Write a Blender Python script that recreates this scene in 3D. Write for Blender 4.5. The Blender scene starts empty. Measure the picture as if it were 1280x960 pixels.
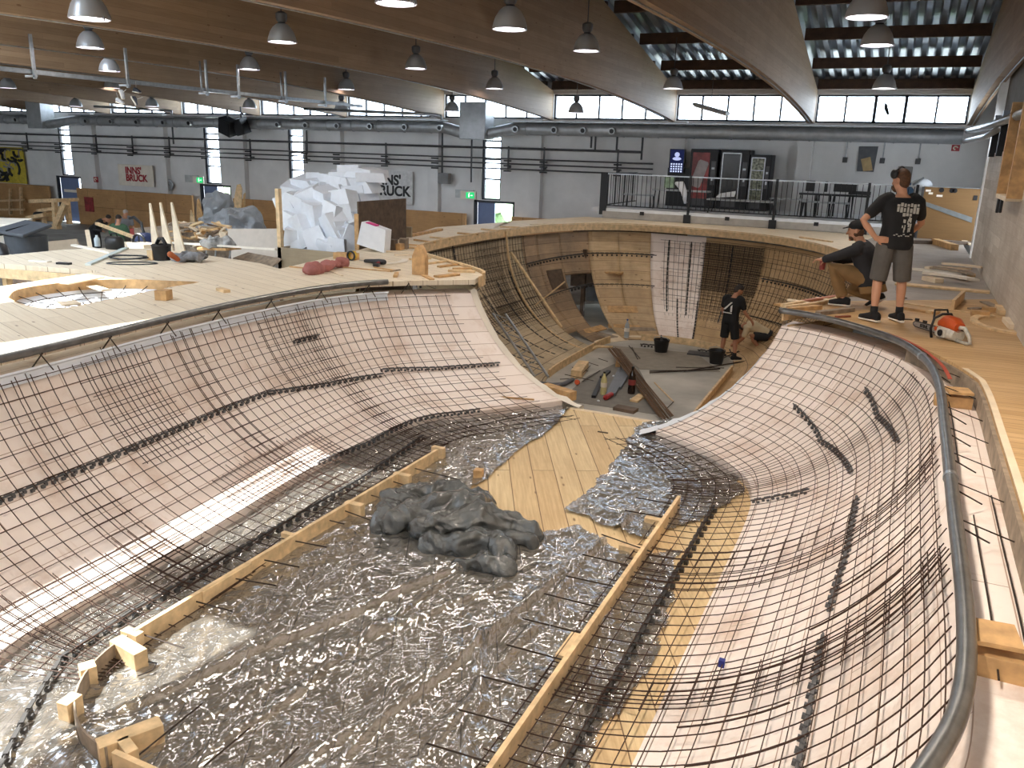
import bpy, bmesh, math, random
from math import sin, cos, pi, sqrt, atan2, radians
from mathutils import Vector as V, Matrix, noise
from mathutils.geometry import tessellate_polygon
random.seed(7)
SC = bpy.context.scene
COL = SC.collection
# ------------------------------------------------------------------ camera
F = 1035.0
H = 1.85
def _d(x, y):
    return V((x-640.0, -(y-480.0), -F)).normalized()
_X = -_d(-1663, 118); _Y = _d(1139, 205)
_a = (_X+_Y).normalized(); _b = (_X-_Y).normalized()
_b = (_b-_a*_a.dot(_b)).normalized()
AX = (_a+_b)/sqrt(2); AY = (_a-_b)/sqrt(2); AZ = AX.cross(AY)
CAMP = V((0, 0, H))
def ray(x, y):
    r = _d(x, y)
    return V((AX.dot(r), AY.dot(r), AZ.dot(r)))
def at(x, y, z=0.0):
    r = ray(x, y); return CAMP+r*((z-H)/r.z)
def aty(x, y, Y):
    r = ray(x, y); return CAMP+r*(Y/r.y)
def atx(x, y, X):
    r = ray(x, y); return CAMP+r*(X/r.x)
def atd(x, y, zd):
    r = ray(x, y); c = _d(x, y); return CAMP+r*(zd/(-c.z))
cam = bpy.data.cameras.new('camera'); cam.sensor_width = 36; cam.lens = F/1280*36; cam.clip_end = 300; cam.clip_start = .05
co = bpy.data.objects.new('camera', cam); COL.objects.link(co)
m3 = Matrix((AX, AY, AZ)).to_4x4()
m3.translation = CAMP; co.matrix_world = m3; SC.camera = co
# ------------------------------------------------------------------ materials
def lin(c):
    def f(u):
        u /= 255.0
        return u/12.92 if u <= .04045 else ((u+.055)/1.055)**2.4
    return (f(c[0]), f(c[1]), f(c[2]), 1)
class NT:
    def __init__(s, name):
        s.m = bpy.data.materials.new(name); s.m.use_nodes = True
        s.t = s.m.node_tree; s.t.nodes.clear()
        s.out = s.n('ShaderNodeOutputMaterial')
    def n(s, typ, **kw):
        nd = s.t.nodes.new(typ)
        for k, v in kw.items(): setattr(nd, k, v)
        return nd
    def l(s, a, b): s.t.links.new(a, b)
    def ramp(s, fac, stops):
        r = s.n('ShaderNodeValToRGB'); cr = r.color_ramp
        while len(cr.elements) < len(stops): cr.elements.new(.5)
        for e, (p, c) in zip(cr.elements, stops): e.position = p; e.color = c
        s.l(fac, r.inputs[0]); return r.outputs[0]
    def coord(s, kind='Object', scale=(1, 1, 1), rot=(0, 0, 0)):
        tc = s.n('ShaderNodeTexCoord'); mp = s.n('ShaderNodeMapping')
        mp.inputs['Scale'].default_value = scale; mp.inputs['Rotation'].default_value = rot
        s.l(tc.outputs[kind], mp.inputs[0]); return mp.outputs[0]
    def noise(s, vec, scale, detail=4, rough=.55):
        x = s.n('ShaderNodeTexNoise'); x.inputs['Scale'].default_value = scale
        x.inputs['Detail'].default_value = detail; x.inputs['Roughness'].default_value = rough
        s.l(vec, x.inputs['Vector']); return x.outputs['Fac']
    def mix(s, a, b, fac, mode='MIX'):
        x = s.n('ShaderNodeMix', data_type='RGBA', blend_type=mode)
        for v, i in ((fac, 0), (a, 6), (b, 7)):
            if hasattr(v, 'links'): s.l(v, x.inputs[i])
            else: x.inputs[i].default_value = v
        return x.outputs[2]
    def bump(s, h, strength=.3, dist=.02):
        b = s.n('ShaderNodeBump'); b.inputs['Strength'].default_value = strength
        b.inputs['Distance'].default_value = dist; s.l(h, b.inputs['Height']); return b.outputs[0]
    def pbr(s, col, rough=.6, metal=0, normal=None, **kw):
        b = s.n('ShaderNodeBsdfPrincipled')
        for v, k in ((col, 'Base Color'), (rough, 'Roughness'), (metal, 'Metallic')):
            if hasattr(v, 'links'): s.l(v, b.inputs[k])
            else: b.inputs[k].default_value = v
        for k, v in kw.items(): b.inputs[k.replace('_', ' ')].default_value = v
        if normal is not None: s.l(normal, b.inputs['Normal'])
        s.l(b.outputs[0], s.out.inputs[0]); return b
def mat(name, c, rough=.6, metal=0, var=.12, sc=6.0, bump=0, **kw):
    t = NT(name); c = lin(c)
    co_ = t.coord('Object'); f = t.noise(co_, sc)
    lo = tuple(x*(1-var*1.6) for x in c[:3])+(1,); hi = tuple(min(1, x*(1+var)) for x in c[:3])+(1,)
    col = t.ramp(f, [(.3, lo), (.7, hi)])
    nm = t.bump(t.noise(co_, sc*5), bump, .01) if bump else None
    t.pbr(col, rough, metal, nm, **kw); return t.m
def emit(name, c, s):
    t = NT(name); e = t.n('ShaderNodeEmission'); e.inputs[0].default_value = lin(c); e.inputs[1].default_value = s
    t.l(e.outputs[0], t.out.inputs[0]); return t.m
def planks(name, c1, c2, w=.2, L=3.0, rot=0.0, coord='Object', gap=(60, 45, 30), gapw=.006, grain=.35, rough=.62, dirt=.0, dirtc=(90, 80, 72), knots=True, bump=.15, plane='XY', spec=.5):
    """boards: rows of width w, grain along the row"""
    t = NT(name)
    tc = t.n('ShaderNodeTexCoord'); vec = tc.outputs[coord]
    if plane != 'XY':
        sep = t.n('ShaderNodeSeparateXYZ'); t.l(vec, sep.inputs[0]); cb = t.n('ShaderNodeCombineXYZ')
        o = {'XZ': (0, 2, 1), 'YZ': (1, 2, 0)}[plane]
        for i in range(3): t.l(sep.outputs[o[i]], cb.inputs[i])
        vec = cb.outputs[0]
    mp = t.n('ShaderNodeMapping'); mp.inputs['Rotation'].default_value = (0, 0, rot); t.l(vec, mp.inputs[0]); vec = mp.outputs[0]
    br = t.n('ShaderNodeTexBrick'); br.offset = .37; br.offset_frequency = 2
    br.inputs['Color1'].default_value = (0, 0, 0, 1); br.inputs['Color2'].default_value = (1, 1, 1, 1); br.inputs['Mortar'].default_value = (.5, .5, .5, 1)
    br.inputs['Scale'].default_value = 1; br.inputs['Mortar Size'].default_value = gapw; br.inputs['Mortar Smooth'].default_value = .1
    br.inputs['Brick Width'].default_value = L; br.inputs['Row Height'].default_value = w; br.inputs['Bias'].default_value = 0
    t.l(vec, br.inputs['Vector'])
    st = t.n('ShaderNodeMapping'); st.inputs['Scale'].default_value = (1.2, 22, 1.2); t.l(vec, st.inputs[0])
    off = t.n('ShaderNodeMix', data_type='VECTOR')
    add = t.n('ShaderNodeVectorMath', operation='ADD'); sc_ = t.n('ShaderNodeVectorMath', operation='SCALE'); sc_.inputs[3].default_value = 7.0
    t.l(br.outputs['Color'], sc_.inputs[0]); t.l(st.outputs[0], add.inputs[0]); t.l(sc_.outputs[0], add.inputs[1])
    g = t.noise(add.outputs[0], 1.6, 6, .6)
    base = t.mix(lin(c1), lin(c2), br.outputs['Color'])
    dark = t.mix(base, (.55, .42, .30, 1), grain, 'MULTIPLY')
    gr = t.ramp(g, [(.38, (0, 0, 0, 1)), (.62, (1, 1, 1, 1))])
    col = t.mix(dark, base, gr)
    if knots:
        vo = t.n('ShaderNodeTexVoronoi'); km = t.n('ShaderNodeMapping'); km.inputs['Scale'].default_value = (1.6, 4.5, 1.6)
        t.l(vec, km.inputs[0]); t.l(km.outputs[0], vo.inputs['Vector']); vo.inputs['Scale'].default_value = 1.3
        k = t.ramp(vo.outputs['Distance'], [(.05, (1, 1, 1, 1)), (.1, (0, 0, 0, 1))])
        col = t.mix(col, lin((105, 70, 42)), t.mix((0, 0, 0, 1), k, .75))
    if dirt:
        dn = t.noise(vec, 1.1, 7, .68)
        col = t.mix(col, lin(dirtc), t.ramp(dn, [(.42, (0, 0, 0, 1)), (.72, (dirt, dirt, dirt, 1))]))
    col = t.mix(col, lin(gap), br.outputs['Fac'])
    nm = t.bump(t.mix(g, (0, 0, 0, 1), br.outputs['Fac']), bump, .006)
    t.pbr(col, rough, 0, nm, Specular_IOR_Level=spec); return t.m
# ------------------------------------------------------------------ mesh builder
def wloc(o):
    p = V(o.location)
    while o.parent: o = o.parent; p = p+V(o.location)
    return p
class MB:
    def __init__(s): s.v = []; s.f = []; s.uv = {}
    def add(s, vs, fs):
        o = len(s.v); s.v += [V(p) for p in vs]; s.f += [[i+o for i in f] for f in fs]; return s
    def box(s, c, d, rz=0, M=None):
        x, y, z = d[0]/2, d[1]/2, d[2]/2; c = V(c)
        R = M if M is not None else Matrix.Rotation(rz, 3, 'Z')
        P = [c+R @ V((sx*x, sy*y, sz*z)) for sz in (-1, 1) for sy in (-1, 1) for sx in (-1, 1)]
        return s.add(P, [(0, 2, 3, 1), (4, 5, 7, 6), (0, 1, 5, 4), (2, 6, 7, 3), (0, 4, 6, 2), (1, 3, 7, 5)])
    def beam(s, a, b, w, h, up=(0, 0, 1)):
        a = V(a); b = V(b); d = (b-a); L = d.length; d = d/L; u = V(up)
        if abs(d.dot(u)) > .99: u = V((0, 1, 0))
        r = d.cross(u).normalized(); u = r.cross(d)
        M = Matrix((r, d, u)).transposed()
        return s.box((a+b)/2, (w, L, h), M=M)
    def tube(s, pts, r, n=8, cap=True, closed=False):
        pts = [V(p) for p in pts]; N = len(pts)
        rad = r if isinstance(r, (list, tuple)) else [r]*N
        vs = []; fs = []; prev = None
        for i, p in enumerate(pts):
            if closed: d = pts[(i+1) % N]-pts[i-1]
            else: d = pts[min(i+1, N-1)]-pts[max(i-1, 0)]
            if d.length < 1e-9: d = V((0, 0, 1))
            d.normalize()
            if prev is None:
                a = d.orthogonal().normalized()
            else:
                a = prev-d*prev.dot(d)
                if a.length < 1e-6: a = d.orthogonal()
                a.normalize()
            prev = a; b = d.cross(a)
            for k in range(n):
                t = 2*pi*k/n; vs.append(p+(a*cos(t)+b*sin(t))*rad[i])
        for i in range(N if closed else N-1):
            j = (i+1) % N
            for k in range(n):
                fs.append((i*n+k, i*n+(k+1) % n, j*n+(k+1) % n, j*n+k))
        if cap and not closed:
            fs.append(tuple(range(n-1, -1, -1))); fs.append(tuple((N-1)*n+k for k in range(n)))
        return s.add(vs, fs)
    def blob(s, pts, radii, n=12):
        """tapered limb with round ends"""
        P = [V(p) for p in pts]; d0 = (P[0]-P[1]).normalized(); d1 = (P[-1]-P[-2]).normalized()
        pp = [P[0]+d0*radii[0]*.92, P[0]+d0*radii[0]*.6]+P+[P[-1]+d1*radii[-1]*.6, P[-1]+d1*radii[-1]*.92]
        rr = [radii[0]*.38, radii[0]*.8]+list(radii)+[radii[-1]*.8, radii[-1]*.38]
        return s.tube(pp, rr, n)
    def loft(s, secs, n=20):
        """secs: (center, right vec, fwd vec, rx, ry)"""
        vs = []; fs = []; N = len(secs)
        for c, r, f, rx, ry in secs:
            c = V(c); r = V(r); f = V(f)
            for k in range(n):
                t = 2*pi*k/n; ct, st = cos(t), sin(t)
                e = .8
                vs.append(c+r*rx*math.copysign(abs(ct)**e, ct)+f*ry*math.copysign(abs(st)**e, st))
        for i in range(N-1):
            for k in range(n): fs.append((i*n+k, i*n+(k+1) % n, (i+1)*n+(k+1) % n, (i+1)*n+k))
        fs.append(tuple(range(n-1, -1, -1))); fs.append(tuple((N-1)*n+k for k in range(n)))
        return s.add(vs, fs)
    def ell(s, c, r, M=None, nu=14, nv=9):
        c = V(c); vs = []; fs = []; M = M if M is not None else Matrix.Identity(3)
        for j in range(nv+1):
            ph = pi*j/nv
            for k in range(nu):
                t = 2*pi*k/nu; vs.append(c+M @ V((r[0]*sin(ph)*cos(t), r[1]*sin(ph)*sin(t), r[2]*cos(ph))))
        for j in range(nv):
            for k in range(nu): fs.append((j*nu+k, (j+1)*nu+k, (j+1)*nu+(k+1) % nu, j*nu+(k+1) % nu))
        return s.add(vs, fs)
    def lathe(s, prof, c=(0, 0, 0), n=24, M=None):
        c = V(c); vs = []; fs = []; M = M if M is not None else Matrix.Identity(3)
        for r, z in prof:
            for k in range(n): t = 2*pi*k/n; vs.append(c+M @ V((r*cos(t), r*sin(t), z)))
        for i in range(len(prof)-1):
            for k in range(n): fs.append((i*n+k, i*n+(k+1) % n, (i+1)*n+(k+1) % n, (i+1)*n+k))
        return s.add(vs, fs)
    def prism(s, poly, z0, z1, holes=()):
        loops = [[V((p[0], p[1], 0)) for p in poly]]+[[V((p[0], p[1], 0)) for p in h] for h in holes]
        tri = tessellate_polygon(loops); flat = [p for l in loops for p in l]; n = len(flat)
        vs = [V((p.x, p.y, z1)) for p in flat]+[V((p.x, p.y, z0)) for p in flat]
        fs = [tuple(t) for t in tri]+[tuple(i+n for i in reversed(t)) for t in tri]
        o = 0
        for l in loops:
            k = len(l)
            for i in range(k): j = (i+1) % k; fs.append((o+i, o+j, n+o+j, n+o+i))
            o += k
        return s.add(vs, fs)
    def slab(s, pts, th, nrm):
        """flat polygon (3d pts) extruded by th along nrm"""
        pts = [V(p) for p in pts]; n = len(pts); d = V(nrm).normalized()*th
        return s.add(pts+[p+d for p in pts], [tuple(range(n)), tuple(range(2*n-1, n-1, -1))]+[(i, (i+1) % n, n+(i+1) % n, n+i) for i in range(n)])
    def grid(s, P, cyc=False):
        """P[i][j] points"""
        a = len(P); b = len(P[0]); o = len(s.v)
        for r in P: s.v += [V(p) for p in r]
        for i in range(a-1):
            for j in range(b-1): s.f.append([o+i*b+j, o+(i+1)*b+j, o+(i+1)*b+j+1, o+i*b+j+1])
        return s
    def build(s, name, m, parent=None, smooth=False, uv=None, bevel=0, origin=None, fix=True, solid=0):
        me = bpy.data.meshes.new(name)
        if origin is None: org = V((0, 0, 0))
        elif origin == 'auto':
            xs = [p.x for p in s.v]; ys = [p.y for p in s.v]; zs = [p.z for p in s.v]
            org = V(((min(xs)+max(xs))/2, (min(ys)+max(ys))/2, min(zs)))
        else: org = V(origin)
        me.from_pydata([tuple(p-org) for p in s.v], [], [tuple(f) for f in s.f])
        if fix:
            bm = bmesh.new(); bm.from_mesh(me); bmesh.ops.recalc_face_normals(bm, faces=bm.faces); bm.to_mesh(me); bm.free()
        if uv is not None:
            ul = me.uv_layers.new(name='UVMap')
            for lp in me.loops: ul.data[lp.index].uv = uv[lp.vertex_index]
        if m is not None: me.materials.append(m)
        if smooth:
            for p in me.polygons: p.use_smooth = True
            if smooth == 'auto':
                me.set_sharp_from_angle(angle=radians(38))
        o = bpy.data.objects.new(name, me); COL.objects.link(o); o.location = org
        if parent is not None:
            o.parent = parent; o.location = org-wloc(parent)
        if bevel:
            b = o.modifiers.new('bevel', 'BEVEL'); b.width = bevel; b.segments = 2; b.limit_method = 'ANGLE'
        if solid:
            b = o.modifiers.new('solid', 'SOLIDIFY'); b.thickness = solid; b.offset = 0
        return o
def tag(o, label, cat, group=None, kind=None):
    o['label'] = label; o['category'] = cat
    if group: o['group'] = group
    if kind: o['kind'] = kind
    return o
def struct(o): o['kind'] = 'structure'; return o
def thing(name, label, cat, loc=(0, 0, 0), group=None, rz=0):
    o = bpy.data.objects.new(name, None); COL.objects.link(o); o.location = loc; o.rotation_euler = (0, 0, rz); o.empty_display_size = .1
    return tag(o, label, cat, group)
def part(mb, name, m, root, **kw):
    """mesh given in the root's local frame"""
    me = mb.build(name, m, None, **kw); me.parent = root; return me
def dup(root, loc, rz=None, label=None, scale=None, group=None):
    r = root.copy(); COL.objects.link(r); r.location = loc
    if rz is not None: r.rotation_euler = (0, 0, rz) if not isinstance(rz, tuple) else rz
    if scale is not None: r.scale = scale if isinstance(scale, (tuple, list)) else (scale,)*3
    if label: r['label'] = label
    if group: r['group'] = group
    for ch in list(root.children):
        c = ch.copy(); COL.objects.link(c); c.parent = r
        for g in list(ch.children):
            d = g.copy(); COL.objects.link(d); d.parent = c
    return r
ORD = 'first second third fourth fifth sixth seventh eighth ninth tenth eleventh twelfth thirteenth fourteenth fifteenth sixteenth seventeenth eighteenth nineteenth twentieth twenty-first twenty-second twenty-third twenty-fourth twenty-fifth twenty-sixth twenty-seventh twenty-eighth twenty-ninth thirtieth'.split()
# palette
W_DECK = planks('deck_boards_pale', (226, 212, 188), (236, 223, 200), w=.2, L=3.2, rot=radians(20), dirt=.25, dirtc=(212, 198, 176), gap=(168, 148, 120), gapw=.004, grain=.2)
W_DECKR = planks('deck_boards_warm', (196, 160, 112), (212, 178, 130), w=.125, L=4, rot=radians(-4), dirt=.3, dirtc=(150, 120, 88), knots=False, gap=(140, 108, 74), gapw=.003)
W_FLAT = planks('flat_bottom_boards', (214, 184, 138), (228, 204, 160), w=.26, L=4.5, rot=radians(62), dirt=.3, dirtc=(160, 132, 98), gap=(120, 92, 62), gapw=.005)
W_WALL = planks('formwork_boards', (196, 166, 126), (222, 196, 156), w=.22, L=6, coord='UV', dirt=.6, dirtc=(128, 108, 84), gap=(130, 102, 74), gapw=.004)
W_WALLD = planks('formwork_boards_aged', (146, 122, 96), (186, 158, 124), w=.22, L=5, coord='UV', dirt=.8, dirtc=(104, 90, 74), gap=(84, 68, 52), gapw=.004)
W_CUT = mat('fresh_sawn_wood', (222, 192, 148), .65, var=.18, sc=9)
W_CUT2 = mat('sawn_wood_honey', (198, 158, 108), .65, var=.2, sc=9)
W_GREY = mat('weathered_wood', (150, 134, 116), .75, var=.25, sc=8)
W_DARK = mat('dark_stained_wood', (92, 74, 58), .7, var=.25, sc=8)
W_PALE = mat('pale_plywood', (232, 214, 186), .6, var=.08, sc=5)
W_WHITE = mat('white_coated_board', (236, 228, 214), .55, var=.06, sc=3)
PLY = planks('plywood_dado', (186, 142, 92), (204, 160, 108), w=1.25, L=2.5, plane='XZ', dirt=.45, dirtc=(126, 92, 62), grain=.25)
GLUE = planks('glulam_timber', (150, 126, 100), (168, 142, 114), w=.12, L=6, plane='YZ', grain=.22, gap=(128, 102, 78), gapw=.002, dirt=.3, dirtc=(112, 86, 64), rough=.6)
STEEL = mat('galvanised_steel', (176, 180, 184), .34, .9, var=.12, sc=14)
STEELP = mat('pipe_steel', (128, 128, 128), .34, .85, var=.15, sc=10)
DUCT = mat('duct_sheet_metal', (176, 180, 184), .45, .5, var=.1, sc=5)
IRON = mat('dark_iron', (84, 84, 86), .5, .6, var=.15)
REBAR = mat('rusty_rebar', (66, 44, 32), .7, .35, var=.35, sc=25)
REBARD = mat('dark_rebar', (62, 50, 42), .7, .4, var=.3, sc=25)
BLACK = mat('black_plastic', (26, 26, 28), .45, var=.1)
BLACKM = mat('black_metal', (30, 31, 34), .45, .3, var=.1)
STRIP = mat('grey_spacer_plastic', (84, 84, 86), .55, var=.2, sc=12)
STRIPD = mat('dark_spacer_plastic', (54, 51, 49), .55, var=.2, sc=12)
CONC = mat('concrete_floor', (158, 154, 146), .75, var=.2, sc=1.2, bump=.1)
FOAM = mat('white_foam', (228, 233, 240), .8, var=.03, sc=8)
WALLW = mat('white_painted_wall', (228, 227, 226), .8, var=.06, sc=1.2, bump=.05)
# ================================================================== ROOM
FZ = -2.1          # hall floor
YW = 28.0          # inner face of the far wall
BX = [1.29, -3.08, -7.41, -11.75, -16.1, -20.45, -24.8, -29.15, -33.5, -37.85, -42.2]
def roofz(y): return 3.92+.2*min(28-y, y+1.2)
# wall with rectangular holes (x, z)
def holed_wall(name, x0, x1, z0, z1, y0, y1, holes, m):
    xs = sorted({x0, x1, *[h[0] for h in holes], *[h[1] for h in holes]}); zs = sorted({z0, z1, *[h[2] for h in holes], *[h[3] for h in holes]})
    mb = MB()
    for i in range(len(xs)-1):
        run = None
        for k in range(len(zs)-1):
            cx = (xs[i]+xs[i+1])/2; cz = (zs[k]+zs[k+1])/2
            if any(h[0] < cx < h[1] and h[2] < cz < h[3] for h in holes):
                if run: mb.box(((xs[i]+xs[i+1])/2, (y0+y1)/2, (run[0]+run[1])/2), (xs[i+1]-xs[i], y1-y0, run[1]-run[0])); run = None
            else: run = (run[0], zs[k+1]) if run else (zs[k], zs[k+1])
        if run: mb.box(((xs[i]+xs[i+1])/2, (y0+y1)/2, (run[0]+run[1])/2), (xs[i+1]-xs[i], y1-y0, run[1]-run[0]))
    return mb
GLASS = NT('window_glass')
def _g():
    t = GLASS; a = t.n('ShaderNodeBsdfTransparent'); b = t.n('ShaderNodeBsdfGlossy'); b.inputs['Roughness'].default_value = .05
    m = t.n('ShaderNodeMixShader'); m.inputs[0].default_value = .07; a.inputs[0].default_value = (.94, .97, 1, 1)
    t.l(a.outputs[0], m.inputs[1]); t.l(b.outputs[0], m.inputs[2]); t.l(m.outputs[0], t.out.inputs[0]); return t.m
GLASS = _g()
FRAME = mat('window_frame_dark', (52, 54, 62), .5, .2, var=.08)
DOORB = mat('door_blue_grey', (112, 128, 166), .5, var=.05)
ZC0, ZC1 = 2.98, 3.80
strips = [(-37.6, -36.45), (-28.05, -27.0), (-22.75, -21.8), (-14.32, -13.52)]
strips = []
for (pa, pb, py) in ((74, 89, 190), (255, 274, 190), (360, 379, 190), (602, 626, 215)):
    strips.append((aty(pa, py, YW).x, aty(pb, py, YW).x))
doors = []
for (pa, pb, py) in ((72, 103, 240), (250, 289, 240), (592, 643, 262)):
    doors.append((aty(pa, py, YW).x, aty(pb, py, YW).x))
holes = []
for i in range(len(BX)-1): holes.append((BX[i+1]+.12, BX[i]-.12, ZC0, ZC1))
for a, b in strips: holes.append((a, b, .1, 2.72))
for a, b in doors: holes.append((a, b, FZ, .08))
mb = holed_wall('wall_far', -48, 2.9, FZ, 6.8, YW, YW+.35, holes, WALLW)
for px in (120, 208, 305, 425, 545, 672, 848, 1005):   # pilasters under the beams
    x = aty(px, 205, YW).x; mb.box((x, YW-.12, (FZ+2.95)/2), (.45, .24, 2.95-FZ))
struct(mb.build('wall_far', WALLW))
# back (camera side) wall with the same clerestory, left end wall
nh = [(BX[i+1]+.12, BX[i]-.12, 3.1, 3.8) for i in range(len(BX)-1)]
nh += [(-40, -36, FZ, 1.6), (-30, -25, -.6, 2.2)]
struct(holed_wall('wall_near', -48, 2.9, FZ, 6.8, -1.8, -1.5, nh, WALLW).build('wall_near', WALLW))
struct(MB().box((-48.1, 13.2, 2.2), (.3, 30, 9)).build('wall_left', WALLW))
# right wall: weathered board wall along the deck, then set-back white wall
BOARDW = planks('whitewashed_boards', (196, 186, 172), (222, 214, 202), w=.16, L=2.6, plane='YZ', dirt=.55, dirtc=(146, 126, 104), gap=(176, 164, 150), gapw=.002, knots=False, grain=.2)
mb = MB(); w0, w1 = 12.85, 14.4
mb.box((1.45, 5.6, .0), (.24, 14.5, 4.2)).box((1.45, (19.68+14.4)/2, 0), (.24, 19.68-14.4, 4.2)).box((1.45, 13.62, -.34), (.24, 1.56, 3.52))
struct(mb.build('wall_right', BOARDW))
GREYP = mat('grey_plaster', (120, 116, 112), .8, var=.1)
struct(MB().box((1.6, 9.0, 4.75), (.3, 21.4, 4.0)).box((1.6, 6.6, 2.4), (.3, 12.4, .72)).build('wall_right.001', GREYP))
mb = MB(); mb.box((2.75, 25.9, 2.2), (.3, 4.2, 9)).box((2.75, 21.0, 2.2), (.3, 2.0, 9)).box((2.75, 22.9, -1.1), (.3, 1.8, 2.4)).box((2.75, 22.9, 4.7), (.3, 1.8, 4)).box((2.05, 19.85, 2.2), (1.5, .2, 9))
struct(mb.build('wall_right.002', WALLW))
# hall floor with the bowl cut out is made with the bowl.  Roof:
ROOF = mat('corrugated_roof_sheet', (150, 158, 166), .38, .75, var=.1, sc=2)
def roof_sheet(xa, xb, ya, yb, mb):
    n = int((xb-xa)/.045); prof = []
    per = .34
    x = xa
    while x < xb:
        for dx, dz in ((0, 0), (.13, 0), (.17, .11), (.30, .11)):
            if x+dx < xb: prof.append((x+dx, dz))
        x += per
    prof.append((xb, 0))
    ys = [y for y in (ya, yb)]
    if ya < 13.4 < yb: ys = [ya, 13.4, yb]
    mb.grid([[(px, y, roofz(y)+.28+dz) for px, dz in prof] for y in ys])
mb = MB()
ADDED_SKYL = [(-11.45, -9.1, 0.8, 3.0), (-11.45, -10.45, 3.0, 6.0), (-15.8, -12.1, 0.5, 7.0), (-19.9, -16.5, 3.0, 12.0)]  # roof openings added out of view for sun patches and sky light
roof_sheet(-48, -19.9, -1.8, 28.3, mb); roof_sheet(-19.9, -16.5, -1.8, 3.0, mb); roof_sheet(-19.9, -16.5, 12, 28.3, mb)
roof_sheet(-16.5, -15.8, -1.8, 28.3, mb); roof_sheet(-15.8, -12.1, -1.8, .5, mb); roof_sheet(-15.8, -12.1, 7.0, 28.3, mb); roof_sheet(-12.1, -11.45, -1.8, 28.3, mb); roof_sheet(-11.45, -9.1, -1.8, .8, mb); roof_sheet(-10.45, -9.1, 3.0, 6.0, mb); roof_sheet(-11.45, -9.1, 6.0, 28.3, mb); roof_sheet(-9.1, 2.9, -1.8, 28.3, mb)
struct(mb.build('ceiling', ROOF, fix=False))
sk = []
for i, (xa, xb, ya, yb) in enumerate(ADDED_SKYL):
    P = [(xa, ya, roofz(ya)+.3), (xb, ya, roofz(ya)+.3), (xb, yb, roofz(yb)+.3), (xa, yb, roofz(yb)+.3)]
    w = struct(MB().slab(P, .02, (0, 0, 1)).build('window_%d' % (i+20), GLASS))  # glass over an added, unseen skylight
# glulam beams (arched soffit), one every bay
def beam_prof():
    ys = [-1.5+29.5*i/40 for i in range(41)]
    lo = []; hi = []
    for y in ys:
        u = (y-13.4)/14.7
        lo.append((y, 2.95+.60*(1-abs(u)**2.2))); hi.append((y, roofz(y)-.02))
    return lo, hi
lo, hi = beam_prof()
BW = .2
for i, x in enumerate(BX):
    mb = MB(); P = []
    for (y, zl), (_, zh) in zip(lo, hi):
        P.append([(x-BW/2, y, zl), (x-BW/2, y, zh), (x+BW/2, y, zh), (x+BW/2, y, zl), (x-BW/2, y, zl)])
    mb.grid(P); n = len(P)-1
    mb.add([P[0][k] for k in range(4)], [(0, 1, 2, 3)]); mb.add([P[n][k] for k in range(4)], [(3, 2, 1, 0)])
    o = tag(mb.build('glulam_beam', GLUE), 'arched glulam roof beam, %s counting from the whitewashed board wall' % ORD[i], 'beam', 'glulam roof beams', 'thing')
    if i < 6: part(MB().tube([(x+.02, y, z-.02) for y, z in lo], .012, 5), 'cable', STEEL, o)
# purlins
PUR = mat('dark_purlin_wood', (74, 54, 42), .75, var=.2, sc=5)
for b in range(len(BX)-1):
    for k, y in enumerate((28.0-.15, 25.9, 23.6, 21.3, 19.0, 16.7)):
        if b > 4 and k > 1: continue
        mb = MB().box(((BX[b]+BX[b+1])/2, y, roofz(y)+.13), (BX[b]-BX[b+1]-BW, .12, .28))
        tag(mb.build('roof_purlin', PUR, bevel=.006), 'dark roof purlin, %s from the windows, in the %s bay from the board wall' % (ORD[k], ORD[b]), 'purlin', 'roof purlins', 'thing')
# clerestory windows
for b in range(len(BX)-1):
    x1, x0 = BX[b]-.12, BX[b+1]+.12; y = YW+.12; mb = MB(); n = 5
    mb.box(((x0+x1)/2, y, ZC0+.03), (x1-x0, .08, .06)).box(((x0+x1)/2, y, ZC1-.03), (x1-x0, .08, .06))
    for k in range(n+1): mb.box((x0+(x1-x0)*k/n+(.025 if k == 0 else -.025 if k == n else 0), y, (ZC0+ZC1)/2), (.09 if k in (2, 3) and b == 0 else .055, .08, ZC1-ZC0))
    w = struct(mb.build('window_%d' % (b+1), FRAME)); 
    for k in range(n):
        xa = x0+(x1-x0)*k/n; xb = x0+(x1-x0)*(k+1)/n
        MB().box(((xa+xb)/2, y, (ZC0+ZC1)/2), (xb-xa-.05, .012, ZC1-ZC0-.1)).build('pane', GLASS, w)
for i, (a, b) in enumerate(strips):
    mb = MB(); y = YW+.1; bars = (.13, .85, 1.55, 2.2, 2.69)
    for z in bars: mb.box(((a+b)/2, y, z), (b-a, .08, .06))
    mb.box((a+.05, y, 1.41), (.11, .1, 2.6)).box((b-.03, y, 1.41), (.06, .08, 2.6))
    w = struct(mb.build('window_%d' % (11+i), FRAME))
    for k in range(4): MB().box(((a+b)/2, y, (bars[k]+bars[k+1])/2), (b-a-.1, .012, bars[k+1]-bars[k]-.05)).build('pane', GLASS, w)
EXITG = emit('exit_sign_green', (40, 190, 110), 1.2); WHITE_E = emit('exit_sign_white', (235, 245, 240), 1.2)
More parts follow.
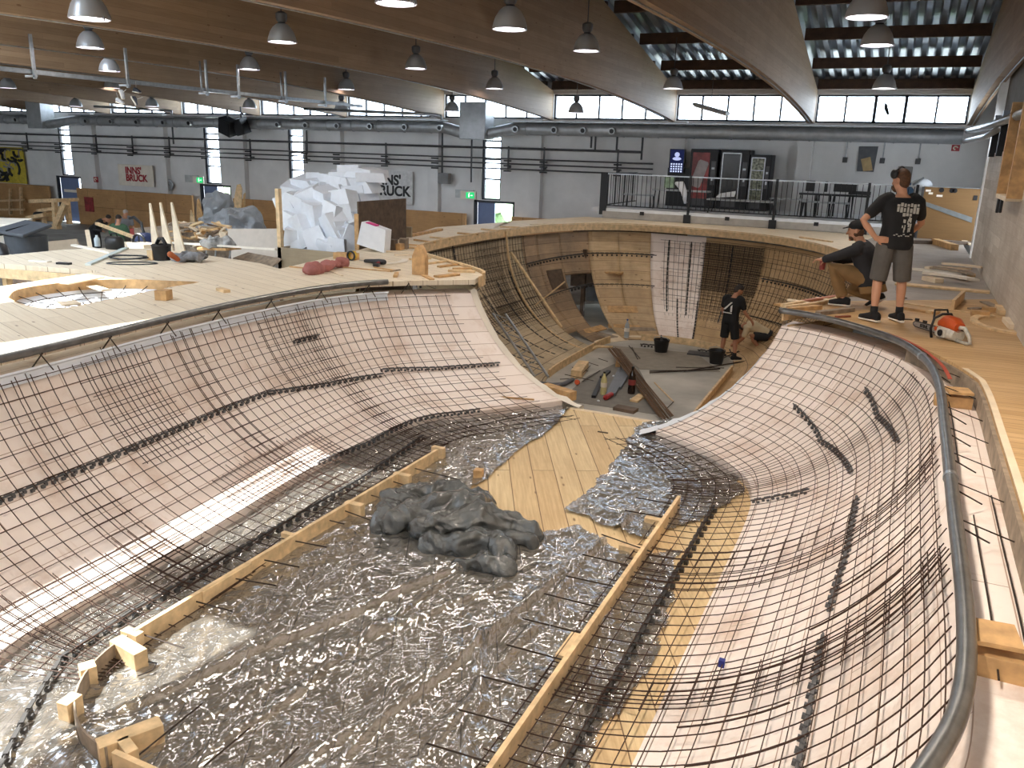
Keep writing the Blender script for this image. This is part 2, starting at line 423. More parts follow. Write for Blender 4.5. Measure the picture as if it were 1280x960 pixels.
for i, (a, b) in enumerate(doors):
    mb = MB(); y = YW+.08
    mb.box((a+.05, y, (FZ+.08)/2), (.1, .12, .08-FZ)).box((b-.04, y, (FZ+.08)/2), (.08, .12, .08-FZ)).box(((a+b)/2, y, .04), (b-a, .12, .09))
    d = struct(mb.build('door_%d' % (i+1), FRAME))
    op = .42 if i else .72
    lw = (b-a)*op; lf = MB().box((a+.1+lw/2, y+.1, (FZ+.02)/2), (lw, .05, -FZ-.04)).build('door_leaf', DOORB, d)
    MB().box((a+.1+lw/2, y+.06, -1.05), (lw*.9, .03, .05)).build('push_bar', STEEL, lf)
    if i < 2: MB().box((a+.1+lw/2, y+.065, -.62), (lw*.7, .012, .13)).build('notice_strip', W_WHITE, lf)
    if i: MB().box((a-.35, YW-.06, .28), (.75, .1, .3)).build('sign_housing', mat('sign_housing_grey', (190, 194, 194), .5), None)['kind'] = 'structure'
# outside: bright paving and a hedge seen through the open door
struct(MB().box((-14, 44, FZ-.15), (110, 32, .1)).build('ground_outside', mat('pale_paving', (214, 212, 204), .85)))
HEDGE = mat('hedge_green', (160, 190, 150), .8, var=.4, sc=3)
mb = MB(); random.seed(3)
for k in range(160):
    mb.ell((-40+random.random()*45, 41+random.random()*2, FZ+random.random()*1.7), (.7+random.random()*.5, .6, .5+random.random()*.5), nu=7, nv=5)
tag(mb.build('hedge', HEDGE), 'green hedge beyond the open doors of the hall', 'hedge', kind='stuff')
# exit sign faces
random.seed(5)
for i, (px, py) in enumerate(((252+0, 225), (585, 244))):
    c = aty(px-4 if i == 0 else px, py, YW-.12)
    e = thing('exit_sign', 'green emergency exit sign above the %s' % ('door behind the sacks of rubbish' if i == 0 else 'open door with green hedge outside'), 'sign', c)
    part(MB().box((0, 0, 0), (.62, .05, .3)), 'housing', W_WHITE, e)
    part(MB().box((.1, -.03, 0), (.34, .012, .22)), 'lit_panel', EXITG, e)
    pm = MB().box((.06, -.04, -.01), (.05, .006, .12)).ell((.07, -.04, .075), (.02, .004, .02)).box((.15, -.04, 0), (.07, .006, .02)).add([(.18, -.043, .035), (.22, -.043, 0), (.18, -.043, -.035)], [(0, 1, 2)])
    part(pm, 'pictogram', WHITE_E, e)
# plywood dado along the far wall
dz = -.42
segs = [(-47, doors[0][0]-.15), (doors[0][1]+.05, doors[1][0]-.15), (doors[1][1]+.4, doors[2][0]-.15), (doors[2][1]+.05, -8.6)]
for i, (a, b) in enumerate(segs):
    struct(MB().box(((a+b)/2, YW-.3, (FZ+dz)/2), (b-a, .1, dz-FZ)).build('trim_%d' % (i+1), PLY, bevel=.01))
# clocks, signs on the far wall
RED = mat('sign_red', (170, 44, 52), .5); YEL = mat('mural_yellow', (206, 186, 70), .7, var=.15)
def text(s, name, size, m, parent, loc, rot, bold=.0, align='LEFT', ex=.004, spacing=1.0):
    cu = bpy.data.curves.new(name, 'FONT'); cu.body = s; cu.size = size; cu.offset = bold; cu.extrude = ex; cu.align_x = align; cu.space_character = spacing; cu.space_line = .78
    cu.materials.append(m); t_ = bpy.data.objects.new(name, cu); COL.objects.link(t_)
    bpy.context.view_layer.update(); me = bpy.data.meshes.new_from_object(t_.evaluated_get(bpy.context.evaluated_depsgraph_get())); bpy.data.objects.remove(t_)
    o = bpy.data.objects.new(name, me); COL.objects.link(o); o.parent = parent; o.location = loc; o.rotation_euler = rot; return o
RX = (pi/2, 0, 0)
DARKINK = mat('black_ink', (32, 32, 34), .6)
def wallbox(px0, py0, px1, py1, Y):
    a = aty(px0, py0, Y); b = aty(px1, py1, Y); return V(((a.x+b.x)/2, Y, (a.z+b.z)/2)), abs(b.x-a.x), abs(a.z-b.z)
c, w, h = wallbox(147, 205, 193, 234, YW-.14)
s = thing('city_sign', 'white sign with red INNS BRUCK lettering on the far wall', 'sign', c)
part(MB().box((0, 0, 0), (w, .04, h)), 'board', W_WHITE, s, bevel=.01)
text("INNS'\nBRUCK", 'lettering', h*.44, RED, s, (-w*.28, -.03, h*.08), RX, .014)
c, w, h = wallbox(455, 212, 516, 256, YW-.14)
s = thing('city_sign', 'white sign with black INNS BRUCK lettering behind the foam heap', 'sign', c)
part(MB().box((0, 0, 0), (w, .04, h)), 'board', mat('sign_white', (216, 216, 216), .6), s, bevel=.01)
text("INNS'\nBRUCK", 'lettering', h*.42, DARKINK, s, (-w*.3, -.03, h*.08), RX, .018)
c, w, h = wallbox(-14, 183, 34, 230, YW-.14)
s = thing('graffiti_panel', 'yellow panel sprayed with tangled grey and black strokes', 'mural', c)
part(MB().box((0, 0, 0), (w, .04, h)), 'board', YEL, s)
random.seed(11); mbk = MB(); mbg = MB()
for k in range(34):
    x = (random.random()-.5)*w*.85; z = (random.random()-.5)*h*.75; a = random.random()*6.3; L = .35+random.random()*.5; cv = (random.random()-.5)*7
    pts = []
    for q in range(7): pts.append((max(-w*.46, min(w*.46, x)), -.03-.002*(k % 3), max(-h*.44, min(h*.44, z)))); x += cos(a)*L/6; z += sin(a)*L/6; a += cv/6
    (mbk if k % 2 else mbg).tube(pts, .07 if k % 2 else .045, 5)
part(mbk, 'dark_strokes', DARKINK, s); part(mbg, 'grey_strokes', mat('spray_grey', (158, 154, 150), .7), s)
c, w, h = wallbox(117, 221, 123, 228, YW-.26)
def firesign(px0, py0, px1, py1, Y, lab):
    c, w, h = wallbox(px0, py0, px1, py1, Y); s = thing('fire_sign', lab, 'sign', c)
    part(MB().box((0, 0, 0), (w, .02, h)), 'plate', RED, s); part(MB().tube([(w*.25*cos(t), -.014, h*.25*sin(t)) for t in [i*pi/8 for i in range(13)]], .03*w/.3, 5), 'hose_symbol', W_WHITE, s)
firesign(117, 221, 123, 228, YW-.26, 'small red fire sign on the pilaster near the blue door')
firesign(1190, 181, 1199, 189, YW-.02, 'small red hose sign high on the wall above the plywood barrier')
c, w, h = wallbox(105, 246, 118, 265, YW-.37)
s = thing('poster', 'red poster pinned to the plywood dado beside the open door', 'poster', c); part(MB().box((0, 0, 0), (w, .02, h)), 'sheet', mat('poster_red', (150, 50, 52), .6, var=.4, sc=4), s)
c, w, h = wallbox(208, 227, 215, 235, YW-.14)
s = thing('wall_clock', 'round white wall clock beside the exit door', 'clock', c)
part(MB().lathe([(0, .03), (.2, .03), (.22, .05), (.25, .03), (.25, 0), (0, 0)], M=Matrix.Rotation(pi/2, 3, 'X')), 'case', STEEL, s, smooth='auto')
part(MB().box((0, -.06, .06), (.02, .01, .13)).box((.05, -.06, 0), (.1, .01, .02)), 'hands', DARKINK, s)
# noticeboard on the far wall and cable pulls
Y = YW-.02
P = [aty(1074, 183, Y), aty(1098, 183, Y), aty(1092, 215, Y), aty(1071, 214, Y)]
s = thing('notice_board', 'grey notice board with one tan sheet on the far wall', 'notice board', (0, 0, 0))
MB().slab(P, .04, (0, -1, 0)).build('board', mat('board_grey', (96, 98, 102), .7), s)
Q = [aty(1076, 199, Y-.05), aty(1088, 196, Y-.05), aty(1091, 213, Y-.05), aty(1079, 214, Y-.05)]
MB().slab(Q, .01, (0, -1, 0)).build('paper_sheet', mat('tan_paper', (190, 164, 120), .8), s)
for i, (px, y0, y1) in enumerate(((1060, 172, 200), (1107, 172, 201), (1152, 172, 202))):
    a = aty(px, y0, YW-.03); s = thing('wall_conduit', 'thin grey conduit ending in a socket, %s to the side of the notice board' % ('left' if i == 0 else 'nearest right' if i == 1 else 'farther right'), 'conduit', (0, 0, 0), 'wall conduits')
    b = aty(px, y1, YW-.03); b.x = a.x
    MB().tube([a, b], .02, 6).build('pipe', STEEL, s); MB().box(b, (.14, .08, .16)).build('socket', IRON, s, bevel=.01)
# -------------------------------------------------------------- duct run, pipes, trays
def ducts():
    yd = YW-.75; z = 2.62; r = .2
    d = thing('ventilation_duct', 'long grey ventilation duct with round nozzles along the far wall', 'duct', (0, 0, 0))
    segsx = [(-48, aty(38, 148, yd).x), (aty(92, 148, yd).x, aty(556, 155, yd).x), (aty(640, 158, yd).x, 1.1)]
    for k, (a, b) in enumerate(segsx):
        mb = MB().tube([(a, yd, z), (b, yd, z)], r, 14)
        n = int((b-a)/1.1)
        for q in range(n): x = a+(b-a)*(q+.5)/n; mb.tube([(x-.02, yd, z), (x+.02, yd, z)], r+.018, 14)
        mb.build('duct_section', DUCT, d, smooth='auto')
    mb = MB().box(((segsx[2][0]+1.1)/2, yd, z+.24), (1.1-segsx[2][0], .5, .04)).box(((segsx[1][0]+segsx[1][1])/2, yd, z+.24), (segsx[1][1]-segsx[1][0], .5, .04)).box(((segsx[0][0]+segsx[0][1])/2, yd, z+.24), (segsx[0][1]-segsx[0][0], .5, .04))
    mb.build('top_ledge', STEEL, d)
    xa = segsx[1][1]; xb = segsx[2][0]; xm0 = aty(580, 155, yd).x; xm1 = aty(612, 155, yd).x
    for (pa, pb, ca, cb) in ((xa, xb, xm0, xm1), (segsx[0][1], segsx[1][0], aty(42, 148, yd).x, aty(60, 148, yd).x)):
        MB().box(((ca+cb)/2, yd, 2.85), (cb-ca, .7, 1.25)).build('riser_box', DUCT, d, bevel=.02)
        for q0, q1 in (((pa-.05, yd, z), (ca+.05, yd, 2.42)), ((pb+.05, yd, z), (cb-.05, yd, 2.42))): MB().tube([q0, q1], r, 12).build('elbow', DUCT, d, smooth='auto')
    for px in (4, 28, 115, 146, 178, 211, 243, 353, 388, 427, 468, 511, 555, 649, 697, 733, 769):
        x = aty(px, 156, yd).x
        if any(a < x < b for a, b in segsx):
            MB().tube([(x, yd-.1, z), (x, yd-.34, z-.03)], [.1, .115], 12).build('nozzle', STEEL, d, smooth='auto')
            MB().tube([(x, yd-.335, z-.03), (x, yd-.35, z-.032)], .075, 12).build('nozzle_mouth', BLACKM, d)
ducts()
ZP = (1.96, 1.60, 1.43, 1.25)
names = ('uppermost', 'second', 'third', 'lowest')
for k, z in enumerate(ZP):
    tag(MB().tube([(-47, YW-.5, z), (aty(825, 190, YW-.5).x-(.2 if k else .6), YW-.5, z)], .026 if k else .04, 8).build('wall_pipe', IRON), 'dark horizontal pipe across the far wall, %s of four' % names[k], 'pipe', 'horizontal wall pipes')
for i, px in enumerate((29, 70, 115, 160, 206, 252, 307, 377, 417, 477, 540, 631, 676, 769)):
    x = aty(px, 195, YW-.5).x; b = thing('pipe_bracket', 'black pipe bracket on the far wall, %s along from the graffiti panel' % ORD[i], 'bracket', (x, YW, 1.5), 'pipe brackets')
    part(MB().box((0, -.2, .12), (.05, .05, .82)), 'upright', IRON, b)
    for z in ZP[1:]: part(MB().box((.09, -.45, z-1.5-.07), (.26, .1, .05)), 'clamp', BLACKM, b)
    for z in (.45, -.2): part(MB().box((0, -.1, z), (.06, .2, .05)), 'arm', IRON, b)
# vertical conduits between pipes and duct
mbv = [(383, 162, 192), (553, 165, 225), (590, 165, 228), (740, 160, 185), (804, 165, 200), (215, 155, 180), (745, 165, 188), (772, 165, 188)]
for i, (px, y0, y1) in enumerate(mbv):
    a = aty(px, y0, YW-.3); b = aty(px, y1, YW-.3); b.x = a.x
    tag(MB().tube([a, b], .035, 8).build('drop_pipe', IRON), 'grey vertical drop pipe below the duct, %s along from the graffiti panel' % ORD[(1, 2, 3, 4, 7, 0, 5, 6)[i]], 'pipe', 'vertical drop pipes')
c, w, h = wallbox(549, 216, 562, 230, YW-.35)
tag(MB().box(c, (w, .25, h)).build('junction_box', mat('box_grey', (126, 126, 126), .6), bevel=.02, origin='auto'), 'grey junction box on the far wall near the open door', 'junction box')
# cable tray
zt = 3.02; xt = -15.6
t = thing('cable_tray', 'long hanging cable tray with steel hangers under the glulam beams', 'cable tray', (0, 0, 0))
mb = MB().box((xt, 15.2, zt), (.12, 14, .02)).box((xt-.06, 15.2, zt+.035), (.012, 14, .07)).box((xt+.06, 15.2, zt+.035), (.012, 14, .07))
mb.build('tray', STEEL, t)
for px, py in ((19, 92), (119, 104), (203, 114), (274, 118), (333, 124), (380, 129)):
    y = at(px, py, zt).y; MB().box((xt+.1, y, zt+.3), (.05, .05, .8)).box((xt, y, zt-.05), (.3, .05, .04)).build('hanger', STEEL, t)
for i, (px, y0, y1, dx) in enumerate(((252, 65, 112, .25), (352, 80, 122, .25))):
    p1 = atx(px, y1, xt+.4); p0 = V((p1.x, p1.y, p1.z+.62))
    tag(MB().tube([p0, p1+V((0, 0, .06)), p1+V((-.03, .05, 0)), p1+V((-.25, .25, -.03))], .022, 8).build('conduit_pipe', STEEL, smooth=True), 'thin bent conduit dropping from a beam to the tray, %s the window wall' % ('farther from' if i == 0 else 'nearer'), 'conduit', 'bent conduits')
o = tag(MB().tube([aty(380, 136, 24), aty(540, 143, 24), aty(551, 145, 24), aty(552.5, 150, 24)], .05, 8).build('curved_pipe', STEEL, smooth=True), 'light steel pipe with a bent end below the clerestory', 'pipe')
o = tag(MB().tube([aty(118, 133, 25), aty(208, 138, 25), aty(214, 139, 25), aty(214.5, 144, 25)], .05, 8).build('curved_pipe', STEEL, smooth=True), 'light steel pipe with a bent end beside the hanging shoes', 'pipe')
# speakers
for i, (px, py, sx, rt) in enumerate(((285, 158, .62, .35), (302, 158, .42, -.2))):
    c = atd(px, py, 33); s = thing('loudspeaker', 'black loudspeaker hanging below the duct, %s of a pair' % ('wider angled one' if i == 0 else 'narrower straight one'), 'loudspeaker', c, 'hanging loudspeakers')
    R_ = Matrix.Rotation(rt, 3, 'Y') @ Matrix.Rotation(.25, 3, 'X')
    part(MB().box((0, 0, 0), (sx, .45, .62), M=R_), 'cabinet', BLACK, s, bevel=.02); part(MB().box(R_ @ V((0, -.235, 0)), (sx*.85, .02, .54), M=R_), 'grille', BLACKM, s)
    part(MB().tube([(0, 0, .3), (0, 0, .75)], .03, 6), 'bracket', IRON, s)
# pendant lamps
REFL = NT('ribbed_reflector')
def _r():
    t = REFL; c = t.coord('Object'); w = t.n('ShaderNodeTexNoise'); 
    b = t.n('ShaderNodeBsdfPrincipled'); b.inputs['Base Color'].default_value = lin((196, 198, 202)); b.inputs['Metallic'].default_value = .45; b.inputs['Roughness'].default_value = .32
    t.l(b.outputs[0], t.out.inputs[0]); return t.m
REFL = _r(); LENS = emit('lamp_lens', (255, 244, 250), 9.0)
def lampproto():
    L = thing('pendant_lamp', 'x', 'lamp', (0, 0, 0), 'pendant lamps')
    prof = [(.24, 0), (.25, .005), (.235, .07), (.205, .16), (.155, .24), (.1, .29), (.075, .30)]
    mb = MB(); n = 40; vs = []; fs = []
    for r, z in prof:
        for k in range(n): t = 2*pi*k/n; rr = r*(1+(.012 if k % 2 else -.012)); vs.append((rr*cos(t), rr*sin(t), z))
    for i in range(len(prof)-1):
        for k in range(n): fs.append((i*n+k, i*n+(k+1) % n, (i+1)*n+(k+1) % n, (i+1)*n+k))
    mb.add(vs, fs); part(mb, 'reflector', REFL, L, smooth='auto', solid=.006)
    part(MB().lathe([(.0, .03), (.225, .03), (.225, .02), (0, .02)], n=28), 'lens', LENS, L)
    part(MB().lathe([(.075, .29), (.06, .33), (.085, .35), (.1, .4), (.1, .47), (.06, .5), (0, .5)], n=20), 'housing', IRON, L, smooth='auto')
    part(MB().tube([(0, 0, .5), (0, 0, 1.25)], .012, 6), 'rod', IRON, L)
    part(MB().box((.25, 0, .0), (.03, .02, .05)), 'clip', STEEL, L)
    return L
proto = lampproto(); first = True
def lamp_at(px, py, w): return atd(px, py, .48*F/w)
LP = [(112, 24, 47, 'above the first beam end at the top corner'), (113, 60, 31, 'under the beam edge, above the cable tray'), (137, 89, 24, 'just above the cable tray near the hanging shoes'), (140, 110, 18, 'directly above the hanging shoes'),
      (353, 53, 34, 'alone in front of a pale beam face'), (312, 87, 24, 'on the lower beam edge beside the bent conduit'), (277, 112, 18, 'half hidden behind the tray hanger'), (433, 112, 20, 'under the dark beam left of the bright one'),
      (520, 86, 26, 'bright, with white neck, hanging before a brown beam'), (495, 5, 50, 'cut by the top edge of the view, before dark beam'), (637, 37, 42, 'large, before the darkest beam'), (618, 111, 21, 'smaller dim one above the riser duct'),
      (733, 64, 32, 'on a long rod before the corrugated roof'), (841, 111, 23, 'under the roof bay next to the tube light'), (1083, 22, 49, 'topmost of three in the roof bay over the platform'), (1096, 57, 38, 'middle of three in the roof bay over the platform'), (1105, 111, 27, 'lowest of three in the roof bay over the platform')]
LAMPS = []
for k, (px, py, w, lab) in enumerate(LP):
    LAMPS.append((lamp_at(px, py, w), lab))
for (px, py, Y, lab) in ((565, 139, 25.5, 'dark silhouette against the clerestory beside the riser duct'), (720, 141, 25.5, 'dark silhouette against the clerestory over the railing end'), (10, 110, 19, 'above the cable tray at the very edge'), (95, 133, 25, 'low over the wall pipes, nearest the first strip window'), (190, 133, 25, 'low over the wall pipes beside the hanging shoes'), (312, 135, 25, 'low over the loudspeakers'), (427, 138, 25, 'low, in front of the pale beam end')):
    LAMPS.append((aty(px, py, Y), lab))
for k, (p, lab) in enumerate(LAMPS):
    lb = 'bell-shaped hall lamp '+lab
    if k == 0: proto.location = p; proto['label'] = lb
    else: dup(proto, p, label=lb)
    if k < 17:
        ld = bpy.data.lights.new('lamp_light', 'SPOT'); ld.energy = 110 if p.x > -2 else (170 if p.x > -7 and p.y > 11 else 80); ld.spot_size = radians(150); ld.spot_blend = .6; ld.color = (1, .88, .74); ld.shadow_soft_size = .2
        lo_ = bpy.data.objects.new('lamp_light', ld); COL.objects.link(lo_); lo_.location = p-V((0, 0, .03))
for x_, y_, z_ in ((-.9, 6.4, 3.55), (-.9, 2.0, 3.4), (-5.4, 5.2, 3.5), (-10.2, 3.2, 3.4)):   # the same lamps carry on over the photographer
    dup(proto, (x_, y_, z_), label='bell-shaped hall lamp over the near end, '+{6.4: 'above the long pipe', 2.0: 'above the pipe bend', 5.2: 'above the far mesh wall', 3.2: 'above the pale deck'}[y_])
    ld = bpy.data.lights.new('lamp_light', 'SPOT'); ld.energy = 560 if x_ > -2 else 70; ld.spot_size = radians(150); ld.spot_blend = .6; ld.color = (1, .88, .74); ld.shadow_soft_size = .2
    lo_ = bpy.data.objects.new('lamp_light', ld); COL.objects.link(lo_); lo_.location = (x_, y_, z_-.03)
# fluorescent tube fixture
a = aty(868, 130, 25); b = aty(910, 142, 24)
f = thing('tube_light', 'grey tube light hanging slanted before the clerestory', 'lamp', (0, 0, 0))
MB().beam(a, b, .14, .08).build('fitting', DUCT, f); MB().tube([a-V((0, 0, .06)), b-V((0, 0, .06))], .02, 6).build('tube', W_WHITE, f); MB().tube([(b+a)/2, (a+b)/2+V((0, 0, 1.0))], .008, 5).build('hanger_wire', IRON, f)
P = [aty(1106, 128, YW+.1), aty(1109, 130, YW+.1), aty(1112, 143, YW+.1), aty(1109, 144, YW+.1), aty(1105, 136, YW+.1)]
tag(MB().slab(P, .006, (0, -1, 0)).build('bird_decal', DARKINK), 'dark bird shape stuck on the middle clerestory pane', 'decal')
# hanging shoes
SH = mat('shoe_grey', (190, 192, 196), .6); SHD = mat('shoe_dark', (66, 70, 82), .6)
def shoe(p, ang, m, lab, tilt):
    s = thing('skate_shoe', lab, 'shoe', p, 'shoes hung over the cable tray'); s.rotation_euler = (tilt, ang, 0); s.scale = (.72,)*3
    part(MB().loft([((-.13, 0, .03), (0, 1, 0), (0, 0, 1), .035, .03), ((-.1, 0, .06), (0, 1, 0), (0, 0, 1), .042, .06), ((-.02, 0, .06), (0, 1, 0), (0, 0, 1), .045, .06), ((.06, 0, .04), (0, 1, 0), (0, 0, 1), .05, .04), ((.14, 0, .03), (0, 1, 0), (0, 0, 1), .04, .028)], 12), 'upper', m, s, smooth=True)
    part(MB().box((0, 0, -.005), (.3, .1, .03)), 'sole', W_WHITE, s, bevel=.012); part(MB().tube([(-.02, 0, .1), (-.03, .01, .3)], .006, 5), 'lace', W_WHITE, s)
for px, py, an, m, lb, ti in ((152, 118, 1.2, SH, 'pale shoe hanging upright from the cable tray', .2), (171, 115, .15, SHD, 'dark shoe hanging level from the cable tray', .1), (150, 128, .25, SH, 'pale shoe hanging lowest under the cable tray', .5), (167, 126, .9, SHD, 'dark shoe showing its sole under the cable tray', -1.0)):
    shoe(atx(px, py, xt+.12), an, m, lb, ti)
# right wall services
tag(MB().tube([(1.2, 27.4, 2.78), (1.2, 20, 2.62), (1.28, 8, 2.5)], .07, 10).build('wall_duct', STEEL, smooth=True), 'shiny pipe running along the top of the side wall', 'pipe')
tag(MB().tube([(1.15, 27.2, 2.5), (1.2, 19.8, 2.42), (1.25, 17, 2.5)], .06, 10).build('wall_duct', STEEL, smooth=True), 'shorter shiny pipe below the long one on the side wall', 'pipe')
for i, (y, z) in enumerate(((18.6, 2.4), (17.0, 2.4))): tag(MB().box((1.3, y, z), (.12, .14, .75)).build('pipe_support', BLACKM), 'black support under the shiny pipe, %s the window wall' % ('nearer' if i == 0 else 'farther from'), 'bracket', 'pipe supports')
tag(MB().box((1.4, 16.4, 2.36), (.12, 5.6, .5)).build('cable_duct_panel', mat('panel_grey', (96, 92, 88), .7)), 'grey panel above the whitewashed board wall', 'panel')
o = thing('window_frame_box', 'plywood box frame around the opening in the whitewashed board wall', 'frame', (0, 0, 0))
MB().box((1.3, 14.45, 2.1), (.3, .1, 1.3)).build('side_board', W_CUT2, o); MB().box((1.3, 12.9, 2.1), (.3, .1, 1.3)).build('side_board', W_CUT2, o); MB().box((1.3, 13.68, 1.44), (.3, 1.45, .06)).build('sill_board', W_PALE, o); MB().box((1.52, 13.68, 2.1), (.04, 1.45, 1.3)).build('back_board', W_PALE, o)
for i, px in enumerate((1251, 1255)):
    a = atx(px+2, 221, 1.3); b = atx(px-4.5, 267, 1.3); b.y = a.y
    tag(MB().box((1.31, a.y, (a.z+b.z)/2), (.04, .1, a.z-b.z)).build('rubber_bar', BLACK, bevel=.01), 'upright black slat on the whitewashed wall, %s the box frame' % ('farther from' if i == 0 else 'nearer'), 'slat', 'black wall slats')
# ================================================================== BOWL
DS = 1.62; DD = 2.5        # shallow and deep depths
def arc_pts(cx, cy, r, a0, a1, n): return [(cx+r*cos(radians(a0+(a1-a0)*i/n)), cy+r*sin(radians(a0+(a1-a0)*i/n))) for i in range(n+1)]
def resample(P, step):
    P = [V((p[0], p[1], 0)) for p in P]
    # Catmull-Rom then uniform
    Q = []
    for i in range(len(P)-1):
        a = P[max(i-1, 0)]; b = P[i]; c = P[i+1]; d = P[min(i+2, len(P)-1)]
        for k in range(12):
            t = k/12; Q.append(.5*((2*b)+(c-a)*t+(2*a-5*b+4*c-d)*t*t+(3*b-a-3*c+d)*t**3))
    Q.append(P[-1]); L = [0]
    for i in range(1, len(Q)): L.append(L[-1]+(Q[i]-Q[i-1]).length)
    n = max(2, round(L[-1]/step)); out = []; j = 0
    for k in range(n+1):
        s = L[-1]*k/n
        while j < len(L)-2 and L[j+1] < s: j += 1
        u = (s-L[j])/max(1e-9, L[j+1]-L[j]); out.append(Q[j].lerp(Q[j+1], min(1, max(0, u))))
    return out
# shallow coping, from the hip tip by the chainsaw round the near end to the hip by the foam heap
SC_P = [(-1.3, 10.93), (-.95, 10.82), (-.45, 10.46), (.08, 9.78), (.36, 8.95), (.46, 8.0), (.47, 6.5), (.47, 5.0), (.47, 3.8)] + \
       arc_pts(-2.6, 3.57, 3.07, 0, -90, 10)[1:] + [(-3.2, .5)] + arc_pts(-3.78, 3.57, 3.08, -90, -180, 10) + \
       [(-6.9, 4.6), (-6.98, 5.5), (-7.08, 6.5), (-7.12, 7.6), (-7.05, 8.8), (-6.8, 9.65), (-6.42, 10.15), (-5.95, 10.6), (-5.65, 10.85)]
SP = resample(SC_P, .1)
def normals(P):
    N = []
    for i in range(len(P)):
        d = P[min(i+1, len(P)-1)]-P[max(i-1, 0)]; d.normalize(); N.append(V((d.y, -d.x, 0)))   # filled below so it points inwards
    return N
SN = normals(SP)
if SN[60].dot(V((-3, 5, 0))-SP[60]) < 0: SN = [-n for n in SN]
W0 = 2.25
RS = (W0*W0+DS*DS)/(2*DS)
TH0 = math.acos((RS-DS)/RS)    # half angle span
# the hips: near the tips the wall keeps facing the flat, so blend the normal to the hip plane
def blend_tip(N, P):
    n = len(N)
    for i in range(n):
        s = i*.1; e = (n-1-i)*.1
        if s < 2.2:
            t = V((-.86, -.5, 0)).normalized(); k = max(0, 1-s/2.2); N[i] = (N[i]*(1-k)+t*k).normalized()
        if e < 2.6:
            t = V((.92, -.02, 0)).normalized(); k = max(0, 1-e/2.6); N[i] = (N[i]*(1-k)+t*k).normalized()
    return N
SN = blend_tip(SN, SP)
def sh(u, t, off=0.0):
    """shallow surface: u index float along SP, t 0 coping..1 flat, off = distance behind the finished surface"""
    i = min(len(SP)-2, max(0, int(u))); k = u-i
    p = SP[i].lerp(SP[i+1], k); n = SN[i].lerp(SN[i+1], k).normalized()
    th = TH0*(1-t); r = RS+off
    h = W0-r*sin(th); z = -DS+RS-r*cos(th)
    return V((p.x+n.x*h, p.y+n.y*h, z))
NS = len(SP)-1
PINK = NT('pink_coated_form')
def _p():
    t = PINK; tc = t.coord('UV'); br = t.n('ShaderNodeTexBrick'); t.l(tc, br.inputs['Vector']); br.inputs['Scale'].default_value = 1
    for k, v in (('Color1', (0, 0, 0, 1)), ('Color2', (1, 1, 1, 1)), ('Mortar', (.5, .5, .5, 1))): br.inputs[k].default_value = v
    br.inputs['Brick Width'].default_value = 2.4; br.inputs['Row Height'].default_value = .21; br.inputs['Mortar Size'].default_value = .004
    col = t.mix(lin((236, 222, 212)), lin((246, 234, 226)), br.outputs['Color'])
    nz = t.noise(tc, 1.4, 7, .7); col = t.mix(col, lin((186, 150, 120)), t.ramp(nz, [(.5, (0, 0, 0, 1)), (.78, (.8, .8, .8, 1))]))
    st = t.coord('UV', (3.5, .5, 1)); ns = t.noise(st, 3.2, 5, .7); col = t.mix(col, lin((160, 118, 84)), t.ramp(ns, [(.6, (0, 0, 0, 1)), (.8, (.6, .6, .6, 1))]))
    col = t.mix(col, lin((172, 146, 128)), br.outputs['Fac'])
    t.pbr(col, .5, 0, t.bump(nz, .1, .01)); return t.m
PINK = _p()
def form_shallow(name, ua, ub, label):
    off = .12; r = RS+off
    # finish where the form meets the flat
    tb = 1-math.acos(RS/r)/TH0
    ta = .055
    us = [ua+(ub-ua)*i/int((ub-ua)) for i in range(int(ub-ua)+1)]; n = 18
    P = []; uv = []
    for u in us:
        row = []
        tip = sh(u, ta, off)
        i = min(NS, int(round(u))); nn = SN[i]
        nat = (SP[min(i+1, NS)]-SP[max(i-1, 0)]).normalized(); nat = V((nat.y, -nat.x, 0))
        if nat.dot(nn) < 0: nat = -nat
        row.append(tip-nat*.42+V((0, 0, 0))); row.append(tip-nat*.02+V((0, 0, .0)))
        for k in range(n+1): row.append(sh(u, ta+(tb-ta)*k/n, off))
        last = row[-1]; row.append(last+V((0, 0, -.1)))
        P.append(row)
        a = 0; prev = row[0]
        for q in row: a += (q-prev).length; prev = q; uv.append((u*.1, a))
    mb = MB().grid(P)
    # cut end faces: solid ends at the hips
    for row, fl in ((P[0], 0), (P[-1], 1)):
        core = row[1:]; base = [V((p.x, p.y, p.z)) for p in core]
        back = base[0]-(base[6]-base[0]).normalized()*.0
        out = [V((p.x, p.y, -DS-.9)) for p in core]
        st = len(mb.v); mb.v += base+out; uv += [(0, 0)]*(2*len(base)); k = len(base)
        for j in range(k-1): mb.f.append([st+j, st+j+1, st+k+j+1, st+k+j])
    o = mb.build(name, PINK, smooth='auto', uv=uv)
    return tag(o, label, 'formwork')
# split into three pieces: long side under the deck, near end, chainsaw side
iA = 0; iB = 92; iC = 150
form_shallow('curved_form_wall', iA, iB, 'pinkish curved form wall of the shallow end, below the chainsaw')
form_shallow('curved_form_wall', iB, iC, 'pinkish curved form wall at the near rounded end, under steel pipe bend')
form_shallow('curved_form_wall', iC, NS, 'pinkish curved form wall of the shallow end, opposite the chainsaw')
